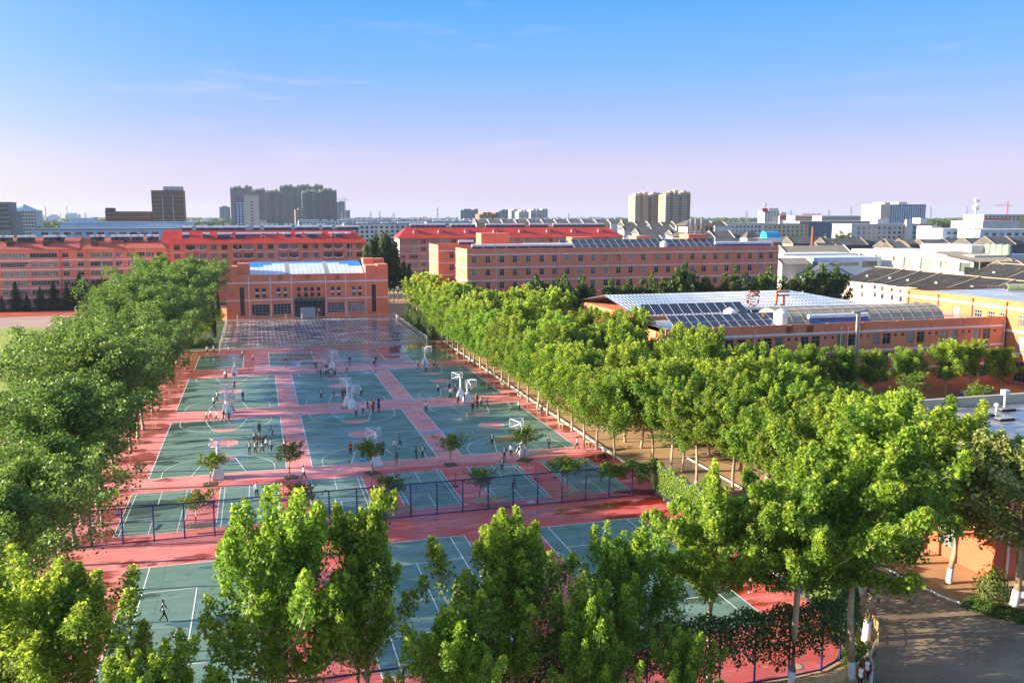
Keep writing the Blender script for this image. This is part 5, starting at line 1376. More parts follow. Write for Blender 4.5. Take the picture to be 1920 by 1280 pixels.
# rows of joined seats
def make_seats(n, pitch, label, group):
    t = thing('seat_row', label, 'seats', (0, 0, 0), 0, group)
    for i in range(n):
        x = (i - (n - 1) / 2) * pitch
        s_ = part('seat', MB().box(x - pitch * .47, x + pitch * .47, -.22, .2, .42, .47).box(x - pitch * .47, x + pitch * .47, .19, .25, .47, .92), CREAM, t)
    part('seat_rail', MB().bar((-n * pitch / 2, 0, .38), (n * pitch / 2, 0, .38), .04), STEEL, t)
    for sx in (-1, 1): part('leg', MB().bar((sx * n * pitch * .42, -.2, 0), (sx * n * pitch * .42, -.2, .38), .035).bar((sx * n * pitch * .42, .2, 0), (sx * n * pitch * .42, .2, .38), .035).bar((sx * n * pitch * .42, -.2, .36), (sx * n * pitch * .42, .2, .36), .03), STEEL, t)
    return t
sr = make_seats(6, .62, 'x', 'cream seat rows on the wet square')
for k, x in enumerate((-5.4, 2.0, 10.6, 16.6, 21.4, 28.2, 35.6)):
    lb = f'row of cream seats at the near edge of the wet square, {ORD[k]} from the left'
    if k == 0: sr.location = (x, 207.3, 0.004); sr['label'] = lb
    else: copy_thing(sr, (x, 207.3, 0.004), 0, lb)
sr2 = make_seats(5, .62, 'x', 'cream seat rows inside the blue fence')
for k, (x, y) in enumerate(((-6.2, 84.9), (12.7, 85.0), (22.2, 84.9), (31.4, 84.9), (2.9, 84.9))):
    lb = 'row of cream seats inside the blue fence, ' + ('leftmost', 'third from the left', 'fourth from the left', 'rightmost', 'second from the left')[k]
    if k == 0: sr2.location = (x, y, 0); sr2.rotation_euler = (0, 0, 0); sr2['label'] = lb
    else: copy_thing(sr2, (x, y, 0), math.pi if k % 2 else 0, lb)

# fences ---------------------------------------------------------------
def mesh_mat():
    m, nt, b = new_mat('chain_link')
    b.inputs['Base Color'].default_value = (0.02, 0.05, 0.22, 1); b.inputs['Roughness'].default_value = .5
    tc_ = nt.nodes.new('ShaderNodeNewGeometry'); sp = nt.nodes.new('ShaderNodeSeparateXYZ'); nt.links.new(tc_.outputs['Position'], sp.inputs[0])
    h = _math(nt, 'ADD', sp.outputs['X'], sp.outputs['Y'])
    fac = None
    for sgn in (1, -1):
        d = _math(nt, 'FRACT', _math(nt, 'MULTIPLY', _math(nt, 'ADD', h, _math(nt, 'MULTIPLY', sp.outputs['Z'], sgn)), 14.0))
        w = _math(nt, 'LESS_THAN', d, 0.10)
        fac = w if fac is None else _math(nt, 'MAXIMUM', fac, w)
    tr = nt.nodes.new('ShaderNodeBsdfTransparent'); mx = nt.nodes.new('ShaderNodeMixShader')
    nt.links.new(fac, mx.inputs[0]); nt.links.new(tr.outputs[0], mx.inputs[1]); nt.links.new(b.outputs[0], mx.inputs[2]); nt.links.new(mx.outputs[0], nt.nodes['Material Output'].inputs[0])
    return m
LINKM = mesh_mat()
def fence(label, pts, step, h, rails):
    t = thing('mesh_fence', label, 'fence', (pts[0][0], pts[0][1], 0))
    o = Vector((*pts[0], 0)); P = [Vector((*p, 0)) - o for p in pts]
    post = MB().path([(0, 0, 0), (0, 0, h)], .07, 6).mesh('post', BLUE)
    for a, b in zip(P, P[1:]):
        n = max(1, round((b - a).length / step))
        for i in range(n): link('post', post, t, a.lerp(b, i / n))
        part('mesh_panel', MB().poly([tuple(a + Vector((0, 0, .08))), tuple(b + Vector((0, 0, .08))), tuple(b + Vector((0, 0, h))), tuple(a + Vector((0, 0, h)))]), LINKM, t)
    link('post', post, t, P[-1])
    for z in rails: part('rail', MB().path([p + Vector((0, 0, z)) for p in P], .065, 5), BLUE, t)
    return t
fence('blue mesh fence between the badminton courts and the tennis courts', [(-18.0, 83.7), (40.1, 83.7)], 2.66, 3.4, (.12, 3.4))
fence('blue mesh fence under ivy along the right side of the tennis courts', [(40.2, 83.6), (40.2, 52.2)], 2.66, 3.4, (.12, 3.4))
fence('tall blue mesh fence curving round the front corner under hanging ivy', [(40.2, 52.0), (39.4, 50.2), (38.2, 48.6), (36.6, 47.4), (34.6, 46.6), (32.0, 46.4), (-18, 46.4)], 2.5, 4.5, (.12, 4.5))
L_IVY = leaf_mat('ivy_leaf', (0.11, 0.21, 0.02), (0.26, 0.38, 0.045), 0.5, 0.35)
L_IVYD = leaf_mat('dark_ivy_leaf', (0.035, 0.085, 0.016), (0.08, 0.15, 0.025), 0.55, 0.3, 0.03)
def ivy(label, pts, h0, h1, n, seed, m, thick=.45, hang=0.0, size=.2):
    nr = np.random.default_rng(seed)
    P3 = [np.array(p) for p in pts]; L = [np.linalg.norm(b - a) for a, b in zip(P3, P3[1:])]; tot = sum(L)
    s = np.sort(nr.random(n)) * tot; XY = np.zeros((n, 2)); NN = np.zeros((n, 2)); acc = 0
    for (a, b), l in zip(zip(P3, P3[1:]), L):
        k = (s >= acc) & (s <= acc + l); f = ((s[k] - acc) / l)[:, None]; XY[k] = a + (b - a) * f; d = (b - a) / l; NN[k] = (-d[1], d[0]); acc += l
    wob = 0.5 + 0.5 * np.sin(s * 1.7 + seed) * np.sin(s * 0.61 + 2 * seed)
    lo = h0 + hang * wob + 0.35 * np.sin(s * 4.1)
    z = lo + (h1 + 0.25 * np.sin(s * 2.3) - lo) * nr.random(n) ** .8
    sd = nr.choice([-1, 1], n)
    off = sd * thick * (0.35 + .65 * nr.random(n)) * np.sqrt(np.clip((h1 + .35 - z) / (h1 - h0 + .4), .1, 1))
    P = np.column_stack([XY + NN * off[:, None], z]) - np.array([*pts[0], 0])
    N = np.column_stack([NN * sd[:, None], np.full(n, .6)]) + nr.normal(size=(n, 3)) * .4
    o = link('ivy', leaf_mesh('ivy', P, N, size * nr.uniform(.7, 1.2, n), np.clip((z - h0) / (h1 - h0), 0, 1) * nr.random(n) * .9, m, 'quad', nr), None, (*pts[0], 0))
    o['kind'] = 'stuff'; o['label'] = label
    return o
ivy('dense sunlit ivy covering the side fence of the tennis courts', [(40.3, 83.7), (40.3, 53)], .4, 3.6, 22000, 11, L_IVY, .6)
ivy('dark ivy hanging from the right end of the blue fence', [(33.8, 83.7), (40.4, 83.7)], 3.1, 3.75, 2600, 12, L_IVY, .3, -1.9)
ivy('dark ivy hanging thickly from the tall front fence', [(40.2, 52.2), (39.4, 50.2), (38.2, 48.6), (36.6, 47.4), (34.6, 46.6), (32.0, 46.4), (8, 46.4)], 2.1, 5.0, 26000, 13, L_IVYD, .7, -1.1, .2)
# railings of the square
def railing(label, a, b, h, step, m=STEEL, mid=True, group=None):
    t = thing('railing', label, 'railing', (*a, 0), 0, group)
    d = Vector((b[0] - a[0], b[1] - a[1], 0)); n = max(2, round(d.length / step))
    post = MB().path([(0, 0, 0), (0, 0, h)], .05, 5).mesh('post', m)
    for i in range(n + 1): link('post', post, t, d * (i / n))
    for z in ((h - .04, h * .5) if mid else (h - .04,)): part('rail', MB().path([Vector((0, 0, z)), d + Vector((0, 0, z))], .05, 5), m, t)
    return t
railing('double white railing along the right side of the wet square', (38.15, 205.5), (38.15, 259.5), 1.2, 3.4, METALW)
railing('double white railing along the left side of the wet square', (-8.85, 205.5), (-8.85, 259.5), 1.2, 3.4, METALW)
for k, x in enumerate(np.arange(-6, 38.5, 4.45)):
    p = thing('bollard_post', f'slim white post before the hall steps, {ORD[k]} from the left', 'post', (float(x), 259.9, .02), 0, 'posts before the hall')
    part('post_shaft', MB().path([(0, 0, 0), (0, 0, 1.5)], .06, 6), METALW, p); part('post_cap', MB().lathe([(.1, 1.5), (.1, 1.6), (.02, 1.66)], n=8), METALW, p)
railing('low chain rail between the posts before the hall', (-6, 260.1), (38.4, 260.1), .55, 8.9, METALW, False)
# net posts of the badminton courts
NP = MB().path([(0, 0, 0.05), (0, 0, 1.55)], .035, 6).mesh('post_tube', BLUE); NB = MB().box(-.3, .3, -.2, .2, 0, .06).mesh('post_foot', BLUE)
k = 0
for x in (-14.3, -7.4, -5.2, 1.7, 4.0, 10.9, 13.2, 20.15, 22.6, 29.5, 31.7, 38.6):
    t = thing('net_post', f'blue badminton net post, {ORD[k]} from the left', 'net post', (x, 92.5, .0), 0, 'badminton net posts'); k += 1
    link('post_tube', NP, t); link('post_foot', NB, t)
# white practice goal at the left edge and the football goals on the field
def goal(label, xy, w, h, d, rz, m=METALW):
    t = thing('goal_frame', label, 'goal', (*xy, 0), rz)
    part('crossbar', MB().path([(-w / 2, 0, h), (w / 2, 0, h)], .06, 6), m, t)
    for s_ in (-1, 1): part('goal_post', MB().path([(s_ * w / 2, 0, 0), (s_ * w / 2, 0, h)], .06, 6), m, t); part('back_stay', MB().path([(s_ * w / 2, 0, h), (s_ * w / 2, d, .04)], .035, 5), m, t)
    part('ground_bar', MB().path([(-w / 2, d, .05), (w / 2, d, .05)], .035, 5), m, t)
goal('small white goal frame under the poplars at the left edge of the courts', (-15.6, 88.5), 1.8, 1.6, .8, R(78))
gx, gy = ground_at(131, 606)
goal('white football goal on the far side of the playing field', (gx, gy), 7.3, 2.6, 1.6, R(20))
gx, gy = ground_at(158, 588)
goal('white football goal standing beyond the nearer goal by the red track strip', (gx + 2, gy - 4), 7.3, 2.6, 1.6, R(10))
# field edge fence
t = railing('low grey fence between red track strip and conifers', (-150, 308.6), (-34, 308.6), 1.3, 4.0, FRAMED)
# picket fence round the corner bed
pk = [ground_at(x, y) for x, y in ((1490, 1300), (1530, 1292), (1570, 1281), (1606, 1262), (1632, 1236), (1646, 1208), (1646, 1185), (1632, 1166))]
t = thing('picket_fence', 'yellowed picket fence curving round the planted corner bed', 'picket fence', (*pk[0], 0))
YEL = mat('yellowed_picket', (0.60, 0.47, 0.24), .7, .15, 2, .2)
PM = MB().prism([(-.045, -.02), (.045, -.02), (.045, .02), (-.045, .02)], 0, .75).poly([(-.045, -.02, .75), (.045, -.02, .75), (0, -.02, .84)]).poly([(.045, .02, .75), (-.045, .02, .75), (0, .02, .84)]).mesh('picket', YEL)
o = Vector((*pk[0], 0))
for a, b in zip(pk, pk[1:]):
    a, b = Vector((*a, 0)) - o, Vector((*b, 0)) - o; d = b - a; n = max(1, round(d.length / .17))
    for i in range(n): link('picket', PM, t, a.lerp(b, i / n), math.atan2(d.y, d.x))
for z in (.2, .6): part('rail', MB().path([Vector((*p, 0)) - o + Vector((0, .03, z)) for p in pk], .025, 4), YEL, t)
# concrete lane and its kerbs
poly = [(34, 20), (66, 20), (66, 44), (55.2, 47.2), (53.0, 48.9), (51.4, 51.2), (50.6, 54), (50.2, 58), (50, 96), (43.4, 96), (43.0, 60), (42.2, 54), (40.8, 50.2), (38.4, 46.2), (36.2, 43.6), (34, 41)]
structure('concrete_lane', MB().poly([(x, y, -.012) for x, y in poly]), CONC)
structure('kerb', MB().path([(66, 44.1, 0), (55.3, 47.3, 0), (53.1, 49.0, 0), (51.5, 51.3, 0), (50.7, 54, 0), (50.3, 58, 0), (50.1, 96, 0)], .13, 4), KERB)
structure('kerb', MB().path([(42.95, 63, 0), (42.9, 60, 0), (42.1, 54.1, 0), (40.7, 50.3, 0), (38.3, 46.3, 0), (36.1, 43.7, 0)], .13, 4), KERB)
t = thing('notice_board', 'small white notice board in the bed by the low red building', 'notice', (55.6, 51.2, 0), R(-25))
part('board', MB().box(-.45, .45, -.03, .03, .45, .95), METALW, t)
for s_ in (-.35, .35): part('leg', MB().bar((s_, 0, 0), (s_, 0, .45), .025), STEEL, t)
# table tennis tables on the terracotta square
for k, (px, py) in enumerate(((1808, 745), (1850, 741), (1785, 757))):
    x, y = ground_at(px, py)
    t = thing('table_tennis_table', 'blue table tennis table on the terracotta square, ' + ('left', 'right', 'nearest')[k] + ' of three', 'table tennis table', (x, y, 0), R(8))
    part('table_top', MB().box(-1.37, 1.37, -.76, .76, .72, .77), mat('table_blue', (0.025, 0.06, 0.36), .35), t)
    for sx in (-1, 1): part('leg', MB().box(sx * 1.0 - .05, sx * 1.0 + .05, -.6, .6, 0, .72), STEEL, t)
    part('net', MB().box(-.01, .01, -.8, .8, .77, .92), METALW, t)
# manhole covers
for k, (x, y) in enumerate(((26.6, 84.9), (34.6, 90), (33.4, 47.6))):
    t = thing('manhole_cover', 'pale round manhole cover ' + ('before the fourth badminton court', 'between the right badminton courts', 'inside the tall ivy fence')[k], 'manhole cover', (x, y, .004))
    part('cover', MB().lathe([(.36, 0), (.36, .012), (.01, .014)], n=20), CREAM, t); part('cover_ring', MB().lathe([(.48, 0), (.48, .010), (.365, .010)], n=20), STEEL, t)
# ------------------------------------------------------------------ the town beyond the school
W_WHITE = wall_mat('town_white', (0.60, 0.58, 0.56), 0, .15)
W_GREY = wall_mat('town_grey', (0.46, 0.44, 0.45), 0, .15)
W_BLUEW = wall_mat('town_blue_white', (0.50, 0.58, 0.68), 0, .12)
W_BEIGE = wall_mat('town_beige', (0.60, 0.46, 0.31), 0, .15)
W_BROWN = wall_mat('town_brown', (0.30, 0.145, 0.07), 0, .15)
W_TAN = wall_mat('grey_tan_brick', (0.34, 0.27, 0.21), .3, .15)
W_DARKT = wall_mat('tower_brown', (0.095, 0.088, 0.095), 0, .15)
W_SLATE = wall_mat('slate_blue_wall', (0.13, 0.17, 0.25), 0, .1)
W_PINKW = wall_mat('warm_white', (0.60, 0.49, 0.41), 0, .15)
G_FAR = mat('far_glass', (0.035, 0.045, 0.065), .15, .3, .2, .1, spec=.6)
G_BLUE = mat('blue_glass', (0.035, 0.085, 0.19), .12, .25, .05, .1, spec=.7)
R_SLATE = roof_mat('black_roof_tiles', (0.075, 0.068, 0.066), .32, 'X', .35, .9)
R_SLATEY = roof_mat('grey_roof_tiles', (0.115, 0.108, 0.105), .4, 'Y', .3, .9)
R_GREY = mat('grey_sheet_roof', (0.20, 0.22, 0.26), .5, .2, .1, .2)
R_TAN = roof_mat('tan_roof', (0.36, 0.29, 0.22), .6, 'Y', .15, .8)
R_BLUE = mat('blue_sheet', (0.20, 0.36, 0.62), .4, .12, .1, .15)
R_PALEBLUE = mat('pale_blue_sheet', (0.40, 0.52, 0.70), .45, .12, .1, .15)
SIGNR = mat('sign_red', (0.55, 0.03, 0.05), .5)
SIGNY = mat('sign_yellow', (0.70, 0.45, 0.05), .5)

def windows_mb(W, z0, z1, floors, n, ww, hh, mb=None, u=None, L=None):
    """front windows (u None) or left-face windows on a box of length L"""
    mb = mb or MB(); fh = (z1 - z0) / floors
    for f in range(floors):
        z = z0 + fh * f + (fh - hh) * .5
        for i in range(n):
            c = (i + .5) / n
            if u is None: mb.box(W * c - ww / 2, W * c + ww / 2, -.12, -.02, z, z + hh)
            else: mb.box(-.12, -.02, L * c - ww / 2, L * c + ww / 2, z, z + hh)
    return mb
def block(name, label, cat, pl, pr, ytop, D, depth, wall, floors=0, n=0, ww=1.6, hh=1.6, glass=None, group=None, zbase=0, cornice=None, roofm=None, left_n=0, fh=3.3, bands=None, ztop=None):
    x, y, z = at_range(pl, ytop, D)
    if ztop: z = ztop
    xr = at_y(pr, ytop, y)[0]; W = xr - x
    t = thing(name, label, cat, (x, y, 0), 0, group)
    part('wall', MB().box(0, W, 0, depth, 0, z), wall, t)
    if roofm or cornice: part('parapet', MB().box(-.25, W + .25, -.25, depth + .25, z - .01, z + .55), cornice or roofm, t)
    if floors:
        z0 = max(.6, z - floors * fh - .6)
        part('window_grid', windows_mb(W, z0, z - .6, floors, n, ww, hh), glass or G_FAR, t, kind='stuff')
        if left_n: part('side_window_grid', windows_mb(W, z0, z - .6, floors, left_n, ww, hh, None, 1, depth), glass or G_FAR, t, kind='stuff')
    if bands:
        b = MB(); z0 = max(.6, z - floors * fh - .6)
        for f in range(floors + 1): b.box(-.1, W + .1, -.35, -.02, z0 + fh * f - .25, z0 + fh * f + .1)
        part('floor_band', b, bands, t, kind='stuff')
    return t, W, z
def wall_windows(t, W, z, rows, n, w, h, fh, style='double', margin=2.0, off=1.5, gm=None):
    """separate windows on a front wall big enough to tell them apart"""
    for f in range(rows):
        for i in range(n):
            put_window(t, (0, 0, 0), FRONT, margin + (W - 2 * margin) * (i + .5) / n - w / 2, z - off - fh * f - h, w, h, style, FRAME, gm or GLASS, -.04)

# --- black tiled row houses beside the ochre building (lit white fronts look left)
def row_house(k, X, y0, y1, ze, zr, depth, label, windows=True):
    t = thing('row_house', label, 'house', (X, y0, 0), 0, 'black tiled row houses'); L = y1 - y0; xm = depth * .48
    wall = MB(); ops = []
    if windows: ops = [(L * .22, L * .22 + 1.2, ze - 1.9, ze - .6), (L * .68, L * .68 + 1.2, ze - 2.1, ze - .7), (L * .25, L * .25 + 1.3, ze - 4.6, ze - 3.0), (L * .7, L * .7 + 1.4, ze - 4.8, ze - 3.1)]
    facade(wall, (0, L, 0), LEFT, L, 0, ze, ops, .2)
    wall.poly([(0, 0, 0), (depth, 0, 0), (depth, 0, ze), (xm, 0, zr - .2), (0, 0, ze)]); wall.poly([(depth, L, 0), (0, L, 0), (0, L, ze), (xm, L, zr - .2), (depth, L, ze)]); wall.poly([(depth, 0, 0), (depth, L, 0), (depth, L, ze), (depth, 0, ze)])
    part('wall', wall, W_PINKW, t)
    for a, b, c, d in ops: put_window(t, (0, L, 0), LEFT, a, c, b - a, d - c, 'double', RUST, GLASS, .12)
    rf = MB(); n = 8
    zz = lambda f: ze + .25 + (zr - ze) * (f ** 1.25)
    for i in range(n):
        f0, f1 = i / n, (i + 1) / n; xa, xb = -.7 + (xm + .7) * f0, -.7 + (xm + .7) * f1
        rf.poly([(xa, 0, zz(f0)), (xb, 0, zz(f1)), (xb, L, zz(f1)), (xa, L, zz(f0))]) if False else rf.poly([(xa, L, zz(f0)), (xa, 0, zz(f0)), (xb, 0, zz(f1)), (xb, L, zz(f1))])
    rf.poly([(xm, L, zz(1)), (xm, 0, zz(1)), (depth + .7, 0, ze + .2), (depth + .7, L, ze + .2)])
    ro = part('roof', rf, R_SLATE, t)
    tl = MB(); rr = random.Random(k)                    # raised tile courses, uneven
    for i in range(int(L / .42)):
        y = .2 + i * .42
        if y > L - .2: break
        for j in range(5):
            f0, f1 = j / 5, (j + 1) / 5; dz = rr.uniform(.03, .12)
            xa, xb = -.72 + (xm + .7) * f0, -.72 + (xm + .7) * f1
            tl.poly([(xa, y, zz(f0) + dz), (xb, y, zz(f1) + dz), (xb, y + .2, zz(f1) + dz), (xa, y + .2, zz(f0) + dz)]); tl.poly([(xa, y, zz(f0)), (xb, y, zz(f1)), (xb, y, zz(f1) + dz), (xa, y, zz(f0) + dz)])
    part('roof_tile', tl, R_SLATE, ro, kind='stuff')
    pw = MB()
    for i in range(n):
        f0, f1 = i / n, (i + 1) / n; xa, xb = -1.0 + (xm + 1.0) * f0, -1.0 + (xm + 1.0) * f1
        for yy in (0,):
            a, b = (xa, zz(f0) + .35), (xb, zz(f1) + .35)
            pw.poly([(a[0], yy + .22, a[1]), (a[0], yy - .22, a[1]), (b[0], yy - .22, b[1]), (b[0], yy + .22, b[1])]); pw.poly([(a[0], yy - .22, a[1] - .6), (b[0], yy - .22, b[1] - .6), (b[0], yy - .22, b[1]), (a[0], yy - .22, a[1])]); pw.poly([(a[0], yy + .22, a[1]), (b[0], yy + .22, b[1]), (b[0], yy + .22, b[1] - .6), (a[0], yy + .22, a[1] - .6)])
    part('party_wall', pw, W_TAN, t); part('ridge', MB().path([(xm, 0, zz(1) + .1), (xm, L, zz(1) + .1)], .22, 5), W_TAN, t)
    part('chimney', MB().box(xm * .35, xm * .35 + .3, L * .5, L * .5 + .3, zz(.3), zz(.3) + 1.0).box(xm * .35, xm * .35 + .3, L * .5 + .6, L * .5 + .9, zz(.3), zz(.3) + 1.0), W_WHITE, t)
ye = [266.5, 251.5, 243.5, 234.5, 218.5, 205.5, 190]
for k, (b, a) in enumerate(zip(ye, ye[1:])): row_house(k, 198.0, a, b, 7.0 + (k % 2) * .15, 11.2 - k * .12, 28, f'black tiled row house with lit white front, {ORD[k]} from the left')
ye = [246, 228, 212, 196]
for k, (b, a) in enumerate(zip(ye, ye[1:])): row_house(k + 9, 231.0, a, b, 9.0, 13.2, 24, f'black tiled row house in the second row, {ORD[k]} from the left', False)
def gable_y_house(label, x0, x1, y0, y1, ze, zr, wallm, roofm, name='house'):
    t = thing(name, label, 'house', (x0, y0, 0)); W = x1 - x0; L = y1 - y0; xm = W * .5
    w = MB().poly([(0, 0, 0), (W, 0, 0), (W, 0, ze), (xm, 0, zr), (0, 0, ze)]).poly([(W, L, 0), (0, L, 0), (0, L, ze), (xm, L, zr), (W, L, ze)]).poly([(0, L, 0), (0, 0, 0), (0, 0, ze), (0, L, ze)]).poly([(W, 0, 0), (W, L, 0), (W, L, ze), (W, 0, ze)])
    part('wall', w, wallm, t)
    o = .6; sl = (zr - ze) / xm
    r = MB()
    for (a, b) in ((-o, xm), (W + o, xm)):
        za = ze - o * sl + .25; zb = zr + .25
        p = [(a, -o, za), (a, L + o, za), (b, L + o, zb), (b, -o, zb)]
        r.poly(p if a > 0 else p[::-1]); q = [(a, -o, za - .22), (a, L + o, za - .22), (b, L + o, zb - .22), (b, -o, zb - .22)]; r.poly(q[::-1] if a > 0 else q)
        r.poly([(a, -o, za - .22), (b, -o, zb - .22), (b, -o, zb), (a, -o, za)])
    part('roof', r, roofm, t)
    return t, W, L
t, W, L = gable_y_house('pale blue grey house with slate roof beside the black tiled row', 202.5, 222.5, 294, 318, 6.6, 11.2, W_BLUEW, mat('slate_grey_roof', (0.10, 0.105, 0.12), .7, .15, .3, .2))
for (pa, pb, ya, yb_) in ((1532, 1540, 519, 528), (1554, 1571, 518.5, 527)):
    A = at_y(pa, yb_, 294); B = at_y(pb, ya, 294)
    put_window(t, (0, 0, 0), FRONT, A[0] - 202.5, A[2], B[0] - A[0], B[2] - A[2], 'wide', FRAMED, GLASS, -.03)
part('roof_vent', MB().box(5, 7.2, 6, 8, 8.6, 10.2), W_WHITE, t)
for i in range(3): put_window(t, (0, 24, 0), LEFT, 3 + 7 * i, 3.4, 1.6, 1.6, 'double', FRAMED, GLASS, -.03)
# beige low roofs and long white wall
def gable_x_house(name, label, cat, pl, pr, yr, ye_, D, wallm, roofm, group=None, gable=None, depthf=1.0, extra_left=0):
    x, y, zr = at_range(pl, yr, D); xr = at_y(pr, yr, y)[0]; W = xr - x
    z_e = CAM_H - (ye_ - 403.6) / FPX * D; z_e = max(2.0, min(z_e, zr - .8))
    dep = (zr - z_e) * 2.6 * depthf + 3
    t = thing(name, label, cat, (x, y - dep / 2, 0), 0, group)
    w = MB().poly([(0, dep, 0), (0, 0, 0), (0, 0, z_e), (0, dep / 2, zr - .15), (0, dep, z_e)], 1).poly([(W, 0, 0), (W, dep, 0), (W, dep, z_e), (W, dep / 2, zr - .15), (W, 0, z_e)], 1).poly([(0, 0, 0), (W, 0, 0), (W, 0, z_e), (0, 0, z_e)]).poly([(W, dep, 0), (0, dep, 0), (0, dep, z_e), (W, dep, z_e)])
    part('wall', w, [wallm, gable or wallm], t)
    r = MB(); gable_roof(r, 0, W, 0, dep, z_e + .05, zr + .1, 0, 0, over=.5)
    part('roof', r, roofm, t)
    bws = []
    for s_ in (-.55, W + .3):
        bw = MB(); bws.append(bw)
        bw.path([(s_ + .1, -.6, z_e + .1), (s_ + .1, dep / 2, zr + .35), (s_ + .1, dep + .6, z_e + .1)], .22, 4)
    for bw in bws: part('verge', bw, gable or wallm, t)
    return t, W, z_e
gable_x_house('workshop', 'long tan roofed white workshop right of the dormitory end', 'workshop', 1462, 1580, 461.5, 476, 395, W_WHITE, R_TAN, None, W_BLUEW)
gable_x_house('workshop', 'small tan roofed house under the long tan roof', 'house', 1455, 1508, 484, 494, 345, W_PINKW, R_TAN)
block('duct_house', 'low white flat building with a long roof duct before the tan roof', 'building', 1470, 1606, 479, 372, 16, W_WHITE, 0, cornice=W_WHITE)
t, W, z = block('annex', 'grey annex with ribbon windows left of the modern white building', 'building', 1525, 1652, 483.5, 352, 20, W_BLUEW)
for a, b in ((3, 9), (10, 18)): put_window(t, (0, 0, 0), FRONT, W * a / 27, z - 3.4, W * (b - a) / 27, 1.4, 'strip', FRAMED, GLASSC, -.03)
put_window(t, (0, 0, 0), FRONT, W * 19.5 / 27, z - 4.2, W * 6 / 27, 2.6, 'grid', FRAMED, GLASSC, -.03)
def modern():
    X, y0, y1, H = 250.0, 262.0, 331.0, 15.2; L = y1 - y0
    t = thing('modern_building', 'modern white building with big lit windows and a tilted glass roof', 'building', (X, y0, 0))
    ops = []; wins = []
    for yy, w, z, h in ((324, 3.2, 11.0, 2.4), (313.5, 4.5, 11.0, 2.4), (303.5, 2.6, 11.2, 1.9), (295, 7, 8.6, 4.6), (285.5, 7, 8.6, 4.6), (276.5, 4, 10.0, 2.6), (266, 5.6, 8.8, 3.6), (295, 7, 3.0, 4.2), (285.5, 7, 3.0, 4.2), (276, 2.6, 4.5, 1.8), (313, 8, 5.0, 2.2), (324, 6, 5.0, 2.2)):
        a = y1 - yy; ops.append((max(.3, a - w / 2), min(L - .3, a + w / 2), z, z + h))
    wall = MB(); facade(wall, (0, L, 0), LEFT, L, 0, H, ops, .8)
    wall.poly([(0, 0, 0), (30, 0, 0), (30, 0, H), (0, 0, H)]); wall.poly([(30, L, 0), (0, L, 0), (0, L, H), (30, L, H)]); wall.poly([(30, 0, 0), (30, L, 0), (30, L, H), (30, 0, H)]); wall.poly([(0, 0, H), (30, 0, H), (30, L, H), (0, L, H)])
    wall.box(8, 22, 10, 36, H + .01, H + 3.2)
    part('wall', wall, W_WHITE, t)
    for a, b, c, d in ops: put_window(t, (0, L, 0), LEFT, a, c, b - a, d - c, 'grid' if b - a > 5 else 'wide', FRAMED, glass_mat('greenish_glass', (.10, .13, .10), (.40, .42, .34), .5), .7)
    r = MB().poly([(-6, -9, H - 1.8), (14, -9, H - 1.8), (14, 14, H + 1.0), (-6, 14, H + 1.0)]).poly([(-6, 14, H + .8), (14, 14, H + .8), (14, -9, H - 2.0), (-6, -9, H - 2.0)])
    part('tilted_roof', r, R_TAN, t)
    p = MB()
    for x in (-5.6, 2, 9, 13.5): p.bar((x, -8.6, 0), (x, -8.6, H - 1.9), .2)
    part('roof_post', p, STEEL, t); part('glass_pavilion', MB().box(-4, 13, -7.5, -.05, 0, H - 4), GLASS, t)
    for i in range(4):
        q = thing('water_tank', f'greenish cylindrical tank on the modern white building, {ORD[i]} from the left', 'water tank', (X + 15, y0 + 6 - i * 2.9 + 3, H + .02), 0, 'greenish tanks on the modern building')
        part('tank_body', MB().lathe([(1.4, 0), (1.4, 3.6), (.1, 4.0)], n=14), mat('green_tank', (.30, .36, .27), .4), q); part('tank_hoop', MB().lathe([(1.45, 1.7), (1.45, 1.95), (1.38, 1.97)], n=14), STEEL, q)
modern()
# --- old grey tiled courtyard houses
for k, (a, b, yr, ye_, D) in enumerate(((1476, 1545, 445, 456, 470), (1539, 1612, 447, 459, 455), (1601, 1656, 449.5, 458, 462), (1528, 1560, 456, 463, 440), (1652, 1692, 453, 463, 445), (1686, 1722, 448.5, 457, 470), (1722, 1768, 449, 457, 468), (1664, 1690, 455, 463, 430),
        (1768, 1800, 447, 456, 480), (1806, 1862, 446, 457, 462), (1848, 1884, 444, 458, 445), (1876, 1935, 445, 457, 450), (1838, 1866, 485, 491, 330), (1872, 1905, 491, 499, 300), (1893, 1935, 487, 497, 310))):
    gable_x_house('old_house', f'old grey tiled house with tan gable walls, {ORD[k]} of the courtyard houses', 'house', a, b, yr, ye_, D, W_DARKT, R_SLATEY, 'old grey tiled courtyard houses', W_TAN)
part('chimney', MB().path([(0, 0, 0), (0, 0, 24)], [1.0, .7], 10), mat('brick_red_chimney', (.20, .07, .05), .8), thing('chimney', 'slim dark red brick chimney among the old grey roofs', 'chimney', at_range(1524, 440, 440)[:2] + (0,)))
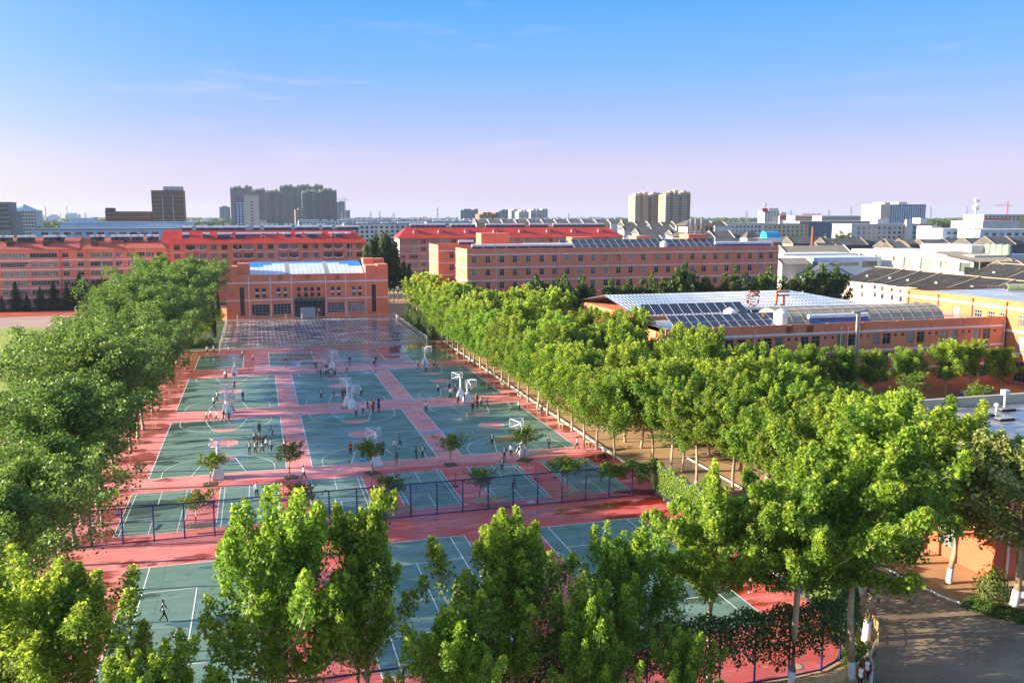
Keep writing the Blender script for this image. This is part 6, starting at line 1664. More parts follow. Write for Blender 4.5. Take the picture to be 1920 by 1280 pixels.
def pagoda(label, px, yt, D, tiers, w):
    x, y, zt = at_range(px, yt, D)
    t = thing('pagoda', label, 'pagoda', (x, y, 0))
    hb = zt / (tiers + .3); dark_ = R_SLATEY
    for i in range(tiers):
        s_ = w * (1 - .24 * i); z0 = zt - (tiers - i) * 5.2; z0 = max(z0, .0) if i else 0
        z1 = zt - (tiers - i) * 5.2 + 3.0
        part('storey', MB().box(-s_, s_, -s_ * .7, s_ * .7, z0, z1 + .01), W_PINKW if i else W_TAN, t)
        wn_ = MB()
        for j in range(6): wn_.box(-s_ + (j + .2) * s_ / 3, -s_ + (j + .8) * s_ / 3, -s_ * .7 - .1, -s_ * .7 - .02, z1 - 2.4, z1 - .6)
        part('lattice_window', wn_, RUST, t, kind='stuff')
        r = MB(); e = s_ * 1.32; e2 = s_ * .7 * 1.4
        q = s_ * (.70 if i < tiers - 1 else .55); q2 = s_ * .7 * (.7 if i < tiers - 1 else .05); zt2 = z1 + (2.2 if i < tiers - 1 else 3.0)
        A = [(-e, -e2, z1 + .2), (e, -e2, z1 + .2), (e, e2, z1 + .2), (-e, e2, z1 + .2)]; B = [(-q, -q2, zt2), (q, -q2, zt2), (q, q2, zt2), (-q, q2, zt2)]
        for j in range(4): r.poly([A[j], A[(j + 1) % 4], B[(j + 1) % 4], B[j]])
        r.poly(B); r.poly(A[::-1])
        part('tier_roof', r, dark_, t)
    part('ridge', MB().box(-w * .42, w * .42, -.3, .3, zt - 2.5, zt - 1.6), dark_, t)
pagoda('large two tiered grey pagoda hall behind the dormitory roof', 1305, 415, 430, 2, 9.0)
pagoda('small pagoda pavilion left of the blue roofed white building', 1407, 437, 400, 2, 3.4)
for k, (a, b, yr, ye_, D) in enumerate(((1192, 1262, 430, 438, 470), (1165, 1215, 424, 431, 520), (1215, 1255, 423, 431, 530), (1255, 1290, 433, 440, 450), (1330, 1365, 434, 446, 420), (1358, 1402, 437, 446, 425), (1180, 1235, 443, 452, 420), (1288, 1330, 437, 447, 405))):
    gable_x_house('old_house', f'grey roofed old house around the pagoda hall, {ORD[k]} of its group', 'house', a, b, yr, ye_, D, W_GREY, R_SLATEY, 'grey roofed houses round the pagoda', W_GREY)
t, W, z = block('white_building', 'low white building with blue vaulted roof and dark window', 'building', 1418, 1468, 447, 400, 14, W_WHITE)
part('blue_roof', MB().path([(W * .58, 7, z), (W + 1, 7, z)], 3.2, 14), mat('cyan_roof', (.03, .30, .60), .4), t)
put_window(t, (0, 0, 0), FRONT, W * .64, z - 4.4, W * .3, 2.6, 'strip', FRAMED, GLASS, -.03)
# --- larger blocks of the middle distance, windows one by one
t, W, z = block('grey_office', 'long grey white office block with sunlit left end and stair tower', 'office', 1597, 1747, 421, 623, 22, W_GREY, cornice=W_GREY)
wall_windows(t, W, z, 4, 14, 2.2, 2.0, 3.35, 'double', 4)
part('stair_tower', MB().box(W * .655, W * .735, -1.6, -.01, 0, z + 3.5), W_WHITE, t); part('roof_block', MB().box(W * .36, W * .5, 4, 12, z + .5, z + 4).box(W * .9, W * .99, 4, 12, z + .5, z + 4.6), W_WHITE, t)
t, W, z = block('white_block', 'white three storey looking block behind the pagoda hall', 'office', 1331, 1432, 419.5, 690, 18, W_WHITE, cornice=W_GREY)
wall_windows(t, W, z, 4, 13, 2.0, 1.9, 3.3, 'double', 2)
t, W, z = block('tower_office', 'blue glass office tower with two cream end walls', 'office', 1652, 1736, 383, 900, 30, W_PINKW)
st = MB()
for i in range(15): st.box(W * .24 + W * .75 * i / 15, W * .24 + W * .75 * i / 15 + 1.3, -.9, -.31, 3, z - 1.5)
part('glass_wall', MB().box(W * .22, W - .01, -.3, -.02, 2, z - .5), G_BLUE, t); part('fin', st, W_BLUEW, t, kind='stuff'); part('roof_plant', MB().box(W * .1, W * .24, 2, 20, z, z + 2).box(W * .42, W * .6, 2, 20, z, z + 2.4), W_WHITE, t)
def slab_tower(name, label, pl, pr, yt, D, floors, cols, wallm, bandm, group, stepped=0, balc=True, crown=True, depth=26, recess=None):
    x, y, z = at_range(pl, yt, D); W = at_y(pr, yt, y)[0] - x
    t = thing(name, label, 'tower block', (x, y, 0), 0, group)
    w = MB(); cwn = MB(); fh = z / floors; cw = W / cols; gl = MB(); bd = MB(); rr = random.Random(pl)
    for c in range(cols):
        pr_ = 0 if c % 2 else -2.6; zc = z - (3.2 if c % 3 == 0 else 0) - (rr.random() * 2 if crown else 0)
        w.box(c * cw + .02, (c + 1) * cw - .02, pr_, depth, 0, zc, 1 if recess and c % 2 else 0)
        if crown: cwn.box(c * cw + cw * .1, (c + 1) * cw - cw * .1, pr_ + .6, 9, zc + .02, zc + (3.0 if c % 2 == 0 else 1.4)); cwn.box(c * cw + .3, (c + 1) * cw - .3, pr_ - .6, pr_ - .17, zc - 2.2, zc - .4)
        nf = int(zc / fh)
        for f in range(nf):
            gl.box(c * cw + cw * .16, c * cw + cw * .84, pr_ - .15, pr_ - .02, f * fh + fh * .28, f * fh + fh * .80)
            if balc and c % 2 == 0: bd.box(c * cw + cw * .08, c * cw + cw * .92, pr_ - 1.0, pr_ - .16, f * fh, f * fh + fh * .26)
    part('wall', w, [wallm, recess or wallm], t); part('window_grid', gl, G_FAR, t, kind='stuff')
    if crown: part('roof_crown', cwn, W_BEIGE, t, kind='stuff')
    if balc: part('balcony_band', bd, bandm, t, kind='stuff')
    return t
W_TOWER = wall_mat('tower_blue_grey', (0.036, 0.044, 0.072), 0, .12); W_TOWER2 = wall_mat('tower_umber', (0.072, 0.062, 0.064), 0, .12)
for k, (a, b, yt, D, fl, co, m_, ph) in enumerate(((431, 473, 349, 2150, 33, 6, W_TOWER2, 'leftmost of the dark towers'), (469, 497, 354.5, 1980, 31, 3, W_TOWER, 'low shouldered dark tower right of the cream hotel'), (497, 530, 356, 1950, 31, 4, W_TOWER2, 'dark tower left of centre in the cluster'), (524, 557, 347.5, 2150, 33, 4, W_TOWER, 'tall dark tower in the middle of the cluster'), (555, 606, 346.5, 2250, 34, 6, W_TOWER2, 'rear dark tower of the cluster'),
        (566, 601, 356, 1850, 31, 4, W_TOWER, 'front dark tower of the cluster, left half'), (598, 631, 353.5, 1900, 31, 4, W_TOWER2, 'rightmost dark tower of the cluster'))):
    slab_tower('tower_block', ph, a, b, yt, D, fl, co, m_, W_SLATE, 'dark tower cluster')
for k, (a, b, yt, D, fl, co, ph) in enumerate(((1190, 1247, 361.5, 1600, 25, 7, 'left sunlit cream tower of the twin pair'), (1247, 1295, 359.5, 1560, 25, 6, 'right cream tower of the twin pair'))):
    slab_tower('tower_block', ph, a, b, yt, D, fl, co, wall_mat('cream_tower', (.44, .30, .19)), W_GREY, 'twin cream towers', True, recess=W_BROWN)
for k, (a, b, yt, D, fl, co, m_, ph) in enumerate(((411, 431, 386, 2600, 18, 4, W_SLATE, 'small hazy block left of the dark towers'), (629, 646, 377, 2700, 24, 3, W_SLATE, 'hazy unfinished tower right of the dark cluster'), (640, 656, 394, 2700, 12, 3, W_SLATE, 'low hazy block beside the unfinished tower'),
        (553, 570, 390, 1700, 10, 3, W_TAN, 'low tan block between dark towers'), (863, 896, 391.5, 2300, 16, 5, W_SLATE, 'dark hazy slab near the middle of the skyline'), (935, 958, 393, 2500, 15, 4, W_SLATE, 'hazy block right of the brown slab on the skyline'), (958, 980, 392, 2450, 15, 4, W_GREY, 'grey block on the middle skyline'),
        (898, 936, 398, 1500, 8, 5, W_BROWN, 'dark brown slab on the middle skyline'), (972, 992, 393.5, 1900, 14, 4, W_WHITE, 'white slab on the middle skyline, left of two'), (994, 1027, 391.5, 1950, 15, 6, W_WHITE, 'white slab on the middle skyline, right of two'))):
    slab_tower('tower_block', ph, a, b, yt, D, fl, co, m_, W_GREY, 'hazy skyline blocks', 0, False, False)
# cream hotel
t, W, z = block('hotel', 'cream hotel tower with dark glass side before the brown towers', 'hotel', 457, 485, 365, 1250, 22, W_PINKW)
part('window_grid', windows_mb(W, 6, z - 8, 10, 1, 3, 2), G_FAR, t, kind='stuff'); part('glass_wing', MB().box(-W * .62, -.01, 1, 20, 0, z - 4), G_BLUE, t); part('podium', MB().box(-W * .7, W * 1.5, -4, -.02, 0, 9), W_WHITE, t); part('roof_slab', MB().box(-1.5, W + 1.5, -1.5, 22, z, z + 1.2), W_TAN, t)
fg = MB()
for f in range(12):
    for i in range(3): fg.box(-W * .62 + 2 + i * 4.4, -W * .62 + 4.6 + i * 4.4, .8, .96, 6 + f * 3.6, 8.4 + f * 3.6)
part('wing_window', fg, W_BLUEW, t, kind='stuff')
# brown office left
t, W, z = block('brown_office', 'brown office tower with dark ribbon windows on the left skyline', 'office', 283, 343, 358, 770, 24, W_BROWN, 8, 9, 2.6, 1.7, fh=3.5, cornice=W_DARKT)
part('roof_frame', MB().box(W * .38, W * .98, 2, 3, z + .6, z + 4).box(W * .38, W * .98, 14, 15, z + .6, z + 4), W_GREY, t); part('white_pipe', MB().box(W * .33, W * .35, -.4, -.15, 2, z - 4).box(W * .66, W * .68, -.4, -.15, 2, z - 4), W_WHITE, t)
t, W, z = block('brown_wing', 'long low brown wing left of the brown office tower', 'office', 197, 283, 397.5, 770, 20, W_BROWN, 3, 16, 2.2, 1.7, fh=3.6, cornice=W_DARKT)
part('stair_head', MB().box(0.1, W * .19, 1, 12, z, z + 3.6), W_DARKT, t)
# blue factory
t, W, z = block('factory', 'long pale blue factory hall behind the salmon block', 'factory', 112, 356, 419, 520, 40, R_PALEBLUE, cornice=R_BLUE)
t, W, z = block('factory_annex', 'low blue factory annex with ribbon windows behind the solar heaters', 'factory', 60, 332, 431, 450, 22, R_PALEBLUE, cornice=R_GREY)
wall_windows(t, W, z, 1, 12, 3.4, 1.5, 3, 'strip', 3, 1.2)
t, W, z = block('factory_house', 'small pale house on the blue factory roof line', 'factory', 131, 176, 410.5, 560, 14, W_BLUEW, 1, 4, 2, 1.2, cornice=W_GREY)
# far left
W_UNF = wall_mat('bare_concrete', (0.21, 0.215, 0.235), 0, .15)
t, W, z = block('unfinished_block', 'dark unfinished concrete block at the left edge of the skyline', 'building', -40, 16, 380, 700, 24, W_UNF, 6, 5, 4, 2.2, fh=3.6, cornice=W_DARKT)
part('side_core', MB().box(W, W + 4.6, 2, 20, 0, z - 7), W_UNF, t)
t, W, z = block('exhibition_block', 'pale blue white block with curved roof at the left skyline', 'building', 30, 67, 394, 820, 26, W_WHITE, 7, 7, 1.6, 2.0, fh=3.2)
part('curved_roof', MB().path([(-7, 8, z - 3), (W * .3, 8, z + .2), (W, 8, z - 4.2)], [6, 5.5, 4], 12), W_BLUEW, t); part('left_wing', MB().box(-5, -.02, 2, 20, 0, z - 4), W_WHITE, t)
lw = MB()
for f in range(6): lw.box(-3.4, -2.0, 1.85, 1.98, 3 + f * 3.2, 4.6 + f * 3.2)
part('wing_window', lw, G_FAR, t, kind='stuff')
# long white apartment rows in the middle distance, with grey roofs and lines of heaters
k = 0
for a, b, yt, D, dep, fl in ((470, 655, 425, 560, 14, 5), (645, 702, 421, 610, 14, 6), (700, 800, 420.5, 640, 14, 6), (560, 760, 415, 900, 16, 6), (640, 860, 411.5, 1250, 18, 6), (742, 905, 413.5, 1050, 16, 6), (800, 1010, 416.5, 760, 14, 5), (1000, 1180, 418.0, 730, 14, 5), (870, 1160, 412.0, 1150, 16, 6), (330, 470, 428, 520, 14, 5)):
    t, W, z = block('apartment_row', f'long white apartment row with flat grey roof, {ORD[k]} of the far rows', 'apartments', a, b, yt, D, dep, W_WHITE if k % 3 else W_BLUEW, fl, max(6, int((b - a) * D / FPX / 3.6)), 1.9, 1.6, None, 'long white apartment rows', cornice=R_GREY, fh=3.0)
    h = MB(); rr = random.Random(k)
    for i in range(int(W / 3)):
        if rr.random() < .7: h.box(i * 3, i * 3 + 2.2, 3, 4.2, z + .55, z + 1.8)
    part('roof_heater', h, TANKG, t, kind='stuff'); k += 1
# town houses with white gables (a row)
for i in range(11):
    a = 890 + i * 25
    gable_x_house('town_house', f'narrow town house with white gable end before the skyline, {ORD[i]} from the left', 'house', a, a + 22, 412.5, 418, 690, W_WHITE if i % 3 else W_TAN, R_SLATEY, 'town houses with white gables', W_WHITE, 1.5)
for i in range(8):
    a = 1165 + i * 24
    gable_x_house('town_house', f'dark mansard town house, {ORD[i]} from the left below the twin towers', 'house', a, a + 21, 416, 423, 640, W_WHITE, R_SLATE, 'dark mansard town houses', W_WHITE, 1.3)
# red sign shops and offices right of centre
t, W, z = block('shop_building', 'white building with red roof sign under the lattice mast', 'shop', 1434, 1461, 395, 1150, 16, W_WHITE, 4, 5, 2, 1.8); part('roof_sign', MB().box(-4, W * .2, -.8, -.3, z - 2, z + 3), SIGNR, t); part('sign_frame', MB().box(W * .3, W, 2, 3, z, z + 3.4), W_WHITE, t)
t, W, z = block('red_shop', 'long low building with red banner along its roof', 'shop', 1462, 1498, 404, 1150, 16, W_WHITE); part('banner', MB().box(0, W, -.8, -.3, z - 4.5, z - .2), SIGNR, t); part('roof_room', MB().box(W * .1, W * .4, 3, 10, z, z + 4), W_WHITE, t)
t, W, z = block('market_hall', 'beige market hall with a line of roof lettering', 'market', 1491, 1541, 404.5, 1050, 18, W_BEIGE, 2, 14, 1.6, 1.6); sg = MB()
for i in range(16): sg.box(W * .26 + i * W * .045, W * .26 + i * W * .045 + .9, -.3, -.1, z + .4, z + 2.2 + (i % 3) * .3)
part('roof_letter_block', sg, SIGNR, t, kind='stuff')
block('long_office', 'long grey office with fine windows left of the blue tower', 'office', 1541, 1652, 405.5, 1000, 18, W_GREY, 3, 26, 1.5, 1.5, cornice=W_BEIGE)
block('depot', 'dark flat depot roof behind the trees right of centre', 'depot', 1500, 1640, 416, 780, 26, W_SLATE, 0, cornice=W_BEIGE)
block('yellow_block', 'pale yellowish flat block behind the dark trees', 'office', 1432, 1516, 421, 760, 18, W_BEIGE, 3, 10, 1.6, 1.6, cornice=R_GREY)
block('orange_block', 'white and orange narrow block right of the grey office', 'office', 1747, 1766, 424, 600, 14, W_WHITE, 3, 2, 2, 1.8)
t, W, z = block('white_office', 'white office with blue shadowed verandas at the right', 'office', 1768, 1862, 430, 560, 18, W_BLUEW, cornice=W_WHITE)
wall_windows(t, W, z, 3, 7, 3.0, 1.8, 3.3, 'wide', 2)
t, W, z = block('white_office', 'long white office behind the tall mast at the right edge', 'office', 1838, 1960, 432, 540, 18, W_BLUEW, cornice=W_WHITE)
wall_windows(t, W, z, 3, 8, 3.2, 1.8, 3.3, 'wide', 2)
block('gabled_block', 'white block with small gable left of the tall mast', 'office', 1813, 1848, 414, 760, 18, W_PINKW, 3, 4, 1.8, 1.8)
block('white_hall', 'large blank white hall at the right edge', 'hall', 1843, 1912, 415, 640, 24, W_WHITE, 0, cornice=W_WHITE)
t, W, z = block('mall', 'big pale mall with red sign and site scaffolding at the right edge', 'mall', 1845, 1935, 403, 980, 30, W_PINKW, 2, 12, 2, 2, cornice=W_GREY); part('sign_band', MB().box(0, W * .55, -.9, -.3, z - 8, z - 4.2), SIGNR, t); part('side_sign', MB().box(W * .72, W * .78, -1.2, -.4, z - 12, z - 1), SIGNY, t)
# masts, pylons, cranes, chimneys
def lattice(name, label, cat, px, yt, D, w, m, arms=0, kind='pylon'):
    x, y, z = at_range(px, yt, D)
    t = thing(name, label, cat, (x, y, 0))
    b = MB(); r = max(.12, D * .00016)
    for sx in (-1, 1):
        for sy in (-1, 1): b.bar((sx * w, sy * w, 0), (sx * w * .12, sy * w * .12, z), r)
    n = 9
    for i in range(n):
        f0, f1 = i / n, (i + 1) / n; w0, w1 = w * (1 - .88 * f0), w * (1 - .88 * f1)
        b.bar((-w0, -w0, z * f0), (w1, -w1, z * f1), r * .7); b.bar((w0, -w0, z * f0), (-w1, -w1, z * f1), r * .7)
    part('lattice_mast', b, m, t)
    if kind == 'pylon':
        for f, aw in ((.74, 1.5), (.86, 1.25), (.96, .9)): part('cross_arm', MB().bar((-w * aw, 0, z * f), (w * aw, 0, z * f), r * 1.1), m, t)
    elif kind == 'crane':
        part('jib', MB().bar((-w * 9, 0, z * .9), (w * 4, 0, z * .9), r * 1.6).bar((-w * 9, 0, z * .9), (0, 0, z), r * .6), m, t)
    else:
        for f in (.72, .9): part('antenna_ring', MB().lathe([(w * .5, z * f), (w * 1.1, z * f + .6), (w * 1.1, z * f + 1.4)], n=10), m, t)
    return t
for k, (px, yt, D, w) in enumerate(((1745, 388, 1900, 4), (1813, 387, 1900, 4), (1293 + 190, 393, 2300, 3.5), (1554, 394, 2300, 3.5), (1596, 387, 1700, 3), (1400, 396, 2400, 3.5), (695, 397, 2400, 3.0), (712, 396, 2400, 3), (738, 398, 2400, 3), (160, 399, 2500, 3))):
    lattice('pylon', f'grey lattice power pylon on the horizon, {ORD[k]} listed from right to left', 'pylon', px, yt, D, w, STEEL)
lattice('lattice_mast', 'lattice mast with small dishes behind the red roof sign', 'mast', 1435, 378, 1160, 2.0, STEEL, 0, 'mast'); lattice('lattice_mast', 'ringed telecom mast on the middle skyline', 'mast', 820, 389, 1500, 2.6, STEEL, 0, 'mast'); lattice('lattice_mast', 'small mast on the blue skyline roof left of the middle', 'mast', 1148 - 82, 399, 1600, 1.6, STEEL, 0, 'mast')
lattice('tower_crane', 'red tower crane above the mall at the right edge', 'crane', 1890, 378, 1010, 1.8, SIGNR, 0, 'crane'); lattice('tower_crane', 'pale tower crane right of the dark tower cluster', 'crane', 647, 369, 2600, 2.4, STEEL, 0, 'crane')
x, y, z = at_range(1831, 371, 530)
t = thing('telecom_mast', 'tall white telecom mast with two antenna rings at the right', 'mast', (x, y, 0))
part('mast_tube', MB().path([(0, 0, 0), (0, 0, z)], [.95, .45], 10), METALW, t)
for f in (z - 2, z - 6.8): part('antenna_ring', MB().lathe([(.5, f - .6), (1.9, f), (1.9, f + .6), (1.4, f + .7)], n=10), STEEL, t); part('antenna_panel', MB().box(-2.1, -1.8, -.2, .2, f + .2, f + 2).box(1.8, 2.1, -.2, .2, f + .2, f + 2), METALW, t)
for k, (px, yt, D, r) in enumerate(((84, 386, 3000, 3.2), (124.5, 387, 3100, 3.2), (113, 399, 2600, 1.6), (146, 402, 2600, 1.6))):
    x, y, z = at_range(px, yt, D)
    t = thing('chimney', f'slim pale industrial chimney on the left horizon, {ORD[k]} listed', 'chimney', (x, y, 0), 0, 'chimneys on the left horizon')
    part('shaft', MB().path([(0, 0, 0), (0, 0, z)], [r, r * .55], 12), W_GREY, t); part('chimney_rim', MB().lathe([(r * .62, z - 3), (r * .62, z), (r * .3, z)], n=12), W_GREY, t)
for k, (px, yt, r) in enumerate(((135, 402, 22), (100, 405, 18), (78, 406.5, 12))):
    x, y, z = at_range(px, yt, 3050)
    t = thing('plant_hall', f'pale industrial hall at the foot of the chimneys, {ORD[k]} from the right', 'plant', (x, y, 0)); part('wall', MB().box(-r, r, 0, 30, 0, z), W_BLUEW, t); part('roof_hood', MB().box(-r * .6, r * .6, 4, 20, z, z + 5), W_BLUEW, t)

# --- the wide low town: many small houses, each a thing
rr = random.Random(21)
KINDS = [('grey_house', 'low grey roofed house in the wide far town', W_WHITE, R_GREY), ('white_house', 'low white walled house with pale roof in the wide far town', W_WHITE, W_GREY), ('dark_house', 'low dark roofed house in the wide far town', W_GREY, R_SLATEY),
         ('blue_shed', 'low blue roofed shed in the wide far town', W_BLUEW, R_BLUE), ('tan_house', 'low tan house with flat roof in the wide far town', W_BEIGE, W_TAN), ('red_roof_house', 'low house with dull red roof in the wide far town', W_WHITE, ROOF_FADED)]
FARM = {}
for k, (nm, lb, wm, rm) in enumerate(KINDS):
    for v in range(3):
        w, d, h = (14, 10, 7) if v == 0 else ((26, 12, 9) if v == 1 else (44, 16, 7.5))
        wall = MB().box(-w / 2, w / 2, 0, d, 0, h).mesh('wall', wm); r = MB()
        if k in (1, 4): r.box(-w / 2 - .3, w / 2 + .3, -.3, d + .3, h, h + .7)
        else: gable_roof(r, -w / 2, w / 2, 0, d, h + .02, h + d * .22, 0, 0)
        FARM[k, v] = (wall, r.mesh('roof', rm), windows_mb(w, .5, h - .3, 2, max(3, int(w / 4)), 1.8, 1.6).v and (lambda m_: m_)(None))
        q = MB(); fh = (h - .8) / 2
        for f in range(2):
            for i in range(max(3, int(w / 4))):
                c = -w / 2 + w * (i + .5) / max(3, int(w / 4)); q.box(c - .9, c + .9, -.12, -.02, .5 + fh * f + .8, .5 + fh * f + 2.4)
        FARM[k, v] = (wall, r.mesh('roof', rm), q.mesh('window_grid', G_FAR))
count = 0
placed = []
while count < 265:
    D = 560 * math.exp(rr.random() * 1.75); px = rr.uniform(-20, 1940)
    if px < 400 and D < 1200: continue
    if 395 < px < 660 and D < 900: continue
    x, y, _ = at_range(px, 405, D)
    if any(abs(x - a) < 34 and abs(y - b) < 30 for a, b in placed): continue
    placed.append((x, y)); k = rr.choices(range(6), (5, 5, 3, 2, 2, 1))[0]; v = rr.randrange(3)
    t = thing(KINDS[k][0], KINDS[k][1], 'house', (x, y, 0), rr.uniform(-.25, .25), KINDS[k][0].replace('_', ' ') + 's of the far town'); t.scale = (1, 1, rr.uniform(.8, 1.7))
    wl_, rf_, wi_ = FARM[k, v]
    link('wall', wl_, t); link('roof', rf_, t); link('window_grid', wi_, t, kind='stuff'); count += 1

# --- far woods: clumps of foliage over the plain and belts of trees
def woods(name, label, spots, m, seed, per=90, leaf=2.2):
    nr = np.random.default_rng(seed); P, N, S, Yg = [], [], [], []
    for x, y, r, h in spots:
        d = nr.normal(size=(per, 3)); d /= np.linalg.norm(d, axis=1, keepdims=True); d[:, 2] = np.abs(d[:, 2])
        rad = .72 + .4 * nr.random((per, 1))
        P.append(np.array([x, y, h * .22]) + d * rad * np.array([r, r, h * .78])); N.append(d + nr.normal(size=(per, 3)) * .45); S.append(leaf * nr.uniform(.6, 1.3, per) * (r / 4)); Yg.append(d[:, 2] * nr.random(per) * .8)
    P = np.concatenate(P); o = link(name, leaf_mesh(name, P - np.array([0, 0, 0]), np.concatenate(N), np.concatenate(S), np.concatenate(Yg), m, 'quad', nr))
    o['kind'] = 'stuff'; o['label'] = label
    return o
sp = []
for _ in range(900):
    D = 520 * math.exp(rr.random() * 2.2); px = rr.uniform(-30, 1950)
    if 395 < px < 660 and D < 640: continue
    x, y, _z = at_range(px, 405, D); sp.append((x, y, rr.uniform(3, 6.5) * (1 + D / 4000), rr.uniform(6, 12)))
woods('far_trees', 'scattered dark trees between the houses of the far town', sp, L_DARK, 31, 70)
sp = []
for _ in range(900):
    D = rr.uniform(2200, 5200); px = rr.uniform(-30, 1950); x, y, _z = at_range(px, 405, D); sp.append((x, y, rr.uniform(14, 30), rr.uniform(10, 17)))
woods('far_woods', 'low dark woods along the horizon', sp, L_DARK, 32, 46, 2.4)
sp = []
for _ in range(170):
    px = rr.uniform(1730, 1950); D = rr.uniform(1300, 2000); x, y, _z = at_range(px, 405, D); sp.append((x, y, rr.uniform(8, 13), rr.uniform(16, 23)))
for _ in range(120):
    px = rr.uniform(345, 412); D = rr.uniform(1000, 1600); x, y, _z = at_range(px, 405, D); sp.append((x, y, rr.uniform(7, 11), rr.uniform(12, 18)))
for _ in range(150):
    px = rr.uniform(60, 200); D = rr.uniform(700, 1500); x, y, _z = at_range(px, 405, D); sp.append((x, y, rr.uniform(6, 11), rr.uniform(12, 19)))
woods('tree_belt', 'dense dark tree belts before the horizon', sp, L_DARK, 33, 120, 2.0)
# nearer town trees, one by one
k = 0
for a, b, n, D0, D1, h0, h1, ph in ((1432, 1600, 15, 520, 580, 15, 20, 'before the yellowish block'), (-10, 110, 8, 420, 470, 14, 18, 'beyond the salmon block at the left edge'), (110, 330, 5, 350, 380, 15.5, 17.5, 'peeping over the faded red roof'),
                              (1790, 1925, 10, 330, 400, 9, 13, 'behind the tilted glass roof'), (1815, 1870, 4, 420, 440, 12, 16, 'beside the old grey houses')):
    for i in range(n):
        x, y, _z = at_range(a + (b - a) * (i + .5) / n + rr.uniform(-4, 4), 405, rr.uniform(D0, D1))
        tree('dark_tree', f'dark town tree {ph}, {ORD[i]} from the left', V_DARK[k % 4], (x, y), rr.uniform(h0, h1), 10.0, group='town trees ' + ph, wide=1.05); k += 1
for i, (px, D, h) in enumerate(((1660, 215, 7.5), (1672, 212, 7), (1690, 208, 8.5), (1700, 205, 8.0), (1610, 225, 6), (1636, 222, 6), (1468, 235, 8), (1486, 238, 8.5), (1455, 232, 8))):
    x, y, _z = at_range(px, 530, D)
    tree('dark_tree', f'small green tree before the row houses and grey house, {ORD[i]} listed', V_DARK[i % 4], (x, y), h, 10.0, group='small trees before the row houses')
# ------------------------------------------------------------------ people
SKIN = mat('skin', (0.50, 0.29, 0.20), .6, .05, 3, 0)
HAIR = mat('black_hair', (0.012, 0.010, 0.010), .5, .2, 8, 0)
SHOE = mat('shoe_white', (0.62, 0.62, 0.62), .6, .05, 3, 0); SHOED = mat('shoe_dark', (0.05, 0.05, 0.05), .6); SHOEY = mat('shoe_yellow', (0.50, 0.60, 0.05), .6)
def cloth(n, c): return mat('cloth_' + n, c, .85, .1, 5, .15)
WHITE = cloth('white', (.86, .86, .88)); NAVY = cloth('navy', (.012, .016, .05)); BLACK = cloth('black', (.014, .014, .016)); REDC = cloth('red', (.60, .03, .02)); MAROON = cloth('maroon', (.12, .015, .02))
ROYAL = cloth('blue', (.015, .05, .36)); LBLUE = cloth('light_blue', (.45, .58, .78)); GREYC = cloth('grey', (.16, .16, .17)); TAN_ = cloth('tan', (.45, .32, .2)); TEAL = cloth('teal', (.02, .14, .15)); PINK = cloth('pink', (.70, .42, .40)); BROWNC = cloth('brown', (.10, .055, .035))

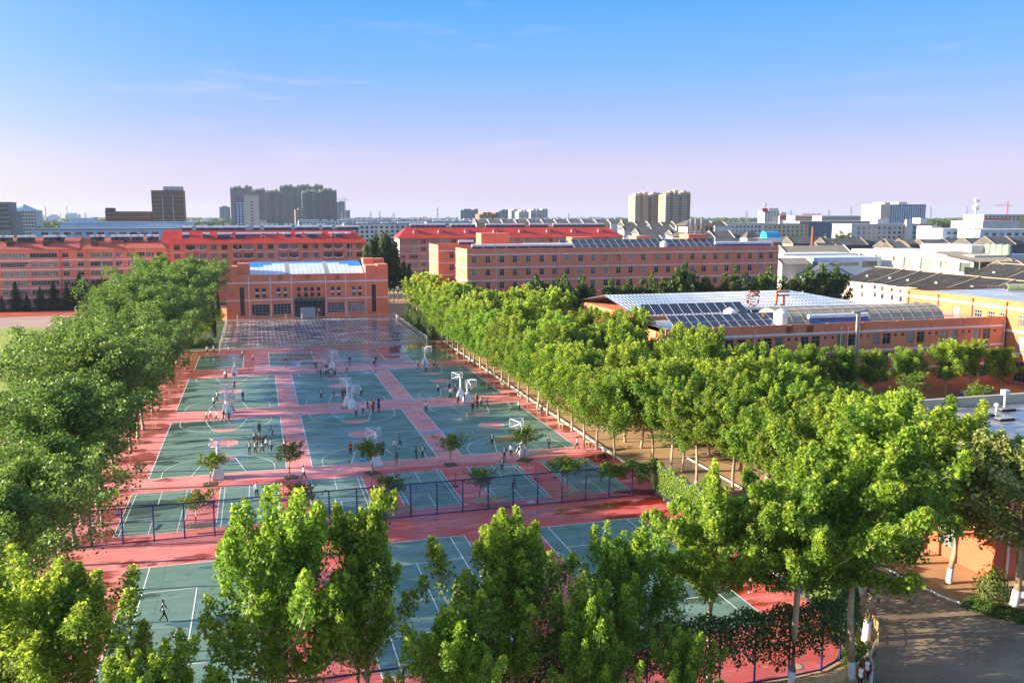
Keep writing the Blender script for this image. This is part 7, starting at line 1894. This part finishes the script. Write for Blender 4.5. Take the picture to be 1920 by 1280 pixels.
def pose_joints(kind):
    J = dict(pel=(0, 0, .95), sp=(0, .01, 1.13), ch=(0, .0, 1.33), nk=(0, 0, 1.475), hd=(0, -.015, 1.57), cr=(0, -.005, 1.665))
    for s, n in ((-1, 'l'), (1, 'r')):
        J['sh' + n] = (s * .175, 0, 1.405); J['el' + n] = (s * .235, .03, 1.14); J['wr' + n] = (s * .24, -.06, .90); J['ha' + n] = (s * .235, -.085, .82)
        J['hp' + n] = (s * .09, 0, .90); J['kn' + n] = (s * .10, -.02, .50); J['an' + n] = (s * .105, .02, .085); J['to' + n] = (s * .125, -.15, .035)
    def mv(**k): J.update(k)
    if kind == 'walk': mv(knl=(-.1, -.16, .52), anl=(-.1, -.28, .11), tol=(-.11, -.44, .07), knr=(.1, .06, .50), anr=(.1, .34, .16), tor=(.11, .24, .05), ell=(-.24, .12, 1.15), wrl=(-.23, .2, .92), hal=(-.22, .2, .84), elr=(.24, -.08, 1.15), wrr=(.2, -.24, .97), har=(.19, -.29, .90))
    if kind == 'stride': mv(knr=(.1, -.2, .54), anr=(.1, -.24, .13), tor=(.11, -.41, .10), knl=(-.1, .04, .50), anl=(-.1, .36, .22), tol=(-.11, .30, .08), elr=(.25, .14, 1.18), wrr=(.22, .0, 1.0), har=(.21, -.07, .96), ell=(-.24, -.04, 1.16), wrl=(-.18, -.25, 1.06), hal=(-.16, -.32, 1.05))
    if kind == 'dribble': mv(pel=(0, .06, .86), sp=(0, .03, 1.03), ch=(0, -.06, 1.21), nk=(0, -.12, 1.35), hd=(0, -.17, 1.44), cr=(0, -.18, 1.535), shl=(-.175, -.08, 1.29), shr=(.175, -.08, 1.29), elr=(.27, -.14, 1.05), wrr=(.28, -.36, .94), har=(.28, -.43, .90), ell=(-.28, -.02, 1.06), wrl=(-.24, -.22, 1.0), hal=(-.22, -.29, .99),
        hpl=(-.1, .05, .82), hpr=(.1, .05, .82), knl=(-.19, -.16, .47), knr=(.18, -.1, .46), anl=(-.22, .02, .085), anr=(.24, .10, .085), tol=(-.25, -.15, .035), tor=(.28, -.06, .035))
    if kind == 'reach': mv(ell=(-.22, -.12, 1.62), wrl=(-.15, -.2, 1.86), hal=(-.12, -.22, 1.94), elr=(.22, -.14, 1.60), wrr=(.14, -.24, 1.84), har=(.11, -.26, 1.92))
    if kind == 'hips': mv(ell=(-.36, .08, 1.18), wrl=(-.2, -.06, 1.02), hal=(-.14, -.1, 1.0), elr=(.36, .08, 1.18), wrr=(.2, -.06, 1.02), har=(.14, -.1, 1.0), knl=(-.15, -.02, .5), anl=(-.18, .02, .085), tol=(-.22, -.14, .035))
    if kind == 'phone': mv(ell=(-.24, -.02, 1.15), wrl=(-.10, -.26, 1.16), hal=(-.06, -.32, 1.19), elr=(.24, -.0, 1.15), wrr=(.10, -.26, 1.15), har=(.05, -.32, 1.18), hd=(0, -.04, 1.565), cr=(0, -.045, 1.66))
    if kind == 'bend': mv(sp=(0, -.06, 1.10), ch=(0, -.26, 1.22), nk=(0, -.38, 1.28), hd=(0, -.46, 1.33), cr=(0, -.53, 1.39), shl=(-.17, -.32, 1.24), shr=(.17, -.32, 1.24), ell=(-.2, -.38, .98), wrl=(-.17, -.42, .74), hal=(-.16, -.44, .66), elr=(.2, -.38, .98), wrr=(.17, -.42, .74), har=(.16, -.44, .66))
    if kind == 'sit': mv(pel=(0, .1, .52), sp=(0, .08, .70), ch=(0, .03, .90), nk=(0, 0, 1.04), hd=(0, -.03, 1.13), cr=(0, -.03, 1.225), shl=(-.175, .02, .97), shr=(.175, .02, .97), ell=(-.24, -.06, .72), wrl=(-.15, -.28, .66), hal=(-.13, -.35, .64), elr=(.24, -.06, .72), wrr=(.15, -.28, .66), har=(.13, -.35, .64),
        hpl=(-.09, .06, .50), hpr=(.09, .06, .50), knl=(-.12, -.36, .50), knr=(.12, -.36, .50), anl=(-.12, -.32, .085), anr=(.12, -.34, .085), tol=(-.14, -.49, .035), tor=(.14, -.51, .035))
    return {k: Vector(v) for k, v in J.items()}
RADII = dict(pel=(.135, .10), sp=(.125, .092), ch=(.150, .105), nk=(.052, .055), hd=(.072, .088), cr=(.060, .068))
for n in 'lr': RADII.update({'sh' + n: (.062, .062), 'el' + n: (.044, .044), 'wr' + n: (.030, .026), 'ha' + n: (.036, .018), 'hp' + n: (.085, .088), 'kn' + n: (.060, .062), 'an' + n: (.042, .044), 'to' + n: (.040, .030)})
EDGES = [('pel', 'sp'), ('sp', 'ch'), ('ch', 'nk'), ('nk', 'hd'), ('hd', 'cr')] + [e for n in 'lr' for e in (('ch', 'sh' + n), ('sh' + n, 'el' + n), ('el' + n, 'wr' + n), ('wr' + n, 'ha' + n), ('pel', 'hp' + n), ('hp' + n, 'kn' + n), ('kn' + n, 'an' + n), ('an' + n, 'to' + n))]
def body_mesh(kind):
    J = pose_joints(kind); names = list(J); V = [J[n] for n in names]; E = [(names.index(a), names.index(b)) for a, b in EDGES]; rad = [RADII[n] for n in names]
    for n, s in (('l', -1), ('r', 1)):                       # four fingers and a thumb from each palm
        h, w = J['ha' + n], J['wr' + n]; d = (h - w).normalized(); side = d.cross(Vector((0, -1, 0.2)))
        side = side.normalized() if side.length > .1 else Vector((1, 0, 0)); curl = d.cross(side).normalized() * .014
        for i, L in enumerate((.062, .074, .070, .052)):
            b = h + side * (i - 1.5) * .020 + d * .016; k = len(V)
            V += [b, b + d * L * .55 + curl, b + d * L + curl * 2.6]; rad += [(.010, .010), (.009, .009), (.007, .007)]
            E += [(names.index('ha' + n), k), (k, k + 1), (k + 1, k + 2)]
        b = w.lerp(h, .55) - side * s * .034; k = len(V)
        V += [b, b + d * .035 - side * s * .026]; rad += [(.012, .012), (.008, .008)]; E += [(names.index('ha' + n), k), (k, k + 1)]
    me = bpy.data.meshes.new('body_cage'); me.from_pydata([tuple(v) for v in V], E, [])
    o = bpy.data.objects.new('body_cage', me); COL.objects.link(o)
    sk = o.modifiers.new('Skin', 'SKIN'); sk.use_smooth_shade = True
    for i, r in enumerate(rad): me.skin_vertices[0].data[i].radius = r; me.skin_vertices[0].data[i].use_root = (i == 0)
    ss = o.modifiers.new('Sub', 'SUBSURF'); ss.levels = 1; ss.render_levels = 1
    dg = bpy.context.evaluated_depsgraph_get(); out = bpy.data.meshes.new_from_object(o.evaluated_get(dg))
    bpy.data.objects.remove(o); out.name = 'body'
    seg = [(J[a], J[b], a, b) for a, b in EDGES]
    def region(c):
        best, bd = None, 9
        for A, B, a, b in seg:
            t = max(0, min(1, (c - A).dot(B - A) / (B - A).length_squared)); d = (c - A.lerp(B, t)).length
            if d < bd: bd, best = d, (a, b, t)
        a, b, t = best
        if (a, b) in (('nk', 'hd'), ('hd', 'cr')): return 0
        if (a, b) == ('ch', 'nk'): return 0 if t > .82 else 1
        if a.startswith(('sh', 'el')) or b.startswith('sh'): return 2 if not (b.startswith('sh') and t < .75) else 1
        if a.startswith('wr') or a.startswith('ha'): return 0
        if a.startswith(('hp', 'kn')) or b.startswith('hp'): return 3
        if a.startswith('an'): return 4
        if (a, b) == ('pel', 'sp') and t < .18: return 3
        return 1
    idx = [region(p.center) for p in out.polygons]
    out.materials.clear()
    for m in (SKIN, WHITE, NAVY, BLACK, SHOE): out.materials.append(m)
    out.polygons.foreach_set('material_index', idx); out.polygons.foreach_set('use_smooth', [True] * len(idx)); out.update()
    # hair cap and face, set to the tilt of the head
    up = (J['cr'] - J['hd']).normalized(); f = Vector((0, -1, 0)); f = (f - up * f.dot(up)).normalized(); x = up.cross(f) * -1
    C0 = J['hd'].lerp(J['cr'], .45)
    hb = MB(); n = 10
    for i in range(5):
        pass
    rings = []
    for i in range(6):
        ph = R(100 - 20 * i)  # polar angle from the crown
        ring = []
        for j in range(n):
            t = 2 * math.pi * j / n; front = max(0, -math.cos(t)) if False else max(0, math.cos(t))
            pa = ph * (1 - .34 * front)
            ring.append(C0 + (f * math.cos(t) * math.sin(pa) * .098 + x * math.sin(t) * math.sin(pa) * .088) + up * (math.cos(pa) * .118 + .01) - f * .008)
        rings.append(ring)
    for a, b in zip(rings, rings[1:]):
        for j in range(n): hb.poly([a[j], a[(j + 1) % n], b[(j + 1) % n], b[j]])
    fc = MB(); hd = J['hd'].lerp(J['cr'], .12)
    def bx(c, sx, sy, sz, mi):
        k = len(fc.v); P = [c + x * (sx * a) + f * (sy * b) + up * (sz * d) for d in (-1, 1) for a, b in ((-1, -1), (1, -1), (1, 1), (-1, 1))]
        fc.v += [tuple(p) for p in P]
        for q in ((4, 5, 6, 7), (3, 2, 1, 0), (0, 1, 5, 4), (1, 2, 6, 5), (2, 3, 7, 6), (3, 0, 4, 7)): fc.f.append(tuple(k + i for i in q)); fc.m.append(mi)
    for s in (-1, 1): bx(hd + f * .083 + x * s * .030 + up * .022, .012, .006, .006, 1); bx(hd + x * s * .076 + up * .008, .008, .016, .028, 0)
    bx(hd + f * .092 - up * .006, .010, .014, .018, 0); bx(hd + f * .082 - up * .042, .022, .005, .006, 2)
    return out, hb.mesh('hair', HAIR), fc.mesh('face', [SKIN, HAIR, PINK])
POSES = {k: body_mesh(k) for k in ('stand', 'walk', 'stride', 'dribble', 'reach', 'hips', 'phone', 'bend', 'sit')}
def person(px, py, pose, facing, top, sleeve, legs, label, shoes=None, h=1.0, z=0.0, xy=None):
    x, y = xy if xy else ground_at(px, py)
    t = thing('person', label, 'person', (x, y, z), R(facing), 'students on the sports ground'); t.scale = (h, h, h)
    b, hr, fc = POSES[pose]
    o = link('body', b, t)
    for i, m in ((1, top), (2, sleeve), (3, legs), (4, shoes or SHOE)):
        o.material_slots[i].link = 'OBJECT'; o.material_slots[i].material = m
    link('hair', hr, t); link('face', fc, t)
    return t
S, Wk, St, Dr, Re, Hi, Ph, Be = 'stand', 'walk', 'stride', 'dribble', 'reach', 'hips', 'phone', 'bend'
PEOPLE = [  # px, py, pose, facing (0 = to the camera), top, sleeves, trousers, label
    (388.7, 663.4, S, 30, WHITE, WHITE, BLACK, 'person in white standing by the bushes at the far left red strip, left of two'), (401, 662.5, S, -20, WHITE, NAVY, BLACK, 'person in white and black by the far left bushes, right of two'),
    (455, 672, S, 180, WHITE, NAVY, BLACK, 'person at the corner of the far left volleyball court'), (474.4, 678.4, Wk, -70, WHITE, BLACK, BLACK, 'person in white walking on the wet red strip between volleyball courts'), (536, 679.4, Wk, 100, WHITE, WHITE, NAVY, 'person in white walking across the second volleyball court'),
    (592.5, 694.4, Wk, 60, BLACK, BLACK, BLACK, 'person all in black left of the crowd under the far middle hoop'), (596, 704.7, S, -80, WHITE, BLACK, BLACK, 'person in white vest at the left of the far middle crowd'), (601.6, 707.5, S, 200, GREYC, GREYC, BLACK, 'person in dark grey in the far middle crowd'), (611.3, 704.6, Hi, 20, WHITE, WHITE, BLACK, 'person with hands on hips in the far middle crowd'),
    (618.4, 708.4, Be, 70, WHITE, WHITE, BLACK, 'person bending forward in front of the far middle crowd'), (623.7, 706.5, S, 0, WHITE, NAVY, BLACK, 'person with navy sleeves in the far middle crowd'), (628.6, 704.7, S, -60, WHITE, BLACK, NAVY, 'person at the right of the far middle crowd'), (612.5, 699, S, 160, NAVY, NAVY, BLACK, 'person in navy at the back of the far middle crowd'), (622, 699.5, Re, 180, WHITE, WHITE, BLACK, 'person with raised arms under the far middle hoop'), (606.2, 705.6, S, 90, BLACK, WHITE, BLACK, 'person in black and white near the left of the far middle crowd'), (616, 703, S, -30, WHITE, NAVY, NAVY, 'person in the middle of the far middle crowd'),
    (649.4, 701.9, S, -90, WHITE, NAVY, BLACK, 'person in white right of the far middle crowd, left of a pair'), (652.2, 698, S, 90, WHITE, WHITE, BLACK, 'person in white right of the far middle crowd, right of a pair'), (654.6, 679.4, Wk, 30, WHITE, NAVY, BLACK, 'person walking on the third volleyball court'), (656.4, 676.4, S, 60, LBLUE, LBLUE, BLACK, 'person in light blue on the third volleyball court'),
    (701, 685, S, 10, WHITE, WHITE, BLACK, 'person in white of a pair beside the orange puddle'), (704.2, 683.4, S, -20, BLACK, BLACK, BLACK, 'person in black of a pair beside the orange puddle'),
    (421.5, 710.3, Dr, 120, WHITE, WHITE, BLACK, 'person in white dribbling before the far left hoop'), (424.7, 708.6, S, 60, PINK, WHITE, BLACK, 'person behind the dribbler before the far left hoop'), (439.3, 715, S, 170, ROYAL, ROYAL, WHITE, 'person in blue shirt and white shorts under the far left hoop'), (439.7, 732.8, Hi, 0, BLACK, REDC, BLACK, 'person in black and red in the far left key'),
    (407.4, 753.4, S, -40, WHITE, NAVY, BLACK, 'person in white beside the middle left hoop, upper of two'), (401.3, 763.8, S, 150, WHITE, NAVY, BLACK, 'person with navy shoulders left of the middle left hoop, lower of two'), (430.9, 748, Dr, -30, PINK, PINK, MAROON, 'person in pink on the far left court behind the white post'), (436.9, 753.4, Wk, 80, LBLUE, WHITE, BLACK, 'person in light blue running on the far left court'), (455.6, 752.5, S, 180, ROYAL, ROYAL, BLACK, 'person in royal blue shirt standing on the far left court'),
    (388, 791, Wk, -60, WHITE, NAVY, BLACK, 'person walking on the pink path, first of five from the left'), (395.6, 788, Wk, -80, WHITE, WHITE, BLACK, 'person walking on the pink path, second of five from the left'), (406, 791, St, -70, WHITE, WHITE, BLACK, 'person walking on the pink path, third of five from the left'), (420, 790.2, St, -60, BLACK, BLACK, BLACK, 'person in black walking on the pink path, fourth of five'), (429.4, 792, Wk, 20, TEAL, TEAL, BLACK, 'person in teal on the pink path, fifth of five'), (435, 773.5, 'sit', 70, BLACK, BLACK, BLACK, 'person in black sitting at the foot of the middle left hoop'),
    (486.6, 814.4, S, -10, MAROON, MAROON, BLACK, 'person in maroon sweater standing alone on the near left court'), (511.9, 819, Dr, -100, WHITE, BLACK, BLACK, 'person in white holding a ball near the right edge of the near left court'),
    (476.6, 831.3, S, 170, WHITE, NAVY, BLACK, 'person at the upper left of the group on the near left court'), (487.5, 833.5, S, 20, PINK, WHITE, MAROON, 'person in pale pink in the group on the near left court'), (493, 835.6, Be, 60, BROWNC, BROWNC, BLACK, 'person in brown in the middle of the group on the near left court'), (499.6, 843.3, Dr, 140, WHITE, NAVY, BLACK, 'person with navy back in the group on the near left court'), (509.4, 847.7, Wk, 190, LBLUE, LBLUE, NAVY, 'person in light blue right of the group on the near left court'), (467.8, 852, S, 5, WHITE, BLACK, BLACK, 'person at the left end of the group on the near left court'), (478.8, 852, S, -15, WHITE, BLACK, BLACK, 'person at the lower left of the group on the near left court'), (491.9, 849.9, Dr, -10, WHITE, NAVY, BLACK, 'person bouncing a ball in front of the group on the near left court'), (483, 838.5, S, 100, BLACK, BLACK, BLACK, 'person in black inside the group on the near left court'), (533.5, 845.5, S, -30, WHITE, NAVY, BLACK, 'person at the right sideline of the near left court'), (411.5, 870, Re, 180, WHITE, WHITE, BLACK, 'person reaching up behind the near left hoop'),
    (569.6, 900.2, Wk, 120, WHITE, WHITE, BLACK, 'person in white walking past the puddle behind the badminton courts'), (482, 934, S, 0, WHITE, WHITE, BLACK, 'person in white standing on the second badminton court'),
    (657.4, 854.3, S, -20, REDC, REDC, NAVY, 'person in red jacket on the near middle court'), (690, 842, S, 170, WHITE, NAVY, BLACK, 'person in white behind the near middle hoop'), (680.5, 859, Hi, 0, BLACK, BLACK, BLACK, 'person in black beside the small tree on the near middle court'), (717.8, 855.3, Hi, 20, BROWNC, BLACK, BLACK, 'person in brown right of the near middle hoop'), (740.4, 847.6, S, 30, WHITE, WHITE, TAN_, 'slight person in white with tan trousers on the near middle court'), (743.7, 874.6, S, 180, GREYC, GREYC, TAN_, 'person in grey jacket and tan trousers standing on the pink path'), (750, 838.9, Wk, 60, WHITE, NAVY, BLACK, 'person striding in the right half of the near middle court'), (780.5, 863, S, 60, BLACK, BLACK, BLACK, 'person in black near the right corner of the near middle court'), (792.9, 860, St, -40, WHITE, NAVY, BLACK, 'person with yellow shoes near the right corner of the near middle court'),
    (602.5, 748.7, S, 0, WHITE, BLACK, BLACK, 'person standing at the left of the far middle court'), (626, 746, S, 90, WHITE, NAVY, BLACK, 'person left of the far middle key'), (642.8, 749.7, Hi, 160, BLACK, BLACK, BLACK, 'person in black behind the tall middle hoop, left'), (648.5, 747.7, S, 120, MAROON, MAROON, BLACK, 'person in dark red behind the tall middle hoop'), (665.3, 746, Dr, -60, LBLUE, LBLUE, GREYC, 'person in light blue right of the tall middle hoop'), (677.5, 743, S, -20, WHITE, NAVY, BLACK, 'person in white at the right of the far middle key'),
    (668, 781.6, S, 180, WHITE, NAVY, BLACK, 'person with navy back at the left of the near centre group'), (680.7, 776.9, S, 0, WHITE, WHITE, BLACK, 'person in white of the near centre group'), (689.7, 771, St, 100, MAROON, MAROON, BLACK, 'person in dark red stepping in the near centre group'), (699.4, 775, S, -10, REDC, NAVY, BLACK, 'person in red in the near centre group'), (700.6, 764, S, 20, WHITE, NAVY, BLACK, 'person in white behind the red one in the near centre group'), (710, 774, S, 150, ROYAL, ROYAL, BLACK, 'person in blue jacket at the right of the near centre group'), (710.4, 765, S, -40, BLACK, BLACK, BLACK, 'person in black behind the blue jacket of the near centre group'), (798.4, 773, S, 170, WHITE, WHITE, BLACK, 'person in white shirt alone on the pink path by the near right court'),
    (784.4, 690.6, S, 0, WHITE, WHITE, BLACK, 'person left of the far right hoop'), (796.6, 693.4, S, 60, WHITE, NAVY, BLACK, 'person behind the front one at the far right hoop'), (799.4, 699, S, 10, WHITE, WHITE, BLACK, 'person in front of the far right hoop'), (813.4, 689.7, S, -30, WHITE, NAVY, BLACK, 'person right of the far right hoop, left of two'), (819, 692.5, Wk, 40, WHITE, NAVY, BLACK, 'person right of the far right hoop, right of two'),
    (821.7, 737, S, -40, WHITE, PINK, BLACK, 'person with a ball at the left of the far right court'), (842, 730.4, S, 30, PINK, WHITE, BLACK, 'person in pink at the far right free throw line, left'), (853.9, 736, S, 0, WHITE, REDC, BLACK, 'person in white and red at the far right free throw line'), (845, 746.5, S, 180, WHITE, WHITE, BLACK, 'person in white seen from behind at the far right key'),
    (858.9, 761, Hi, 0, BLACK, BLACK, BLACK, 'person in black with hands on hips left of the paired hoops'), (871, 755.5, S, 60, BLACK, BLACK, BLACK, 'person in black between the paired hoops'), (879, 752.8, S, 100, BLACK, BLACK, BLACK, 'person in black right behind the paired hoops'), (886.3, 774.2, S, 175, BLACK, NAVY, BLACK, 'person in black on the near right key line'), (894.6, 768.8, S, 20, GREYC, BLACK, BLACK, 'person in dark grey right of the paired hoops'), (902.2, 764.4, S, -20, TAN_, WHITE, BLACK, 'person in tan top right of the paired hoops'), (912.5, 766.6, Wk, -60, BLACK, BLACK, BLACK, 'person in black walking off right of the paired hoops'), (894.5, 757, S, 0, BLACK, SKIN, BLACK, 'person in black tee behind the dark grey one at the paired hoops'),
    (973.3, 771, S, 30, WHITE, WHITE, BLACK, 'person in white at the corner of the near right court'), (1015.8, 774.2, 'sit', -60, BLACK, BLACK, NAVY, 'person in black sitting on a small bench under the kerb trees'), (922.4, 835.5, S, 10, WHITE, NAVY, BLACK, 'person standing left in the near right key'), (968.3, 830, S, 180, WHITE, WHITE, BLACK, 'person in white behind the near right hoop'),
    (958.5, 857.4, S, -30, WHITE, WHITE, BLACK, 'person in white left of the near right hoop'), (946, 862, S, -60, WHITE, NAVY, BLACK, 'person with navy sleeves at the pink path below the near right court'), (972, 853, Wk, 80, WHITE, NAVY, BLACK, 'person stepping beside the near right hoop'), (1028.5, 842, S, 20, WHITE, NAVY, BLACK, 'person in white right of the near right hoop'), (1082, 844.2, Wk, -80, WHITE, NAVY, BLACK, 'person at the kerb trees, left of two talking'), (1095.2, 844.6, S, 80, WHITE, NAVY, BLACK, 'person at the kerb trees, right of two talking'), (1132.4, 862.8, S, -20, WHITE, WHITE, BLACK, 'person in white by the last kerb tree near the vine'), (941.4, 884.7, Ph, -20, WHITE, NAVY, BLACK, 'person with phone on the fifth badminton court'), (963, 919.4, Wk, 130, WHITE, BLACK, BLACK, 'person in white moving on the fifth badminton court'),
    (816, 1074.4, Ph, 0, WHITE, WHITE, BLACK, 'person in white standing on the middle tennis court'), (1061, 1086, S, -90, NAVY, NAVY, NAVY, 'person in navy beside the right tennis court'), (308, 1166, Wk, 90, WHITE, BLACK, BLACK, 'person moving on the left tennis court, upper of two'), (336, 1222, S, 0, WHITE, WHITE, BLACK, 'person in white on the left tennis court, lower of two'),
    (1330, 1038, S, 30, WHITE, WHITE, BLACK, 'person in white behind the leaves right of the tennis courts, first of the crowd'), (1321, 1030, S, 90, WHITE, NAVY, BLACK, 'person in white and navy behind the leaves right of the tennis courts'), (1406, 1110, S, 0, WHITE, WHITE, BLACK, 'person in white on the bright red corner, left of the crowd'), (1436, 1108, S, 60, WHITE, WHITE, BLACK, 'person in the crowd on the bright red corner, first from the left'), (1448, 1104, S, -60, WHITE, NAVY, BLACK, 'person in the crowd on the bright red corner, second from the left'), (1459, 1106, Hi, 20, WHITE, WHITE, NAVY, 'person in the crowd on the bright red corner, third from the left'), (1470, 1101, S, 100, WHITE, NAVY, BLACK, 'person in the crowd on the bright red corner, fourth from the left'), (1484, 1103, S, -20, WHITE, WHITE, BLACK, 'person in the crowd on the bright red corner, rightmost'),
    (1612, 1296, Wk, 150, WHITE, REDC, BLACK, 'person in white and red walking by the picket fence, left of two'), (1624, 1283, Wk, 160, WHITE, REDC, BLACK, 'person in white and red walking by the picket fence, right of two'),
]
rp = random.Random(5)
for r_ in PEOPLE:
    lb = r_[7]; sit = r_[2] == 'sit'
    person(r_[0], r_[1], r_[2], r_[3] + rp.uniform(-12, 12), r_[4], r_[5], r_[6], lb, SHOEY if 'yellow shoes' in lb else (SHOED if rp.random() < .25 else SHOE), rp.uniform(1.0, 1.08))
BALLM = (MB().lathe([(.02, 0), (.075, .03), (.12, .12), (.075, .21), (.02, .24)], n=12).mesh('ball_skin', mat('ball_brown', (.30, .09, .03), .6)), MB().path([(.121 * math.cos(R(a)), .121 * math.sin(R(a)), .12) for a in range(0, 361, 30)], .006, 4).mesh('ball_seam', BLACK))
for k, (px, py, z, ph) in enumerate(((428.9, 711, .0, 'beside the dribbler under the far left hoop'), (505.5, 806, 1.0, 'held by the player near the right edge of the near left court'), (482.6, 850, .05, 'bouncing before the group on the near left court, left'), (491.5, 849.5, .3, 'bouncing before the group on the near left court, right'), (826.5, 734, .5, 'in the hand of the player left on the far right court'), (853, 763, .3, 'by the black group at the paired hoops'), (528, 829, 1.1, 'with the player at the right sideline of the near left court'))):
    x, y = ground_at(px, py + (0 if z < .6 else z * 14))
    t = thing('basketball', 'brown basketball ' + ph, 'ball', (x, y, z), 0, 'basketballs'); link('ball_skin', BALLM[0], t); link('ball_seam', BALLM[1], t)
# ------------------------------------------------------------------ evening haze over the plain
hz = link('haze', MB().box(-9700, 9700, -9700, 9700, -1.2, 118).mesh('haze', bpy.data.materials.new('haze_air')))
hz['kind'] = 'stuff'; hz['label'] = 'thin pale evening haze over the plain'
hm = hz.data.materials[0]; hm.use_nodes = True
for n in list(hm.node_tree.nodes): hm.node_tree.nodes.remove(n)
h_out = hm.node_tree.nodes.new('ShaderNodeOutputMaterial'); h_vol = hm.node_tree.nodes.new('ShaderNodeVolumePrincipled')
h_vol.inputs['Density'].default_value = 0.00006
h_vol.inputs['Color'].default_value = (0.66, 0.80, 1.0, 1)
h_vol.inputs['Anisotropy'].default_value = 0.2
hm.node_tree.links.new(h_vol.outputs[0], h_out.inputs['Volume'])
